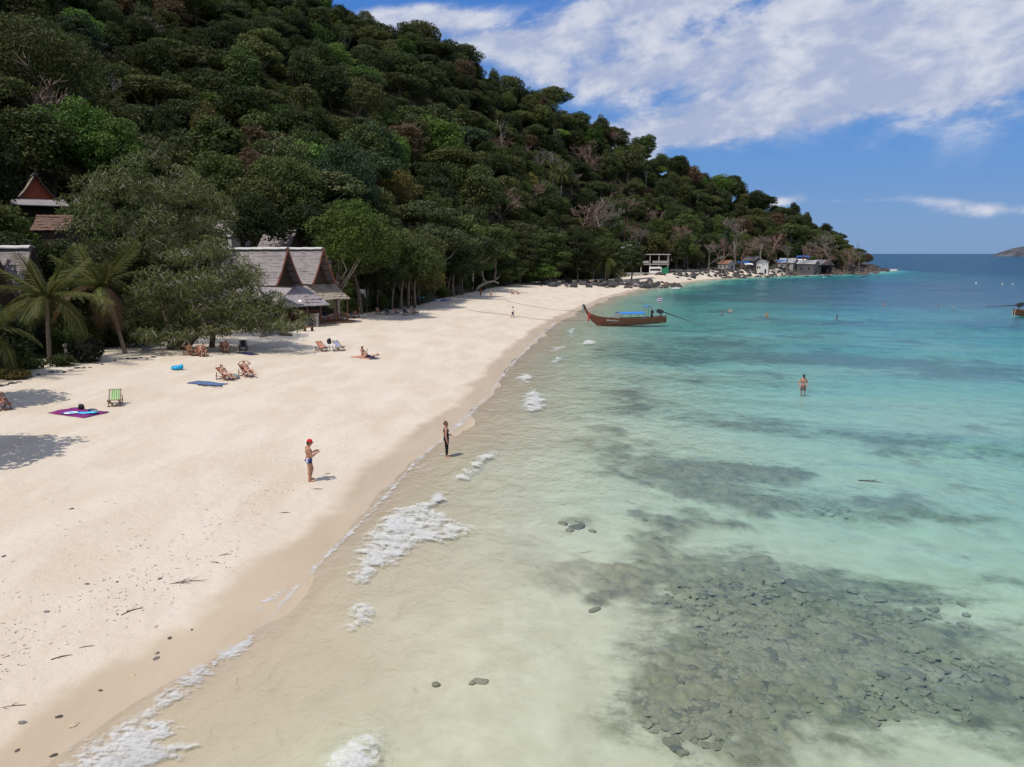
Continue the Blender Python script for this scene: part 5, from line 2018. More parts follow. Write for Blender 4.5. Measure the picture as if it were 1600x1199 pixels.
MAT['rock_dark'] = rock_material('rock_dark', (0.035, 0.032, 0.032), (0.085, 0.08, 0.078), (0.06, 0.055, 0.05))
MAT['rock_grey'] = rock_material('rock_grey', (0.12, 0.11, 0.105), (0.24, 0.22, 0.205), (0.17, 0.15, 0.13))
MAT['rock_brown'] = rock_material('rock_brown', (0.09, 0.062, 0.048), (0.17, 0.125, 0.10), (0.13, 0.09, 0.07))
MAT['coral'] = rock_material('coral', (0.20, 0.18, 0.115), (0.34, 0.30, 0.195), (0.26, 0.245, 0.16))
MAT['coral_dark'] = rock_material('coral_dark', (0.12, 0.112, 0.078), (0.22, 0.20, 0.135), (0.17, 0.16, 0.11))
ROCKS = {c: [rock_mesh('boulder', 200 + 10 * i + k, 2, MAT[c]) for k in range(5)] for i, c in enumerate(['rock_dark', 'rock_grey', 'rock_brown'])}

rk = np.random.default_rng(31)
bl = [(845, 443), (880, 444), (915, 443), (950, 445), (985, 446), (1020, 447), (1062, 447)]
for k in range(150):
    q = rk.random() ** 0.85 * (len(bl) - 1.001)
    i = int(q)
    px = bl[i][0] + (bl[i + 1][0] - bl[i][0]) * (q - i)
    py = bl[i][1] + (bl[i + 1][1] - bl[i][1]) * (q - i) + rk.normal(0, 4.2 * (1 - 0.5 * q / 6))
    py = min(py, 450.5)
    p = hit(px, py)
    if p.z < -0.6:
        continue
    sz = rk.uniform(0.35, 1.05) * (1.2 if 2 < q < 5 else 0.85)
    if k % 9 == 0:
        sz *= 1.7
    kind = 'rock_grey' if q < 1.7 and k % 3 else ('rock_brown' if k % 14 == 0 else ('rock_grey' if k % 11 == 0 else 'rock_dark'))
    o = link('boulder', ROCKS[kind][k % 5], None, (p.x, p.y, p.z + 0.15 * sz), (rk.uniform(-.3, .3), rk.uniform(-.3, .3), rk.uniform(0, 6.3)), (sz * rk.uniform(0.8, 1.3), sz * rk.uniform(0.8, 1.2), sz * rk.uniform(0.8, 1.35)))
    where = 'at the inland end of the rocky spit' if q < 1.7 else ('under the lone palm on the rocky spit' if q < 3.4 else ('in the middle of the rocky spit' if q < 4.6 else 'at the water end of the rocky spit'))
    sizew = 'large' if sz > 1.1 else ('small' if sz < 0.6 else 'medium-sized')
    cw = {'rock_grey': 'pale grey', 'rock_dark': 'blackish', 'rock_brown': 'brown'}[kind]
    tag(o, '%s %s boulder %s' % (sizew, cw, where), 'boulder', '%s %s boulders %s' % (sizew, cw, where))


def rock_field(name, pts, sizes, mat, seed, label, sub=1, flat=0.6):
    """many rocks too small to pick apart, joined"""
    protos = [rock_mesh('rock', seed + k, sub, mat, flat) for k in range(4)]
    pv = []
    for pm in protos:
        a = np.empty(len(pm.vertices) * 3, np.float32)
        pm.vertices.foreach_get('co', a)
        fc = np.array([list(pl.vertices) for pl in pm.polygons])
        pv.append((a.reshape(-1, 3), fc))
    rng = np.random.default_rng(seed)
    V, Fc, o = [], [], 0
    for p, s in zip(pts, sizes):
        v, fc = pv[rng.integers(4)]
        a = rng.uniform(0, 6.28)
        c, sn = math.cos(a), math.sin(a)
        q = v * np.array([s * rng.uniform(0.8, 1.5), s * rng.uniform(0.7, 1.2), s * rng.uniform(0.7, 1.1)])
        q = np.stack([q[:, 0] * c - q[:, 1] * sn, q[:, 0] * sn + q[:, 1] * c, q[:, 2]], 1) + np.asarray(p)
        V.append(q)
        Fc.append(fc + o)
        o += len(q)
    me = mesh_np(name, np.concatenate(V), np.concatenate(Fc), [mat], False)
    ob = link(name, me)
    tag(ob, label, None, None, 'stuff')
    return ob


pts, sz = [], []
for k in range(950):
    px = rk.uniform(1005, 1392)
    f_ = (px - 1005) / 387
    if px < 1210:
        py = np.interp(px, [1005, 1060, 1110, 1170, 1210], [434, 435.5, 432, 430, 428.5]) + rk.normal(0, 1.4)
    else:
        py = np.interp(px, [1210, 1240, 1300, 1360, 1392], [427, 426.5, 425, 422.5, 421.8]) + rk.normal(0, 2.0 * (1 - 0.6 * sstep(px, 1330, 1392)))
    p = on_plane(px, py, 0.25)
    z = ground(p[0], p[1])
    if z < -0.5:
        if rk.random() < 0.75:
            continue
        z = -0.2
    pts.append((p[0], p[1], z + 0.1))
    sz.append(rk.uniform(0.45, 1.5))
rock_field('shore_rocks', pts, sz, MAT['rock_dark'], 500, 'dark jagged rocks lining the far shore and the tip of the headland')
pts, sz = [], []
for k in range(420):
    px = rk.uniform(1240, 1375)
    p = on_plane(px, 421.5 + rk.normal(0, 2.2), 1.2)
    pts.append((p[0], p[1], ground(p[0], p[1]) + 0.1))
    sz.append(rk.uniform(0.4, 1.3))
rock_field('shore_rocks', pts, sz, MAT['rock_brown'], 510, 'brown rocks and rubble on the headland right of the shacks')

# coral stones on the sea floor under the clear water
RS = [rock_mesh('reef_stone', 600 + k, 2, MAT['coral'], 0.55) for k in range(4)] + [rock_mesh('reef_stone', 610 + k, 2, MAT['coral_dark'], 0.5) for k in range(3)]
for q in RS:
    q.polygons.foreach_set('use_smooth', [True] * len(q.polygons))
cand = []
zones_ = [(1180, 1030, 170, 110, 1.0), (1060, 1120, 130, 80, 0.9), (1330, 1050, 150, 80, 0.7), (1150, 910, 140, 45, 0.7), (1480, 1010, 130, 70, 0.5), (1280, 790, 150, 22, 0.4)]
for k in range(3600):
    zn = zones_[rk.choice(6, p=np.array([.36, .2, .16, .14, .08, .06]))]
    px, py = rk.normal(zn[0], zn[2] * 0.5), rk.normal(zn[1], zn[3] * 0.5)
    if px > 1640 or py > 1240:
        continue
    p = on_plane(px, py, -0.85)
    cand.append((p[0], p[1], abs(rk.normal(0.06, 0.075)) + 0.05))
for (px, py, s_) in [(900, 832, 0.5), (925, 838, 0.3), (880, 828, 0.3), (905, 824, 0.3), (890, 838, 0.25), (928, 963, 0.3), (752, 1082, 0.3), (738, 1086, 0.2), (682, 1091, 0.18), (1005, 818, 0.3)]:
    p = on_plane(px, py, -0.5)
    cand.append((p[0], p[1], s_ * 0.7))
C = np.array(cand)
CZ = height(C[:, 0], C[:, 1])
list_n = len(C) - 10
cr_ = np.zeros(len(C))
for (a, b, wx, wy, amp) in REEF:
    c = on_plane(a, b, -0.8)
    rr = math.hypot(c[0], c[1])
    e1, e2 = on_plane(a, b - wy, -0.8), on_plane(a, b + wy, -0.8)
    th = math.atan2(c[0], c[1])
    dx, dy = C[:, 0] - c[0], C[:, 1] - c[1]
    cr_ += amp * np.exp(-((dx * math.cos(th) - dy * math.sin(th)) / (wx * rr / F)) ** 2 - ((dx * math.sin(th) + dy * math.cos(th)) / max((e1[1] - e2[1]) / 2, 0.4)) ** 2)
cl_ = fbm(C[:, 0] / 2.2, C[:, 1] / 2.2, 67, 4)
ok_ = (CZ < -0.05) & ((cr_ + (cl_ - 0.5) * 1.6 > 0.95) | (np.arange(len(C)) >= list_n))
C, CZ = C[ok_], CZ[ok_]
big = np.argsort(-C[:, 2] / np.hypot(C[:, 0], C[:, 1]))
for n_, i in enumerate(big[:280]):
    s_ = C[i, 2]
    link('reef_stone', RS[rk.integers(4) if i >= list_n else rk.integers(7)], beach, (C[i, 0], C[i, 1], CZ[i] - (0.10 if i >= list_n else 0.02) * s_), (rk.uniform(-.2, .2), rk.uniform(-.2, .2), rk.uniform(0, 6.3)), (s_ * rk.uniform(1, 1.7), s_ * rk.uniform(0.8, 1.2), s_ * rk.uniform(0.3, 0.6)))
rr_ = big[280:]
o = rock_field('reef_stones', [(C[i, 0], C[i, 1], CZ[i] + 0.02) for i in rr_], [C[i, 2] for i in rr_], MAT['coral'], 640, 'scattered coral stones on the shallow sea floor', 1, 0.5)

# ================================================================== LITTER ON THE SAND
tw_m = plain('drift_twig', (0.075, 0.055, 0.042), 0.9, 0.05, 0.3, 9)
V, Fc = [], []
lrng = np.random.default_rng(12)


def chip(p, L, wdt, a):
    o = len(V)
    c, s_ = math.cos(a), math.sin(a)
    for (u, v, z) in ((-L, -wdt, 0.004), (L, -wdt * 0.5, 0.004), (L * 0.9, wdt, 0.006), (-L * 0.8, wdt, 0.005), (0, 0, 0.008 + 0.7 * wdt)):
        V.append((p[0] + u * c - v * s_, p[1] + u * s_ + v * c, p[2] + z))
    for q in ((0, 1, 4), (1, 2, 4), (2, 3, 4), (3, 0, 4)):
        Fc.append((o + q[0], o + q[1], o + q[2]))


LX, LY, LS = [], [], []
for k in range(5200):
    px, py = lrng.uniform(-60, 560), lrng.uniform(610, 1230)
    p = on_plane(px, py, 0.5)
    LX.append(p[0])
    LY.append(p[1])
LX, LY = np.array(LX), np.array(LY)
LSd = shore_dist(LX, LY)
LZ = height(LX, LY, LSd)
dens = 0.05 + 0.9 * np.exp(-((LSd - 5.0 - 2.0 * (fbm(LX / 3, LY / 3, 9, 3) - 0.5)) / 1.5) ** 2) + 0.35 * np.exp(-((LSd - 7.5) / 2.5) ** 2) * sstep(-LY, -26, -14)
keep = (LSd > 2.2) & (lrng.random(len(LX)) < dens * (0.25 + 0.75 * sstep(fbm(LX / 1.3, LY / 1.3, 13, 3), 0.4, 0.6)))
sdir = math.atan2(10, 4.5)
for x, y, z in zip(LX[keep], LY[keep], LZ[keep]):
    if lrng.random() < 0.45:
        chip((x, y, z), lrng.uniform(0.02, 0.08), lrng.uniform(0.004, 0.009), sdir + lrng.normal(0, 0.7))
    else:
        q = lrng.uniform(0.008, 0.026)
        chip((x, y, z), q, q * 0.7, lrng.uniform(0, 6.3))
me = mesh_np('beach_litter', np.array(V), np.array(Fc), [tw_m], False)
tag(link('beach_litter', me), 'fine dark bits of wood and coral washed up along the tide line', None, None, 'stuff')

PEB = [rock_mesh('beach_stone', 700 + k, 1, MAT[c], 0.6) for k, c in enumerate(['rock_dark', 'rock_grey', 'rock_brown', 'rock_grey'])]
MAT['coral_bit'] = plain('coral_bit', (0.50, 0.38, 0.26), 0.9, 0.1, 0.3, 20)
PEB.append(rock_mesh('beach_stone', 720, 1, MAT['coral_bit'], 0.6))
for (px, py, s_, m_, lab) in [(112, 796, 0.16, 0, 'dark stone lying alone on the open sand below the purple blanket'), (250, 905, 0.13, 0, 'dark stone on the sand above the heap of twigs'), (136, 913, 0.12, 1, 'pale grey stone left of the heap of twigs'),
                              (73, 957, 0.17, 1, 'bluish pale stone near the left edge of the sand'), (265, 998, 0.14, 2, 'reddish-brown stone at the wet edge of the sand'), (243, 980, 0.12, 4, 'tan lump of coral above the reddish-brown stone'),
                              (300, 985, 0.1, 2, 'small brown stone nearest the foam line'), (157, 1080, 0.11, 2, 'dark red stone below the driftwood twigs'), (116, 1134, 0.2, 4, 'broken tan coral lump near the bottom foam'),
                              (244, 1030, 0.16, 1, 'grey coral chunk at the wet edge of the sand'), (208, 1056, 0.13, 4, 'pale coral chunk right of the dark red stone'), (92, 1121, 0.13, 0, 'dark stone beside the broken tan coral lump'), (84, 1182, 0.14, 0, 'lowest dark stone just above the foam'),
                              (6, 870, 0.14, 0, 'dark stone at the left edge of the sand'), (35, 1130, 0.15, 1, 'grey stone in the bottom left corner of the sand'), (246, 1021, 0.1, 1, 'small grey pebble above the grey coral chunk'), (183, 910, 0.1, 2, 'small brown stone between the pale stone and the twigs'), (27, 1174, 0.12, 2, 'brown stone lowest in the bottom left corner')]:
    p = hit(px, py)
    s_ *= 0.6
    o = link('beach_stone', PEB[m_], None, (p.x, p.y, p.z + 0.01), (0, 0, lrng.uniform(0, 6)), (s_ * 1.2, s_ * 0.85, s_ * 0.7))
    tag(o, lab, 'stone', 'stones on the sand')


def twig(px, py, L, ang, lab, nb=3, th=0.014, seed=0, mat=None, z=None, name='driftwood_twig', cat='driftwood'):
    rng = np.random.default_rng(seed)
    p = hit(px, py) if z is None else Vector(on_plane(px, py, z))
    m = MB()
    c, s_ = math.cos(ang), math.sin(ang)
    pts = [Vector((c * L * (q - 0.5) - s_ * L * 0.10 * math.sin(q * 3), s_ * L * (q - 0.5) + c * L * 0.10 * math.sin(q * 3), th * 0.8 + rng.uniform(0, 0.03) * L)) for q in (0, 0.25, 0.5, 0.75, 1)]
    m.tube(pts, [th, th * 1.1, th, th * 0.8, th * 0.3], 5)
    for k in range(nb):
        b = pts[1 + k % 3]
        a2 = ang + rng.choice([-1, 1]) * rng.uniform(0.4, 0.9)
        l2 = L * rng.uniform(0.2, 0.4)
        m.tube([b, b + Vector((math.cos(a2) * l2, math.sin(a2) * l2, 0.05 * L))], [th * 0.7, th * 0.25], 4)
    o = m.build(name, mat or tw_m, None, loc=p)
    tag(o, lab, cat)
    return o


for k, (px, py, L, a, lab) in enumerate([(294, 911, 0.95, 0.3, 'heap of thin dark twigs in the middle of the tide line'), (282, 913, 0.6, 0.1, 'single thin twig touching the left side of the twig heap'), (207, 956, 0.6, 0.9, 'forked dark twig below the twig heap'), (445, 802, 0.4, 0.2, 'clump of dark weed on the tide line nearest the man in the red cap'), (97, 1028, 0.45, 0.6, 'short black stick low on the left of the tide line'),
                                        (136, 1012, 0.35, 0.4, 'thin stick right of the short black stick'), (16, 1107, 0.6, 0.3, 'long thin stick at the left edge of the sand'), (352, 868, 0.4, 0.5, 'small dark twig half way along the tide line'), (497, 765, 0.42, 0.0, 'curled bit of weed at the feet of the man in the red cap'), (512, 741, 0.3, 0.8, 'tiny leaf-shaped bit of wood right of the man in the red cap'), (336, 880, 0.35, -0.3, 'bent dark twig just above the twig heap')]):
    twig(px, py, L, a, lab, 4 if k in (0, 2) else 2, 0.013, k)
wb = plain('wet_branch', (0.03, 0.028, 0.024), 0.5, 0.4, 0.3, 5)
br = twig(1360, 754, 0.95, -0.5, 'dark waterlogged branch floating in the clear sea', 2, 0.028, 44, wb, 0.03, 'floating_branch', 'branch')

# ================================================================== FOAM
FOAM = [
    ([(60, 1225), (120, 1178), (185, 1135), (245, 1092), (300, 1050), (345, 1018), (403, 990), (408, 996), (375, 1022), (350, 1040), (322, 1058), (300, 1080), (262, 1110), (236, 1130), (275, 1140), (250, 1160), (272, 1175), (250, 1215), (150, 1225)], 10, 0.44),
    ([(554, 912), (552, 872), (573, 846), (597, 812), (622, 795), (655, 790), (688, 772), (696, 778), (676, 796), (702, 810), (738, 826), (742, 836), (702, 847), (668, 846), (650, 848), (640, 864), (622, 880), (596, 888), (572, 912)], 7, 0.44),
    ([(545, 985), (546, 958), (560, 938), (578, 942), (592, 952), (575, 968), (560, 987)], 7, 0.5),
    ([(704, 748), (732, 730), (752, 712), (776, 704), (762, 724), (738, 742), (712, 755)], 5, 0.42),
    ([(813, 640), (818, 618), (828, 602), (846, 614), (855, 628), (848, 640), (826, 647)], 5, 0.5),
    ([(800, 590), (808, 581), (832, 582), (850, 589), (830, 594), (826, 602), (812, 598)], 4, 0.44),
    ([(478, 1225), (520, 1178), (556, 1157), (594, 1140), (588, 1172), (576, 1225)], 8, 0.42),
    ([(858, 569), (868, 559), (882, 556), (878, 566), (866, 572)], 3, 0.42), ([(854, 550), (866, 540), (890, 537), (886, 547), (868, 552)], 3, 0.46), ([(883, 526), (888, 513), (902, 511), (900, 524), (892, 530)], 3, 0.4),
    ([(908, 538), (916, 531), (934, 533), (928, 538)], 2, 0.44), 
    ([(1384, 423.5), (1390, 420.5), (1404, 421), (1402, 423.5)], 0.8, 0.42), ([(1228, 431.5), (1260, 429), (1330, 428), (1332, 429.4), (1270, 431)], 0.8, 0.52), ([(1046, 452), (1056, 446), (1070, 446), (1062, 452)], 1, 0.46),
    ([(395, 962), (392, 946), (424, 930), (444, 918), (452, 924), (424, 944), (404, 966)], 5, 0.62), ([(664, 786), (690, 770), (702, 770), (682, 790)], 3, 0.5), ([(100, 1222), (190, 1172), (330, 1150), (280, 1190), (200, 1222)], 10, 0.60),
    ([(586, 782), (600, 762), (640, 736), (690, 708), (694, 712), (644, 742), (606, 768), (592, 786)], 3, 0.68), ([(690, 680), (720, 652), (745, 640), (748, 645), (722, 660), (696, 688)], 2.5, 0.66)]


_sh = np.array([q for q in SHORE_PX if 200 < q[0] < 900], float)
for k in range(0, len(_sh) - 1):
    a_, b_ = _sh[k], _sh[k + 1]
    nrm_ = np.array([-(b_ - a_)[1], (b_ - a_)[0]]) / np.hypot(*(b_ - a_))
    wv = 5.5 * (1 - 0.6 * k / len(_sh))
    FOAM.append(([tuple(a_ - nrm_ * wv), tuple(b_ - nrm_ * wv * 0.9), tuple(b_ + nrm_ * wv * 0.9), tuple(a_ + nrm_ * wv)], wv * 0.5, 0.60))


def foam_patch(poly, edge_px, thr, seed):
    W = np.array([on_plane(a, b)[:2] for a, b in poly])
    r = np.hypot(*W.mean(0))
    if r > 55 and len(poly) > 4:
        W = W.mean(0) + (W - W.mean(0)) * 0.72
        thr = thr + 0.08
    cell = max(0.022, r * 0.00115)
    x0, y0 = W.min(0) - 0.1
    x1, y1 = W.max(0) + 0.1
    nx, ny = int((x1 - x0) / cell) + 1, int((y1 - y0) / cell) + 1
    if nx * ny > 400000:
        q = math.sqrt(nx * ny / 400000)
        cell *= q
        nx, ny = int((x1 - x0) / cell) + 1, int((y1 - y0) / cell) + 1
    gx, gy = np.meshgrid(x0 + np.arange(nx) * cell, y0 + np.arange(ny) * cell, indexing='ij')
    d2 = np.full(gx.shape, 1e9)
    ins = np.zeros(gx.shape, bool)
    n = len(W)
    for i in range(n):
        ax, ay = W[i]
        bx, by = W[(i + 1) % n]
        dx, dy = bx - ax, by - ay
        t = np.clip(((gx - ax) * dx + (gy - ay) * dy) / (dx * dx + dy * dy + 1e-12), 0, 1)
        d2 = np.minimum(d2, (gx - ax - t * dx) ** 2 + (gy - ay - t * dy) ** 2)
        c = (ay > gy) != (by > gy)
        xi = (bx - ax) * (gy - ay) / ((by - ay) if by != ay else 1e-9) + ax
        ins ^= c & (gx < xi)
    sd = np.sqrt(d2) * np.where(ins, 1, -1)
    ed = edge_px * r / F
    fine = min(1.0, 25 / r)
    nz = 0.55 * fbm(gx * 1.6, gy * 1.6, seed, 4, 0.6) + 0.5 * fbm(gx * 7 * fine, gy * 7 * fine, seed + 5, 4, 0.65)
    rid = 1 - np.abs(2 * fbm(gx * 3.0 * max(fine, .4), gy * 3.0 * max(fine, .4), seed + 9, 4, 0.55) - 1)
    val = np.clip(sd / (3.2 * ed) + 0.10, -1, 1) * 0.50 + (nz - 0.5) * 1.5 + (rid - 0.72) * 0.7
    thr = thr - 0.12
    mask = val > (thr - 0.30)
    mm = mask[:-1, :-1] & mask[1:, :-1] & mask[1:, 1:] & mask[:-1, 1:]
    if not mm.any():
        return None
    z = np.maximum(sea_z(gx.ravel(), gy.ravel()).reshape(gx.shape), height(gx.ravel(), gy.ravel()).reshape(gx.shape)) + 0.012
    idx = np.arange(nx * ny).reshape(nx, ny)
    fq = np.stack([idx[:-1, :-1], idx[1:, :-1], idx[1:, 1:], idx[:-1, 1:]], -1)[mm]
    us, inv = np.unique(fq.ravel(), return_inverse=True)
    V_ = np.stack([gx.ravel()[us], gy.ravel()[us], z.ravel()[us]], 1)
    soft = np.clip((val - (thr - 0.30)) / 0.55, 0, 1)
    return V_, inv.reshape(-1, 4), soft.ravel()[us]


fm, t, out = new_mat('foam')
p = t.new('ShaderNodeBsdfPrincipled')
posf = t.new('ShaderNodeNewGeometry').outputs['Position']
t.l.new(t.mix(t.smooth(t.noise(posf, 9, 4, 0.6), 0.35, 0.65), (0.60, 0.60, 0.57), (0.72, 0.72, 0.70)), p.inputs['Base Color'])
p.inputs['Roughness'].default_value = 0.9
tr = t.new('ShaderNodeBsdfTransparent')
mx = t.new('ShaderNodeMixShader')
sf = t.new('ShaderNodeAttribute', attribute_name='soft').outputs['Fac']
mpf = t.new('ShaderNodeMapping')
mpf.inputs['Rotation'].default_value = (0, 0, R(24))
mpf.inputs['Scale'].default_value = (0.55, 1.5, 1)
t.l.new(posf, mpf.inputs[0])
f1 = t.noise(mpf.outputs[0], 2.2, 9, 0.66, 0.9)
lace = t.m('SUBTRACT', 1.0, t.m('MINIMUM', t.m('MULTIPLY', t.m('ABSOLUTE', t.m('SUBTRACT', f1, 0.5)), 9.0), 1.0))
f1b = t.noise(posf, 6.5, 7, 0.66, 0.7)
lace2 = t.m('SUBTRACT', 1.0, t.m('MINIMUM', t.m('MULTIPLY', t.m('ABSOLUTE', t.m('SUBTRACT', f1b, 0.5)), 8.0), 1.0))
f2 = t.noise(mpf.outputs[0], 1.1, 6, 0.6, 0.4)
fn = t.m('ADD', t.m('MULTIPLY', lace, 0.42), t.m('ADD', t.m('MULTIPLY', lace2, 0.34), t.m('MULTIPLY', t.m('SUBTRACT', f2, 0.5), 1.5)))
op = t.smooth(t.m('ADD', t.m('MULTIPLY', sf, 0.95), t.m('SUBTRACT', fn, 0.46)), 0.0, 1.15)
t.put(mx.inputs[0], t.m('MULTIPLY', op, 0.70))
t.l.new(tr.outputs[0], mx.inputs[1])
t.l.new(p.outputs[0], mx.inputs[2])
t.l.new(mx.outputs[0], out.inputs[0])
VV, FF, SF, o_ = [], [], [], 0
for k, (poly, e_, th_) in enumerate(FOAM):
    q = foam_patch(poly, e_, th_, 800 + 31 * k)
    if q is None:
        continue
    VV.append(q[0])
    FF.append(q[1] + o_)
    SF.append(q[2])
    o_ += len(q[0])
me = mesh_np('sea_foam', np.concatenate(VV), np.concatenate(FF), [fm], True)
add_attr(me, 'soft', np.concatenate(SF))
tag(link('sea_foam', me), 'white foam of the small breakers along the water edge', None, None, 'stuff')

# ================================================================== BOATS
def varnish(name, c1, c2, rough=0.35):
    m, t, out = new_mat(name)
    p = t.new('ShaderNodeBsdfPrincipled')
    o_ = t.new('ShaderNodeTexCoord').outputs['Object']
    n = t.noise(t.scale(o_, (0.6, 3, 6)), 1.6, 5, 0.65)
    t.l.new(t.mix(t.smooth(n, 0.3, 0.7), c1, c2), p.inputs['Base Color'])
    p.inputs['Roughness'].default_value = rough
    p.inputs['Specular IOR Level'].default_value = 0.4
    t.l.new(p.outputs[0], out.inputs[0])
    return m


MAT['hull'] = varnish('hull', (0.105, 0.034, 0.018), (0.19, 0.068, 0.034))
MAT['hull_trim'] = varnish('hull_trim', (0.20, 0.085, 0.045), (0.28, 0.13, 0.07))
MAT['hull_in'] = varnish('hull_in', (0.12, 0.10, 0.12), (0.20, 0.17, 0.18), 0.6)
MAT['grey_cloth'] = plain('grey_cloth', (0.20, 0.21, 0.22), 0.85, 0.1, 0.2, 12)
MAT['blue_cloth'] = plain('blue_cloth', (0.035, 0.20, 0.62), 0.6, 0.3, 0.12, 2.0)
MAT['red_cloth'] = plain('red_cloth', (0.55, 0.05, 0.05), 0.8, 0.1, 0.2, 8)
MAT['teal_cloth'] = plain('teal_cloth', (0.10, 0.28, 0.30), 0.8, 0.1, 0.2, 8)
MAT['engine'] = plain('engine', (0.03, 0.035, 0.03), 0.45, 0.5, 0.4, 9)
MAT['rope'] = plain('rope', (0.22, 0.19, 0.15), 0.9, 0.1, 0.2, 20)


def longtail(loc, rz, label, canopy=True, shaft_up=0.0):
    root = empty('longtail_boat', loc, rz)
    tag(root, label, 'boat')
    #           x, half beam, gunwale z, keel z
    st = [(-5.7, 0.05, 1.55, 0.75), (-5.2, 0.14, 1.32, 0.22), (-4.6, 0.32, 1.13, -0.12), (-3.8, 0.55, 0.98, -0.28), (-2.8, 0.76, 0.86, -0.33), (-1.4, 0.93, 0.75, -0.35), (0.2, 1.0, 0.69, -0.35),
          (1.8, 0.97, 0.67, -0.34), (3.4, 0.87, 0.69, -0.30), (4.8, 0.72, 0.76, -0.22), (6.0, 0.56, 0.90, -0.08)]
    prof = [(0.0, 0.0), (0.42, 0.05), (0.72, 0.24), (0.88, 0.5), (0.96, 0.76), (1.0, 1.0)]
    # planks: strakes between profile knots, each its own strip of the side, overlapping a little
    for sg in (-1, 1):
        for k in range(len(prof) - 1):
            (a0, h0), (a1, h1) = prof[k], prof[k + 1]
            m = MB()
            g = []
            for (a, h, off) in ((a0, h0, 0.0), (a1, h1, 0.018)):
                g.append([(x, sg * (hb * a + (off if k else 0)), kz + (gz_ - kz) * h) for x, hb, gz_, kz in st])
            if sg > 0:
                g = g[::-1]
            m.slab(g, (0, -sg * 0.045, 0.01))
            m.build('plank', MAT['hull'], root)
    m = MB()
    for sg in (-1, 1):
        for i in range(len(st) - 1):
            x0, b0, g0, _ = st[i]
            x1, b1, g1, _ = st[i + 1]
            m.beam((x0, sg * b0, g0 + 0.03), (x1, sg * b1, g1 + 0.03), 0.13, 0.07)
            m.beam((x0, sg * (b0 + 0.03), g0 - 0.17), (x1, sg * (b1 + 0.03), g1 - 0.17), 0.05, 0.06)
    m.build('gunwale', MAT['hull_trim'], root)
    m = MB()
    m.box((6.02, 0, 0.42), (0.10, 1.0, 0.95))
    m.build('transom', MAT['hull'], root)
    m = MB()
    g = [[(x, -hb * 0.86, kz + (gz_ - kz) * 0.44) for x, hb, gz_, kz in st[2:]], [(x, hb * 0.86, kz + (gz_ - kz) * 0.44) for x, hb, gz_, kz in st[2:]]]
    m.slab(g, (0, 0, -0.04))
    m.build('floor_boards', MAT['hull_in'], root)
    # bow post
    m = MB()
    bp_ = [(-4.5, -0.15, 0.26), (-5.2, 0.35, 0.25), (-5.75, 1.0, 0.23), (-6.25, 1.75, 0.2), (-6.7, 2.5, 0.17), (-6.85, 2.8, 0.19), (-6.92, 2.92, 0.12)]
    m.slab([[(x - w_ * 0.75, -0.075, z - 0.05), (x + w_ * 0.75, -0.075, z + 0.05)] for x, z, w_ in bp_], (0, 0.15, 0))
    m.build('bow_post', MAT['hull'], root)
    m = MB()
    m.slab([[(-6.66, -0.10, 2.42), (-6.46, -0.10, 2.5)], [(-6.98, -0.09, 2.96), (-6.76, -0.09, 3.02)]], (0, 0.19, 0))
    m.build('bow_cap', MAT['engine'], root)
    for x in (-3.2, -1.9, -0.4, 1.0, 2.4, 3.9):
        hb = np.interp(x, [s[0] for s in st], [s[1] for s in st])
        gz_ = np.interp(x, [s[0] for s in st], [s[2] for s in st])
        m = MB()
        m.box((x, 0, gz_ - 0.12), (0.28, hb * 1.9, 0.05))
        m.build('thwart', MAT['hull_in'], root)
    m = MB()
    m.slab([[(-5.5, -0.08, 1.43), (-5.5, 0.08, 1.43)], [(-4.4, -0.36, 1.10), (-4.4, 0.36, 1.10)], [(-3.5, -0.6, 0.95), (-3.5, 0.6, 0.95)]], (0, 0, 0.05))
    m.build('foredeck', MAT['hull_trim'], root)
    if canopy:
        m = MB()
        g = []
        for y in (-0.95, -0.6, -0.2, 0.2, 0.6, 0.95):
            g.append([(x, y, 1.62 - 0.16 * (y / 0.95) ** 2 + 0.025 * math.sin(x * 3.1) - 0.03 * math.sin((x + 0.6) * 0.9)) for x in np.linspace(-1.5, 2.35, 9)])
        m.slab(g[::-1], (0, 0, 0.05))
        m.build('canopy', MAT['blue_cloth'], root)
        m = MB()
        m.slab([[(-1.55, -0.9, 1.42), (-1.55, 0.9, 1.42)], [(-1.75, -0.95, 0.8), (-1.75, 0.95, 0.8)]], (0.04, 0, 0))
        m.build('wind_screen', MAT['grey_cloth'], root)
        for x in (-1.5, -0.2, 1.1, 2.35):
            for y in (-0.9, 0.9):
                q = MB()
                q.tube([(x, y, 0.55), (x, y * 1.0, 1.5)], 0.028, 5)
                q.build('canopy_post', MAT['brown_wood'], root)
        m = MB()
        m.slab([[(2.75, -0.45, 2.42), (2.75, 0.45, 2.42)], [(3.2, -0.5, 2.52), (3.2, 0.5, 2.52)], [(3.65, -0.45, 2.38), (3.65, 0.45, 2.38)]], (0, 0, 0.05))
        m.build('helm_awning', MAT['blue_cloth'], root)
        for x in (2.8, 3.6):
            for y in (-0.42, 0.42):
                q = MB()
                q.tube([(x, y, 0.5), (x, y, 2.42)], 0.026, 5)
                q.build('awning_post', MAT['brown_wood'], root)
    # engine on its pivot with the long shaft
    m = MB()
    ex, ez = 5.3, 1.62
    m.box((ex, 0, ez), (0.85, 0.42, 0.42))
    m.box((ex - 0.15, 0, ez + 0.27), (0.4, 0.3, 0.18))
    m.tube([(ex - 0.3, 0.24, ez - 0.1), (ex - 0.3, 0.24, ez + 0.42)], 0.05, 6)
    m.ell((ex - 0.48, 0, ez + 0.02), (0.07, 0.2, 0.2), None, 10, 6)
    m.box((ex + 0.1, 0, ez - 0.27), (0.6, 0.26, 0.16))
    en = m.build('engine', MAT['engine'], root)
    m = MB()
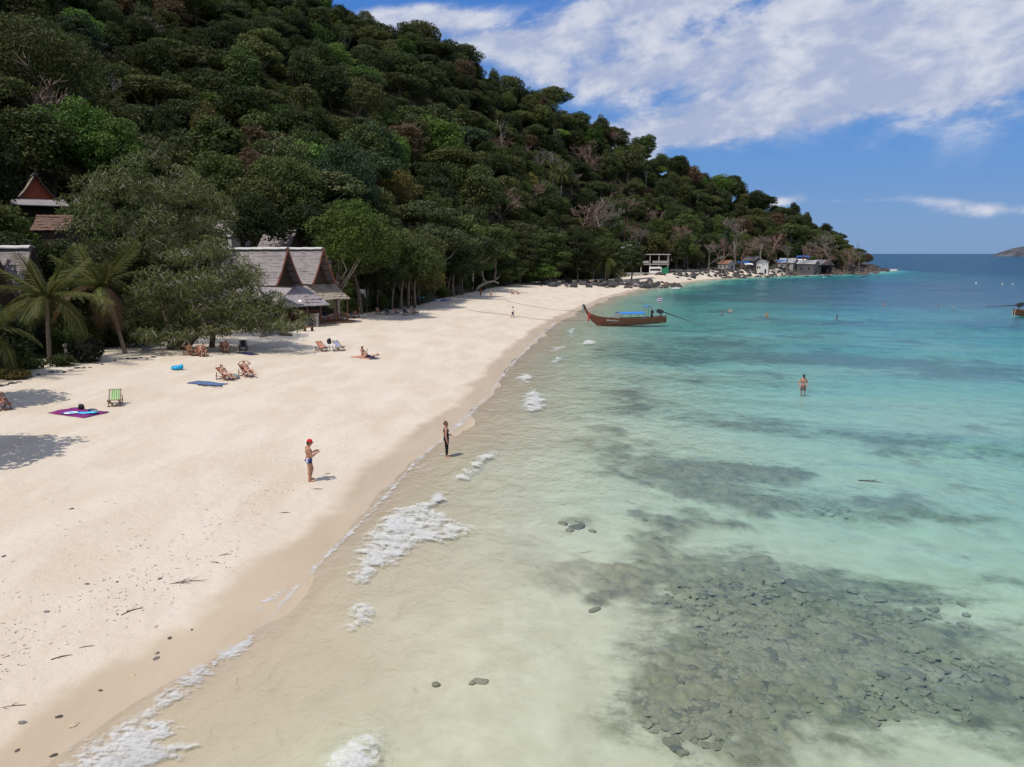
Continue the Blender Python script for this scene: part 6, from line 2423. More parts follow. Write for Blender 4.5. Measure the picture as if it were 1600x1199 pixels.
    m.beam((ex - 0.4, 0.1, ez + 0.05), (ex - 1.7, 0.1, ez + 0.28), 0.05, 0.05)
    m.build('tiller', MAT['metal'], en)
    m = MB()
    m.tube([(5.4, 0, 0.8), (5.4, 0, 1.42)], 0.07, 7)
    m.build('engine_pivot', MAT['engine'], root)
    m = MB()
    e0, e1 = Vector((ex + 0.4, 0, ez - 0.05)), Vector((10.4, 0, -0.12 + shaft_up))
    m.tube([e0, e0.lerp(e1, 0.55)], [0.085, 0.065], 7)
    m.tube([e0.lerp(e1, 0.5), e1], [0.045, 0.04], 6)
    sh = m.build('propeller_shaft', MAT['engine'], root)
    m = MB()
    d = (e1 - e0).normalized()
    m.ell(e1, 0.07, None, 7, 5)
    for k in range(3):
        a = k * 2.094
        u = Vector((0, math.cos(a), math.sin(a)))
        v = Vector((0.35, -math.sin(a), math.cos(a))).normalized()
        m.slab([[e1 + u * 0.04 - v * 0.02, e1 + u * 0.04 + v * 0.02], [e1 + u * 0.2 - v * 0.09, e1 + u * 0.2 + v * 0.09], [e1 + u * 0.28 - v * 0.03, e1 + u * 0.28 + v * 0.03]], d * 0.015)
    m.build('propeller', MAT['metal'], sh)
    m = MB()
    for k in range(4):
        m.beam((5.95 + 0.02 * k, -0.3, 0.7 - 0.22 * k), (5.98 + 0.02 * k, 0.3, 0.7 - 0.22 * k), 0.04, 0.04)
    m.beam((6.1, -0.3, 0.95), (6.2, -0.3, -0.2), 0.04, 0.04)
    m.beam((6.1, 0.3, 0.95), (6.2, 0.3, -0.2), 0.04, 0.04)
    m.build('stern_ladder', MAT['white'], root)
    # white registration plates and painted flourish on the bow, both sides
    wm_ = MB()
    rng = np.random.default_rng(4)
    for sg in (-1, 1):
        for k in range(9):
            x = -3.55 + 0.20 * k
            hb = np.interp(x, [s[0] for s in st], [s[1] for s in st])
            gz_ = np.interp(x, [s[0] for s in st], [s[2] for s in st])
            kz = np.interp(x, [s[0] for s in st], [s[3] for s in st])
            zc = kz + (gz_ - kz) * 0.72
            y = sg * (hb * 0.955 + 0.035)
            hh_ = 0.05 + 0.08 * rng.random()
            wm_.slab([[(x, y, zc - hh_), (x + 0.11, y, zc - hh_ + 0.02)], [(x + 0.05 * rng.normal(), y + sg * 0.015, zc + hh_), (x + 0.11, y + sg * 0.015, zc + hh_ * 0.7)]], (0, sg * 0.012, 0))
    wm_.build('bow_lettering', MAT['white'], root)
    return root


wb0, wb1 = Vector(on_plane(930, 507.5)), Vector(on_plane(1046, 503.5))
dv = wb1 - wb0
bang = math.atan2(dv.y, dv.x)
bmid = wb0 + Vector((math.cos(bang), math.sin(bang), 0)) * 5.0
boat = longtail((bmid.x, bmid.y, 0.08), bang, 'varnished wooden longtail boat with a blue canopy moored bow to the beach')
boat.scale.z = 0.93


def bt(x, y, z):
    return Vector((bmid.x, bmid.y, 0.08)) + Matrix.Rotation(bang, 3, 'Z') @ Vector((x, y, z))


m = MB()
for k in range(3):
    m.slab([[(-0.13 + 0.05 * k, -0.14 + 0.02 * k, 0.0), (-0.02 + 0.05 * k, -0.14, 0.02)], [(-0.2 + 0.05 * k, -0.16, -0.5), (-0.06 + 0.05 * k, -0.15, -0.52)], [(-0.16 + 0.05 * k, -0.15, -1.15 + 0.18 * k), (-0.08 + 0.05 * k, -0.15, -1.1 + 0.18 * k)]], (0, 0.02, 0))
m.tube([(-0.2, -0.13, 0.05), (0.2, -0.13, 0.22), (0.2, 0.13, 0.22), (-0.2, 0.13, 0.05), (-0.2, -0.13, 0.05)], 0.06, 6)
o = m.build('bow_ribbon', MAT['red_cloth'], None, loc=bt(-6.02, 0, 1.35), rz=bang)
tag(o, 'red cloth ribbons tied round the bow post of the longtail boat', 'ribbon')
m = MB()
m.tube([(0, 0, 0), (-0.16, -0.02, -0.5), (-0.2, 0, -1.05)], [0.05, 0.06, 0.07], 6)
m.tube([(0.02, 0.06, 0), (-0.1, 0.05, -0.5), (-0.12, 0.05, -0.8)], [0.04, 0.05, 0.05], 6)
o = m.build('bow_tassel', MAT['teal_cloth'], None, loc=bt(-6.85, -0.12, 2.65), rz=bang)
tag(o, 'blue-grey tassel hanging from the tip of the bow post', 'tassel')
fg = empty('flag', bt(5.7, 0.4, 0.9))
tag(fg, 'small red, white and blue striped flag at the stern of the longtail boat', 'flag')
m = MB()
m.tube([(0, 0, -0.3), (0.1, 0, 2.6)], 0.02, 5)
m.build('pole', MAT['metal'], fg)
for k, (z, h_, mt) in enumerate([(2.52, 0.1, 'red_cloth'), (2.42, 0.1, 'white'), (2.24, 0.18, 'blue_cloth'), (2.14, 0.1, 'white'), (2.04, 0.1, 'red_cloth')]):
    m = MB()
    m.slab([[(0.1 - 0.15 * i + 0.0, 0.05 * math.sin(i * 1.3), z + h_ * j - 0.03 * i) for i in range(6)] for j in (0, 1)], (0, 0.01, 0))
    m.build('stripe', MAT[mt], fg)
for k, (x, y, z, s_, mat, lab) in enumerate([(1.2, -0.3, 0.42, (0.7, 0.5, 0.35), 'blue_cloth', 'blue bundle lying under the canopy of the longtail boat'), (2.9, 0.3, 0.42, (0.5, 0.4, 0.4), 'blue_tarp', 'blue crate beside the boatman'), (-2.9, 0.1, 0.95, (0.5, 0.4, 0.16), 'grey_cloth', 'pale bundle on the foredeck of the longtail boat')]):
    m = MB()
    m.box((0, 0, s_[2] / 2), s_)
    m.ell((0, 0, s_[2]), (s_[0] * 0.42, s_[1] * 0.42, s_[2] * 0.35), None, 9, 5)
    o = m.build('cargo_bundle', MAT[mat], None, loc=bt(x, y, z - 0.25), rz=bang)
    tag(o, lab, 'bundle')

# anchor rock chain marker near the bow: dark weedy mooring line end
for (a, b, lab) in [((728, 486), bt(-5.3, -0.1, 0.5), 'long mooring rope sagging across the sand to the near side of the bow'), ((790, 478), bt(-6.2, 0.1, 1.7), 'second mooring rope running from the bow post to the trees')]:
    s0 = hit(*a)
    s0.z += 0.25 if a[0] < 750 else 0.9
    pts = []
    for k in range(25):
        q = k / 24
        p = s0.lerp(b, q)
        p.z -= math.sin(math.pi * q) * (0.55 if a[0] < 750 else 0.35)
        p.z = max(p.z, max(ground(p.x, p.y), 0) + 0.04)
        pts.append(p)
    m = MB()
    m.tube([p - s0 for p in pts], 0.028, 5)
    o = m.build('mooring_rope', MAT['rope'], None, loc=s0)
    tag(o, lab, 'rope', 'mooring ropes of the longtail boat')

# second boat at the right edge: stern with raised shaft towards us
q0 = Vector(on_plane(1583, 493))
b2 = longtail((0, 0, 0), 0, 'dark longtail boat cut off by the right edge, its propeller shaft lifted clear', True, 1.35)
ang2 = R(176)
off = Matrix.Rotation(ang2, 3, 'Z') @ Vector((6.2, 0, 0))
b2.location = (q0.x - off.x, q0.y - off.y, 0.08)
b2.rotation_euler.z = ang2

# kayak on the sand
kp = hit(684, 471)
ky = empty('kayak', (kp.x, kp.y, kp.z), R(172))
tag(ky, 'blue kayak with a white middle lying on the sand', 'kayak')


def kay(x0, x1, name, mat, parent, n=7, sc=1.0, zo=0):
    m = MB()
    g = []
    rings = []
    for i in range(n):
        x = x0 + (x1 - x0) * i / (n - 1)
        q = max(0.02, 1 - (abs(x) / 2.3) ** 2.2)
        wd, ht = 0.40 * q ** 0.7 * sc, 0.19 * (0.45 + 0.55 * q) * sc
        rise = 0.14 * (abs(x) / 2.3) ** 3
        rings.append([(x, wd * math.cos(a), zo + 0.2 + rise + ht * math.sin(a) * (1 if math.sin(a) < 0 else 0.65)) for a in np.linspace(0, 2 * math.pi, 12, endpoint=False)])
    vs = [p for r_ in rings for p in r_]
    fs = [(i * 12 + k, i * 12 + (k + 1) % 12, (i + 1) * 12 + (k + 1) % 12, (i + 1) * 12 + k) for i in range(n - 1) for k in range(12)]
    fs += [tuple(range(12))[::-1], tuple((n - 1) * 12 + k for k in range(12))]
    m.add(vs, fs)
    return m.build(name, mat, parent, True)


MAT['kayak_blue'] = plain('kayak_blue', (0.02, 0.17, 0.52), 0.35, 0.5, 0.06)
kay(-2.3, 2.3, 'hull', MAT['kayak_blue'], ky, 15)
kay(-0.55, 0.45, 'white_panel', MAT['white'], ky, 5, 1.03, 0.003)
m = MB()
m.ell((0.1, 0, 0.36), (0.45, 0.24, 0.05), None, 12, 6)
m.build('seat', MAT['grey'], ky, True)
m = MB()
m.ell((-1.25, 0, 0.35), (0.3, 0.18, 0.04), None, 12, 6)
m.build('hatch', MAT['black'], ky, True)
kp = hit(646, 467)
k2 = empty('kayak', kp, R(168))
tag(k2, 'light blue kayak half hidden behind tree trunks', 'kayak')
MAT['kayak_pale'] = plain('kayak_pale', (0.10, 0.42, 0.60), 0.35, 0.5, 0.06)
kay(-2.0, 2.0, 'hull', MAT['kayak_pale'], k2, 13)
m = MB()
m.ell((0, 0, 0.36), (0.45, 0.22, 0.05), None, 12, 6)
m.build('seat', MAT['black'], k2, True)

# ================================================================== PEOPLE
def skin_mat(name, c):
    return plain(name, c, 0.5, 0.35, 0.08, 9)


SK = dict(tan=skin_mat('skin_tan', (0.40, 0.205, 0.125)), fair=skin_mat('skin_fair', (0.52, 0.31, 0.225)), brown=skin_mat('skin_brown', (0.25, 0.125, 0.075)), red=skin_mat('skin_red', (0.46, 0.235, 0.165)))
MAT['hair_dark'] = plain('hair_dark', (0.028, 0.017, 0.012), 0.55, 0.3, 0.3, 30)
MAT['hair_brown'] = plain('hair_brown', (0.10, 0.05, 0.028), 0.55, 0.3, 0.3, 30)
MAT['cap_red'] = plain('cap_red', (0.62, 0.015, 0.03), 0.7, 0.2, 0.06)
MAT['cap_dark'] = plain('cap_dark', (0.022, 0.022, 0.045), 0.7, 0.2, 0.1)
MAT['black_cloth'] = plain('black_cloth', (0.014, 0.013, 0.016), 0.85, 0.1, 0.25, 12)
MAT['plum_cloth'] = plain('plum_cloth', (0.032, 0.026, 0.05), 0.85, 0.1, 0.3, 12)
MAT['navy_cloth'] = plain('navy_cloth', (0.02, 0.035, 0.11), 0.85, 0.1, 0.25, 12)
MAT['white_cloth'] = plain('white_cloth', (0.72, 0.71, 0.69), 0.85, 0.1, 0.08, 12)
MAT['orange_cloth'] = plain('orange_cloth', (0.62, 0.11, 0.03), 0.85, 0.1, 0.1, 12)
MAT['glass_dark'] = plain('glass_dark', (0.01, 0.01, 0.012), 0.15, 0.6, 0.05)
# patterned swim trunks: navy with white and blue blotches
tm_, t, out = new_mat('print_trunks')
p = t.new('ShaderNodeBsdfPrincipled')
vz = t.new('ShaderNodeTexVoronoi')
vz.inputs['Scale'].default_value = 16
t.l.new(t.new('ShaderNodeTexCoord').outputs['Object'], vz.inputs['Vector'])
sx = t.new('ShaderNodeSeparateXYZ')
t.l.new(vz.outputs['Color'], sx.inputs[0])
c = t.mix(t.m('GREATER_THAN', sx.outputs[0], 0.66), (0.014, 0.016, 0.05), (0.60, 0.62, 0.70))
t.l.new(t.mix(t.m('GREATER_THAN', sx.outputs[1], 0.7), c, (0.04, 0.07, 0.30)), p.inputs['Base Color'])
p.inputs['Roughness'].default_value = 0.8
t.l.new(p.outputs[0], out.inputs[0])
MAT['print_trunks'] = tm_


def V3(*a):
    return Vector(a)


def unit(v):
    return Vector(v).normalized()


PUFF = [0.0]                                       # a little more flesh on a figure


def remeshed(mb, name, voxel, mat, smooth=2, keep=None):
    """fuse overlapping shapes to ONE continuous surface"""
    me = mb.mesh(name, mat)
    tmp = bpy.data.objects.new('tmp', me)
    COL.objects.link(tmp)
    md = tmp.modifiers.new('r', 'REMESH')
    md.mode = 'VOXEL'
    md.voxel_size = voxel
    md.use_smooth_shade = True
    if smooth:
        s = tmp.modifiers.new('s', 'SMOOTH')
        s.iterations = smooth
        s.factor = 0.5
    if PUFF[0]:
        pf = tmp.modifiers.new('p', 'DISPLACE')
        pf.strength = PUFF[0]
        pf.mid_level = 0.0
    if keep:
        dm = tmp.modifiers.new('d', 'DECIMATE')
        dm.ratio = keep
    dg = bpy.context.evaluated_depsgraph_get()
    dg.update()
    res = bpy.data.meshes.new_from_object(tmp.evaluated_get(dg), depsgraph=dg)
    res.name = name
    bpy.data.objects.remove(tmp)
    if not res.materials:
        res.materials.append(mat)
    res.polygons.foreach_set('use_smooth', [True] * len(res.polygons))
    return res


def person(label, group=None, H=1.75, skin='tan', pose=None, wear=(), hair=None, hair_long=False, cap=None, glasses=False, beard=None, fine=0.014, fingers=True, cat='person', female=False, grip=0.5, puff=0.006):
    """one body, posed by the directions of its segments (x right, y forward, z up); origin under the pelvis at foot level"""
    P = dict(torso=(0, 0, 1), neck=(0, 0.08, 1), face=(0, 1, 0), side=(1, 0, 0),
             ual=(-0.12, 0, -1), fal=(-0.02, 0.15, -1), uar=(0.12, 0, -1), far=(0.02, 0.15, -1),
             thl=(-0.04, 0.02, -1), shl=(0, -0.02, -1), thr=(0.04, 0.02, -1), shr=(0, -0.02, -1), ftl=(-0.15, 1, -0.12), ftr=(0.15, 1, -0.12))
    P.update(pose or {})
    P = {k: (unit(v) if not isinstance(v, (int, float)) else v) for k, v in P.items()}
    pel = V3(0, 0, 0)
    T, S = P['torso'], P['side']
    Fw = S.cross(T) * -1
    if Fw.length < 1e-3:
        Fw = V3(0, 1, 0)
    Fw = T.cross(S)
    S = Fw.cross(T).normalized() if Fw.cross(T).dot(S) > 0 else T.cross(Fw).normalized()
    Fw = T.cross(S).normalized()
    Rt = Matrix((S, Fw, T)).transposed()
    waist = pel + T * 0.10 * H
    chest = pel + T * 0.215 * H
    nb = pel + T * 0.30 * H
    hd = nb + P['neck'] * 0.105 * H
    sw = (0.108 if not female else 0.094) * H
    sh = {'l': pel + T * 0.275 * H - S * sw, 'r': pel + T * 0.275 * H + S * sw}
    hip = {'l': pel - S * 0.05 * H, 'r': pel + S * 0.05 * H}
    J = {}
    for s in 'lr':
        J['el' + s] = sh[s] + P['ua' + s] * 0.172 * H
        J['wr' + s] = J['el' + s] + P['fa' + s] * 0.148 * H
        J['kn' + s] = hip[s] + P['th' + s] * 0.245 * H
        J['an' + s] = J['kn' + s] + P['sh' + s] * 0.235 * H
    low = min(min(J['anl'].z, J['anr'].z) - 0.04 * H, 0 - 0.07 * H if P['thl'].z > -0.5 else 9)
    k = H

    def torso(m, g=0.0):
        m.ell(pel + T * 0.015 * k, (0.095 * k + g, 0.068 * k + g, 0.075 * k + g), Rt, 14, 9)
        m.ell(waist, ((0.077 if not female else 0.068) * k + g, 0.058 * k + g, 0.10 * k + g), Rt, 14, 9)
        m.ell(chest, ((0.097 if not female else 0.083) * k + g, 0.066 * k + g, 0.088 * k + g), Rt, 14, 9)

    m = MB()
    torso(m)
    for sx_ in (-1, 1):                                     # chest and seat
        m.ell(chest + S * sx_ * 0.042 * k + Fw * 0.036 * k + T * 0.01 * k, (0.045 * k, (0.034 if not female else 0.05) * k, 0.04 * k), Rt, 9, 7)
        m.ell(pel + S * sx_ * 0.042 * k - Fw * 0.032 * k - T * 0.015 * k, (0.05 * k, 0.048 * k, 0.055 * k), Rt, 9, 7)
    m.capsule(nb - T * 0.035 * k, hd, 0.036 * k, 0.031 * k)
    m.capsule(sh['l'], sh['r'], 0.038 * k, 0.038 * k)
    m.capsule(nb - T * 0.01 * k, sh['l'], 0.036 * k, 0.03 * k)
    m.capsule(nb - T * 0.01 * k, sh['r'], 0.036 * k, 0.03 * k)
    # head
    N = P['neck']
    Fc = P['face']
    Fc = (Fc - N * Fc.dot(N)).normalized()
    Sd = Fc.cross(N).normalized()
    Rh = Matrix((Sd, Fc, N)).transposed()
    m.ell(hd + N * 0.028 * k, (0.043 * k, 0.053 * k, 0.055 * k), Rh, 14, 10)
    m.ell(hd - N * 0.012 * k + Fc * 0.016 * k, (0.033 * k, 0.038 * k, 0.04 * k), Rh, 12, 8)
    m.capsule(hd + N * 0.022 * k + Fc * 0.05 * k, hd + N * 0.004 * k + Fc * 0.060 * k, 0.006 * k, 0.0085 * k, 7)     # nose
    m.ell(hd - N * 0.036 * k + Fc * 0.043 * k, (0.013 * k, 0.011 * k, 0.010 * k), Rh, 8, 6)                              # chin
    m.ell(hd - N * 0.018 * k + Fc * 0.049 * k, (0.014 * k, 0.008 * k, 0.005 * k), Rh, 8, 5)                              # lips
    for sx_ in (-1, 1):
        m.ell(hd + N * 0.012 * k + Sd * sx_ * 0.043 * k - Fc * 0.004 * k, (0.007 * k, 0.013 * k, 0.019 * k), Rh, 7, 6)   # ears
    for s, sg in (('l', -1), ('r', 1)):
        ua, fa = P['ua' + s], P['fa' + s]
        m.capsule(sh[s], J['el' + s], 0.035 * k, 0.025 * k)
        m.ell(sh[s].lerp(J['el' + s], 0.45), 0.031 * k, None, 9, 7)
        m.capsule(J['el' + s], J['wr' + s], 0.026 * k, 0.017 * k)
        m.ell(J['el' + s].lerp(J['wr' + s], 0.25), 0.027 * k, None, 9, 7)
        th, shn = P['th' + s], P['sh' + s]
        m.capsule(hip[s], J['kn' + s], 0.056 * k, 0.034 * k)
        m.ell(hip[s].lerp(J['kn' + s], 0.35), 0.053 * k, None, 10, 7)
        m.capsule(J['kn' + s], J['an' + s], 0.033 * k, 0.021 * k)
        ft = P['ft' + s]
        back = (V3(0, 0, 0) - Vector(ft))
        m.ell(J['kn' + s].lerp(J['an' + s], 0.30) + unit(back + shn * back.dot(shn) * -1) * 0.012 * k, (0.031 * k, 0.031 * k, 0.05 * k), None, 9, 7)
        heel = J['an' + s] + shn * 0.022 * k - ft * 0.02 * k
        m.capsule(heel, heel + ft * 0.115 * k, 0.020 * k, 0.016 * k, 8)
        m.ell(heel + ft * 0.10 * k, (0.026 * k, 0.028 * k, 0.014 * k), None, 9, 6)
        # hand: palm, four fingers of different lengths, thumb from the side of the palm
        w0 = J['wr' + s]
        hx = fa.cross(V3(0, 0, 1))
        hx = hx.normalized() if hx.length > 0.2 else V3(0, 1, 0)
        pn = hx.cross(fa).normalized()
        palm = w0 + fa * 0.028 * k
        Rp = Matrix((hx, pn, fa)).transposed()
        m.ell(palm, (0.023 * k, 0.0115 * k, 0.033 * k), Rp, 10, 7)
        if fingers:
            for i, L_ in enumerate((0.040, 0.045, 0.042, 0.034)):
                b0 = palm + fa * 0.024 * k + hx * (i - 1.5) * 0.0118 * k
                d1 = unit(fa + pn * (-0.35 * grip) + hx * (i - 1.5) * 0.06)
                d2 = unit(fa + pn * (-1.2 * grip))
                b1 = b0 + d1 * L_ * 0.52 * k
                m.capsule(b0 - d1 * 0.008 * k, b1, 0.0054 * k, 0.005 * k, 6)
                m.capsule(b1, b1 + d2 * L_ * 0.48 * k, 0.005 * k, 0.0042 * k, 6)
            tb = palm - fa * 0.008 * k - hx * sg * 0.018 * k
            t1 = tb + unit(fa * 0.75 - hx * sg * 0.75 - pn * 0.2) * 0.026 * k
            m.capsule(tb, t1, 0.0068 * k, 0.0058 * k, 6)
            m.capsule(t1, t1 + unit(fa - hx * sg * 0.25 - pn * 0.3) * 0.02 * k, 0.0058 * k, 0.0048 * k, 6)
    PUFF[0] = puff
    me = remeshed(m, 'person', fine, SK[skin], 1)
    body = link('person', me)
    tag(body, label, cat, group)
    body['floor'] = low
    # eyes
    e = MB()
    for sx_ in (-1, 1):
        e.ell(hd + N * 0.018 * k + Sd * sx_ * 0.018 * k + Fc * (0.047 * k + puff), 0.0065 * k, None, 7, 6)
    e.build('eyes', MAT['white'] if False else MAT['hair_dark'], body, True)
    vx = max(fine, 0.012)
    if glasses:
        g_ = MB()
        for sx_ in (-1, 1):
            g_.ell(hd + N * 0.018 * k + Sd * sx_ * 0.019 * k + Fc * (0.052 * k + puff), (0.017 * k, 0.006 * k, 0.013 * k), Rh, 9, 6)
            g_.beam(hd + N * 0.02 * k + Sd * sx_ * (0.038 * k + puff) + Fc * 0.048 * k, hd + N * 0.02 * k + Sd * sx_ * (0.049 * k + puff) - Fc * 0.005 * k, 0.006, 0.008)
        g_.beam(hd + N * 0.02 * k - Sd * 0.01 * k + Fc * (0.056 * k + puff), hd + N * 0.02 * k + Sd * 0.01 * k + Fc * (0.056 * k + puff), 0.006, 0.006)
        g_.build('sunglasses', MAT['glass_dark'], body, True)
    if hair:
        h_ = MB()
        h_.ell(hd + N * 0.034 * k - Fc * 0.010 * k, (0.048 * k, 0.052 * k, 0.054 * k), Rh, 14, 9)
        h_.ell(hd + N * 0.005 * k - Fc * 0.028 * k, (0.044 * k, 0.032 * k, 0.05 * k), Rh, 12, 8)
        if hair_long:
            a0 = hd - Fc * 0.035 * k
            h_.capsule(a0, a0 - T * 0.12 * k - Fw * 0.03 * k, 0.04 * k, 0.024 * k)
            h_.capsule(a0 - T * 0.10 * k - Fw * 0.03 * k, a0 - T * 0.2 * k - Fw * 0.035 * k, 0.026 * k, 0.012 * k)
        link('hair', remeshed(h_, 'hair', vx, MAT[hair], 1), body)
    if hair == 'bun':
        pass
    if beard:
        b_ = MB()
        b_.ell(hd - N * 0.030 * k + Fc * 0.030 * k, (0.032 * k, 0.032 * k, 0.026 * k), Rh, 12, 8)
        b_.ell(hd - N * 0.052 * k + Fc * 0.036 * k, (0.02 * k, 0.02 * k, 0.022 * k), Rh, 10, 7)
        link('beard', remeshed(b_, 'beard', vx, MAT[beard], 1), body)
    if cap:
        c_ = MB()
        ctr = hd + N * 0.040 * k
        vs_, n1 = [], 16
        rings = []
        for j_ in range(6):
            ph = math.pi / 2 * j_ / 5
            rings.append([ctr + Rh @ V3((0.052 * k + puff * 1.25) * math.cos(ph) * math.cos(a), (0.060 * k + puff * 1.25) * math.cos(ph) * math.sin(a) - 0.003 * k, (0.056 * k + puff * 1.25) * math.sin(ph)) for a in np.linspace(0, 2 * math.pi, n1, endpoint=False)])
        c_.add([p_ for r_ in rings for p_ in r_], [(j_ * n1 + i, j_ * n1 + (i + 1) % n1, (j_ + 1) * n1 + (i + 1) % n1, (j_ + 1) * n1 + i) for j_ in range(5) for i in range(n1)])
        co = c_.build('cap', MAT[cap], body, True)
        b_ = MB()
        g_ = []
        for q in (0.0, 0.5, 1.0):
            g_.append([ctr + Rh @ V3((0.046 * k + puff) * math.sin(a) * (1 - 0.12 * q), (0.050 * k + puff) * math.cos(a) + 0.046 * k * q * math.cos(a * 0.8), 0.004 * k - 0.016 * k * q - 0.006 * k * math.sin(a) ** 2) for a in np.linspace(-1.15, 1.15, 9)])
        b_.slab(g_, N * 0.006 * k)
        b_.build('peak', MAT[cap], co)
    for wn, mat in wear:
        w_ = MB()
        if wn in ('trunks', 'shorts', 'trousers', 'bikini_bottom'):
            w_.ell(pel + T * 0.004 * k, (0.099 * k, 0.076 * k, 0.05 * k), Rt, 14, 9)
            for sx_ in (-1, 1):
                w_.ell(pel + S * sx_ * 0.042 * k - Fw * 0.032 * k - T * 0.012 * k, (0.055 * k, 0.054 * k, 0.056 * k), Rt, 10, 7)
            cut = dict(trunks=0.16, bikini_bottom=0.05, shorts=0.62, trousers=1.0)[wn]
            for s in 'lr':
                if wn != 'bikini_bottom':
                    w_.capsule(hip[s], hip[s].lerp(J['kn' + s], cut), 0.063 * k, (0.063 - 0.021 * cut) * k)
                    w_.ell(hip[s].lerp(J['kn' + s], min(0.35, cut)), 0.060 * k, None, 10, 7)
                if wn == 'trousers':
                    w_.capsule(J['kn' + s], J['kn' + s].lerp(J['an' + s], 0.78), 0.042 * k, 0.031 * k)
        elif wn in ('tank', 'shirt'):
            g_ = 0.009 * k
            w_.ell(pel + T * 0.035 * k, (0.098 * k + g_ * .3, 0.07 * k + g_ * .3, 0.055 * k), Rt, 14, 9)
            w_.ell(waist, (0.079 * k + g_, 0.060 * k + g_, 0.10 * k), Rt, 14, 9)
            w_.ell(chest, (0.098 * k + g_, 0.066 * k + g_ * 1.5, 0.075 * k), Rt, 14, 9)
            for sx_ in (-1, 1):
                w_.ell(chest + S * sx_ * 0.042 * k + Fw * 0.040 * k, (0.048 * k, 0.038 * k, 0.045 * k), Rt, 9, 7)
                a_ = pel + T * 0.27 * k + S * sx_ * 0.055 * k
                w_.capsule(a_ + Fw * 0.045 * k - T * 0.02 * k, a_ + T * 0.045 * k, 0.017 * k, 0.017 * k, 8)
                w_.capsule(a_ - Fw * 0.045 * k - T * 0.02 * k, a_ + T * 0.045 * k, 0.017 * k, 0.017 * k, 8)
                if wn == 'shirt':
                    s = 'l' if sx_ < 0 else 'r'
                    w_.capsule(nb - T * 0.012 * k, sh[s], 0.042 * k, 0.043 * k)
                    w_.capsule(sh[s], sh[s].lerp(J['el' + s], 0.6), 0.043 * k, 0.038 * k)
        elif wn == 'bikini_top':
            for sx_ in (-1, 1):
                w_.ell(chest + S * sx_ * 0.042 * k + Fw * 0.042 * k + T * 0.01 * k, (0.042 * k, 0.046 * k, 0.034 * k), Rt, 9, 7)
            for a in range(16):
                a0, a1 = a / 16 * 6.283, (a + 1) / 16 * 6.283
                f_ = lambda q: chest + S * math.cos(q) * 0.088 * k + Fw * math.sin(q) * 0.071 * k + T * 0.004 * k
                w_.capsule(f_(a0), f_(a1), 0.007 * k, 0.007 * k, 5)
        link(wn, remeshed(w_, wn, vx if wn != 'bikini_top' else 0.01, MAT[mat], 1), body)
    PUFF[0] = 0.0
    body['joints'] = [*J['wrl'], *J['wrr'], *hd]
    return body


def place(o, p, rz, dz=0.0, sink=0.0):
    """stand a person at p (a point of the ground)"""
    low = o['floor']
    o.location = (p.x, p.y, p.z - low + dz - sink)
    o.rotation_euler.z = rz
    del o['floor']
    del o['joints']


def jpt(o, i):
    return Vector(o['joints'][3 * i:3 * i + 3])


RZ_RIGHT = -math.pi / 2           # facing the sea side (+x)
# man with the red cap and phone
p = hit(484, 752)
pz = dict(torso=(0, -0.03, 1), neck=(0, 0.35, 1), face=(0, 1, -0.45), ual=(-0.22, 0.30, -1), fal=(0.30, 1, 0.42), uar=(0.22, 0.22, -1), far=(-0.32, 1, 0.45),
          thr=(0.06, -0.02, -1), shr=(0.02, -0.05, -1), thl=(-0.05, 0.34, -1), shl=(-0.02, -0.22, -1), ftl=(-0.12, 1, -0.15), ftr=(0.2, 1, -0.15))
man1 = person('bare-chested man in a red cap and patterned trunks looking at a phone on the sand', None, 1.80, 'tan', pz, [('trunks', 'print_trunks')], 'hair_dark', cap='cap_red', fine=0.0085, grip=0.9, puff=0.013)
wl_, wr_ = jpt(man1, 0), jpt(man1, 1)
low = man1['floor']
rz = RZ_RIGHT + R(28)
place(man1, p, rz)
ph = (wl_ + wr_) / 2 + Vector((0, 0.10, 0.05))
m = MB()
rq = Matrix.Rotation(R(-40), 3, 'X')
m.box((0, 0, 0), (0.078, 0.155, 0.012), rq)
m.box(rq @ Vector((0, 0, 0.007)), (0.068, 0.14, 0.002), rq)
o = m.build('mobile_phone', MAT['glass_dark'], None, loc=Vector(man1.location) + Matrix.Rotation(rz, 3, 'Z') @ ph, rz=rz)
tag(o, 'dark mobile phone held by the man in the red cap', 'phone')

# bearded man with the tank top
p = hit(698, 714)
pz = dict(torso=(0, -0.05, 1), neck=(0, 0.05, 1), face=(0, 1, -0.05), uar=(0.12, -0.08, -1), far=(0.04, 0.22, -1), ual=(-0.15, 0.1, -1), fal=(0.5, 0.85, -0.25), thr=(0.03, 0.0, -1), thl=(-0.03, 0.05, -1), ftl=(-0.1, 1, -0.1), ftr=(0.12, 1, -0.1))
man2 = person('bearded man in a dark tank top and rolled black trousers standing in the wash', None, 1.78, 'red', pz, [('tank', 'plum_cloth'), ('trousers', 'black_cloth')], 'hair_brown', glasses=True, beard='hair_brown', fine=0.0085)
bh = jpt(man2, 2)
hb_ = MB()
hb_.ell(bh + Vector((0, -0.085, 0.03)), (0.045, 0.05, 0.05), None, 10, 7)
hb_.build('hair_bun', MAT['hair_brown'], man2, True)
place(man2, p, RZ_RIGHT + R(8))

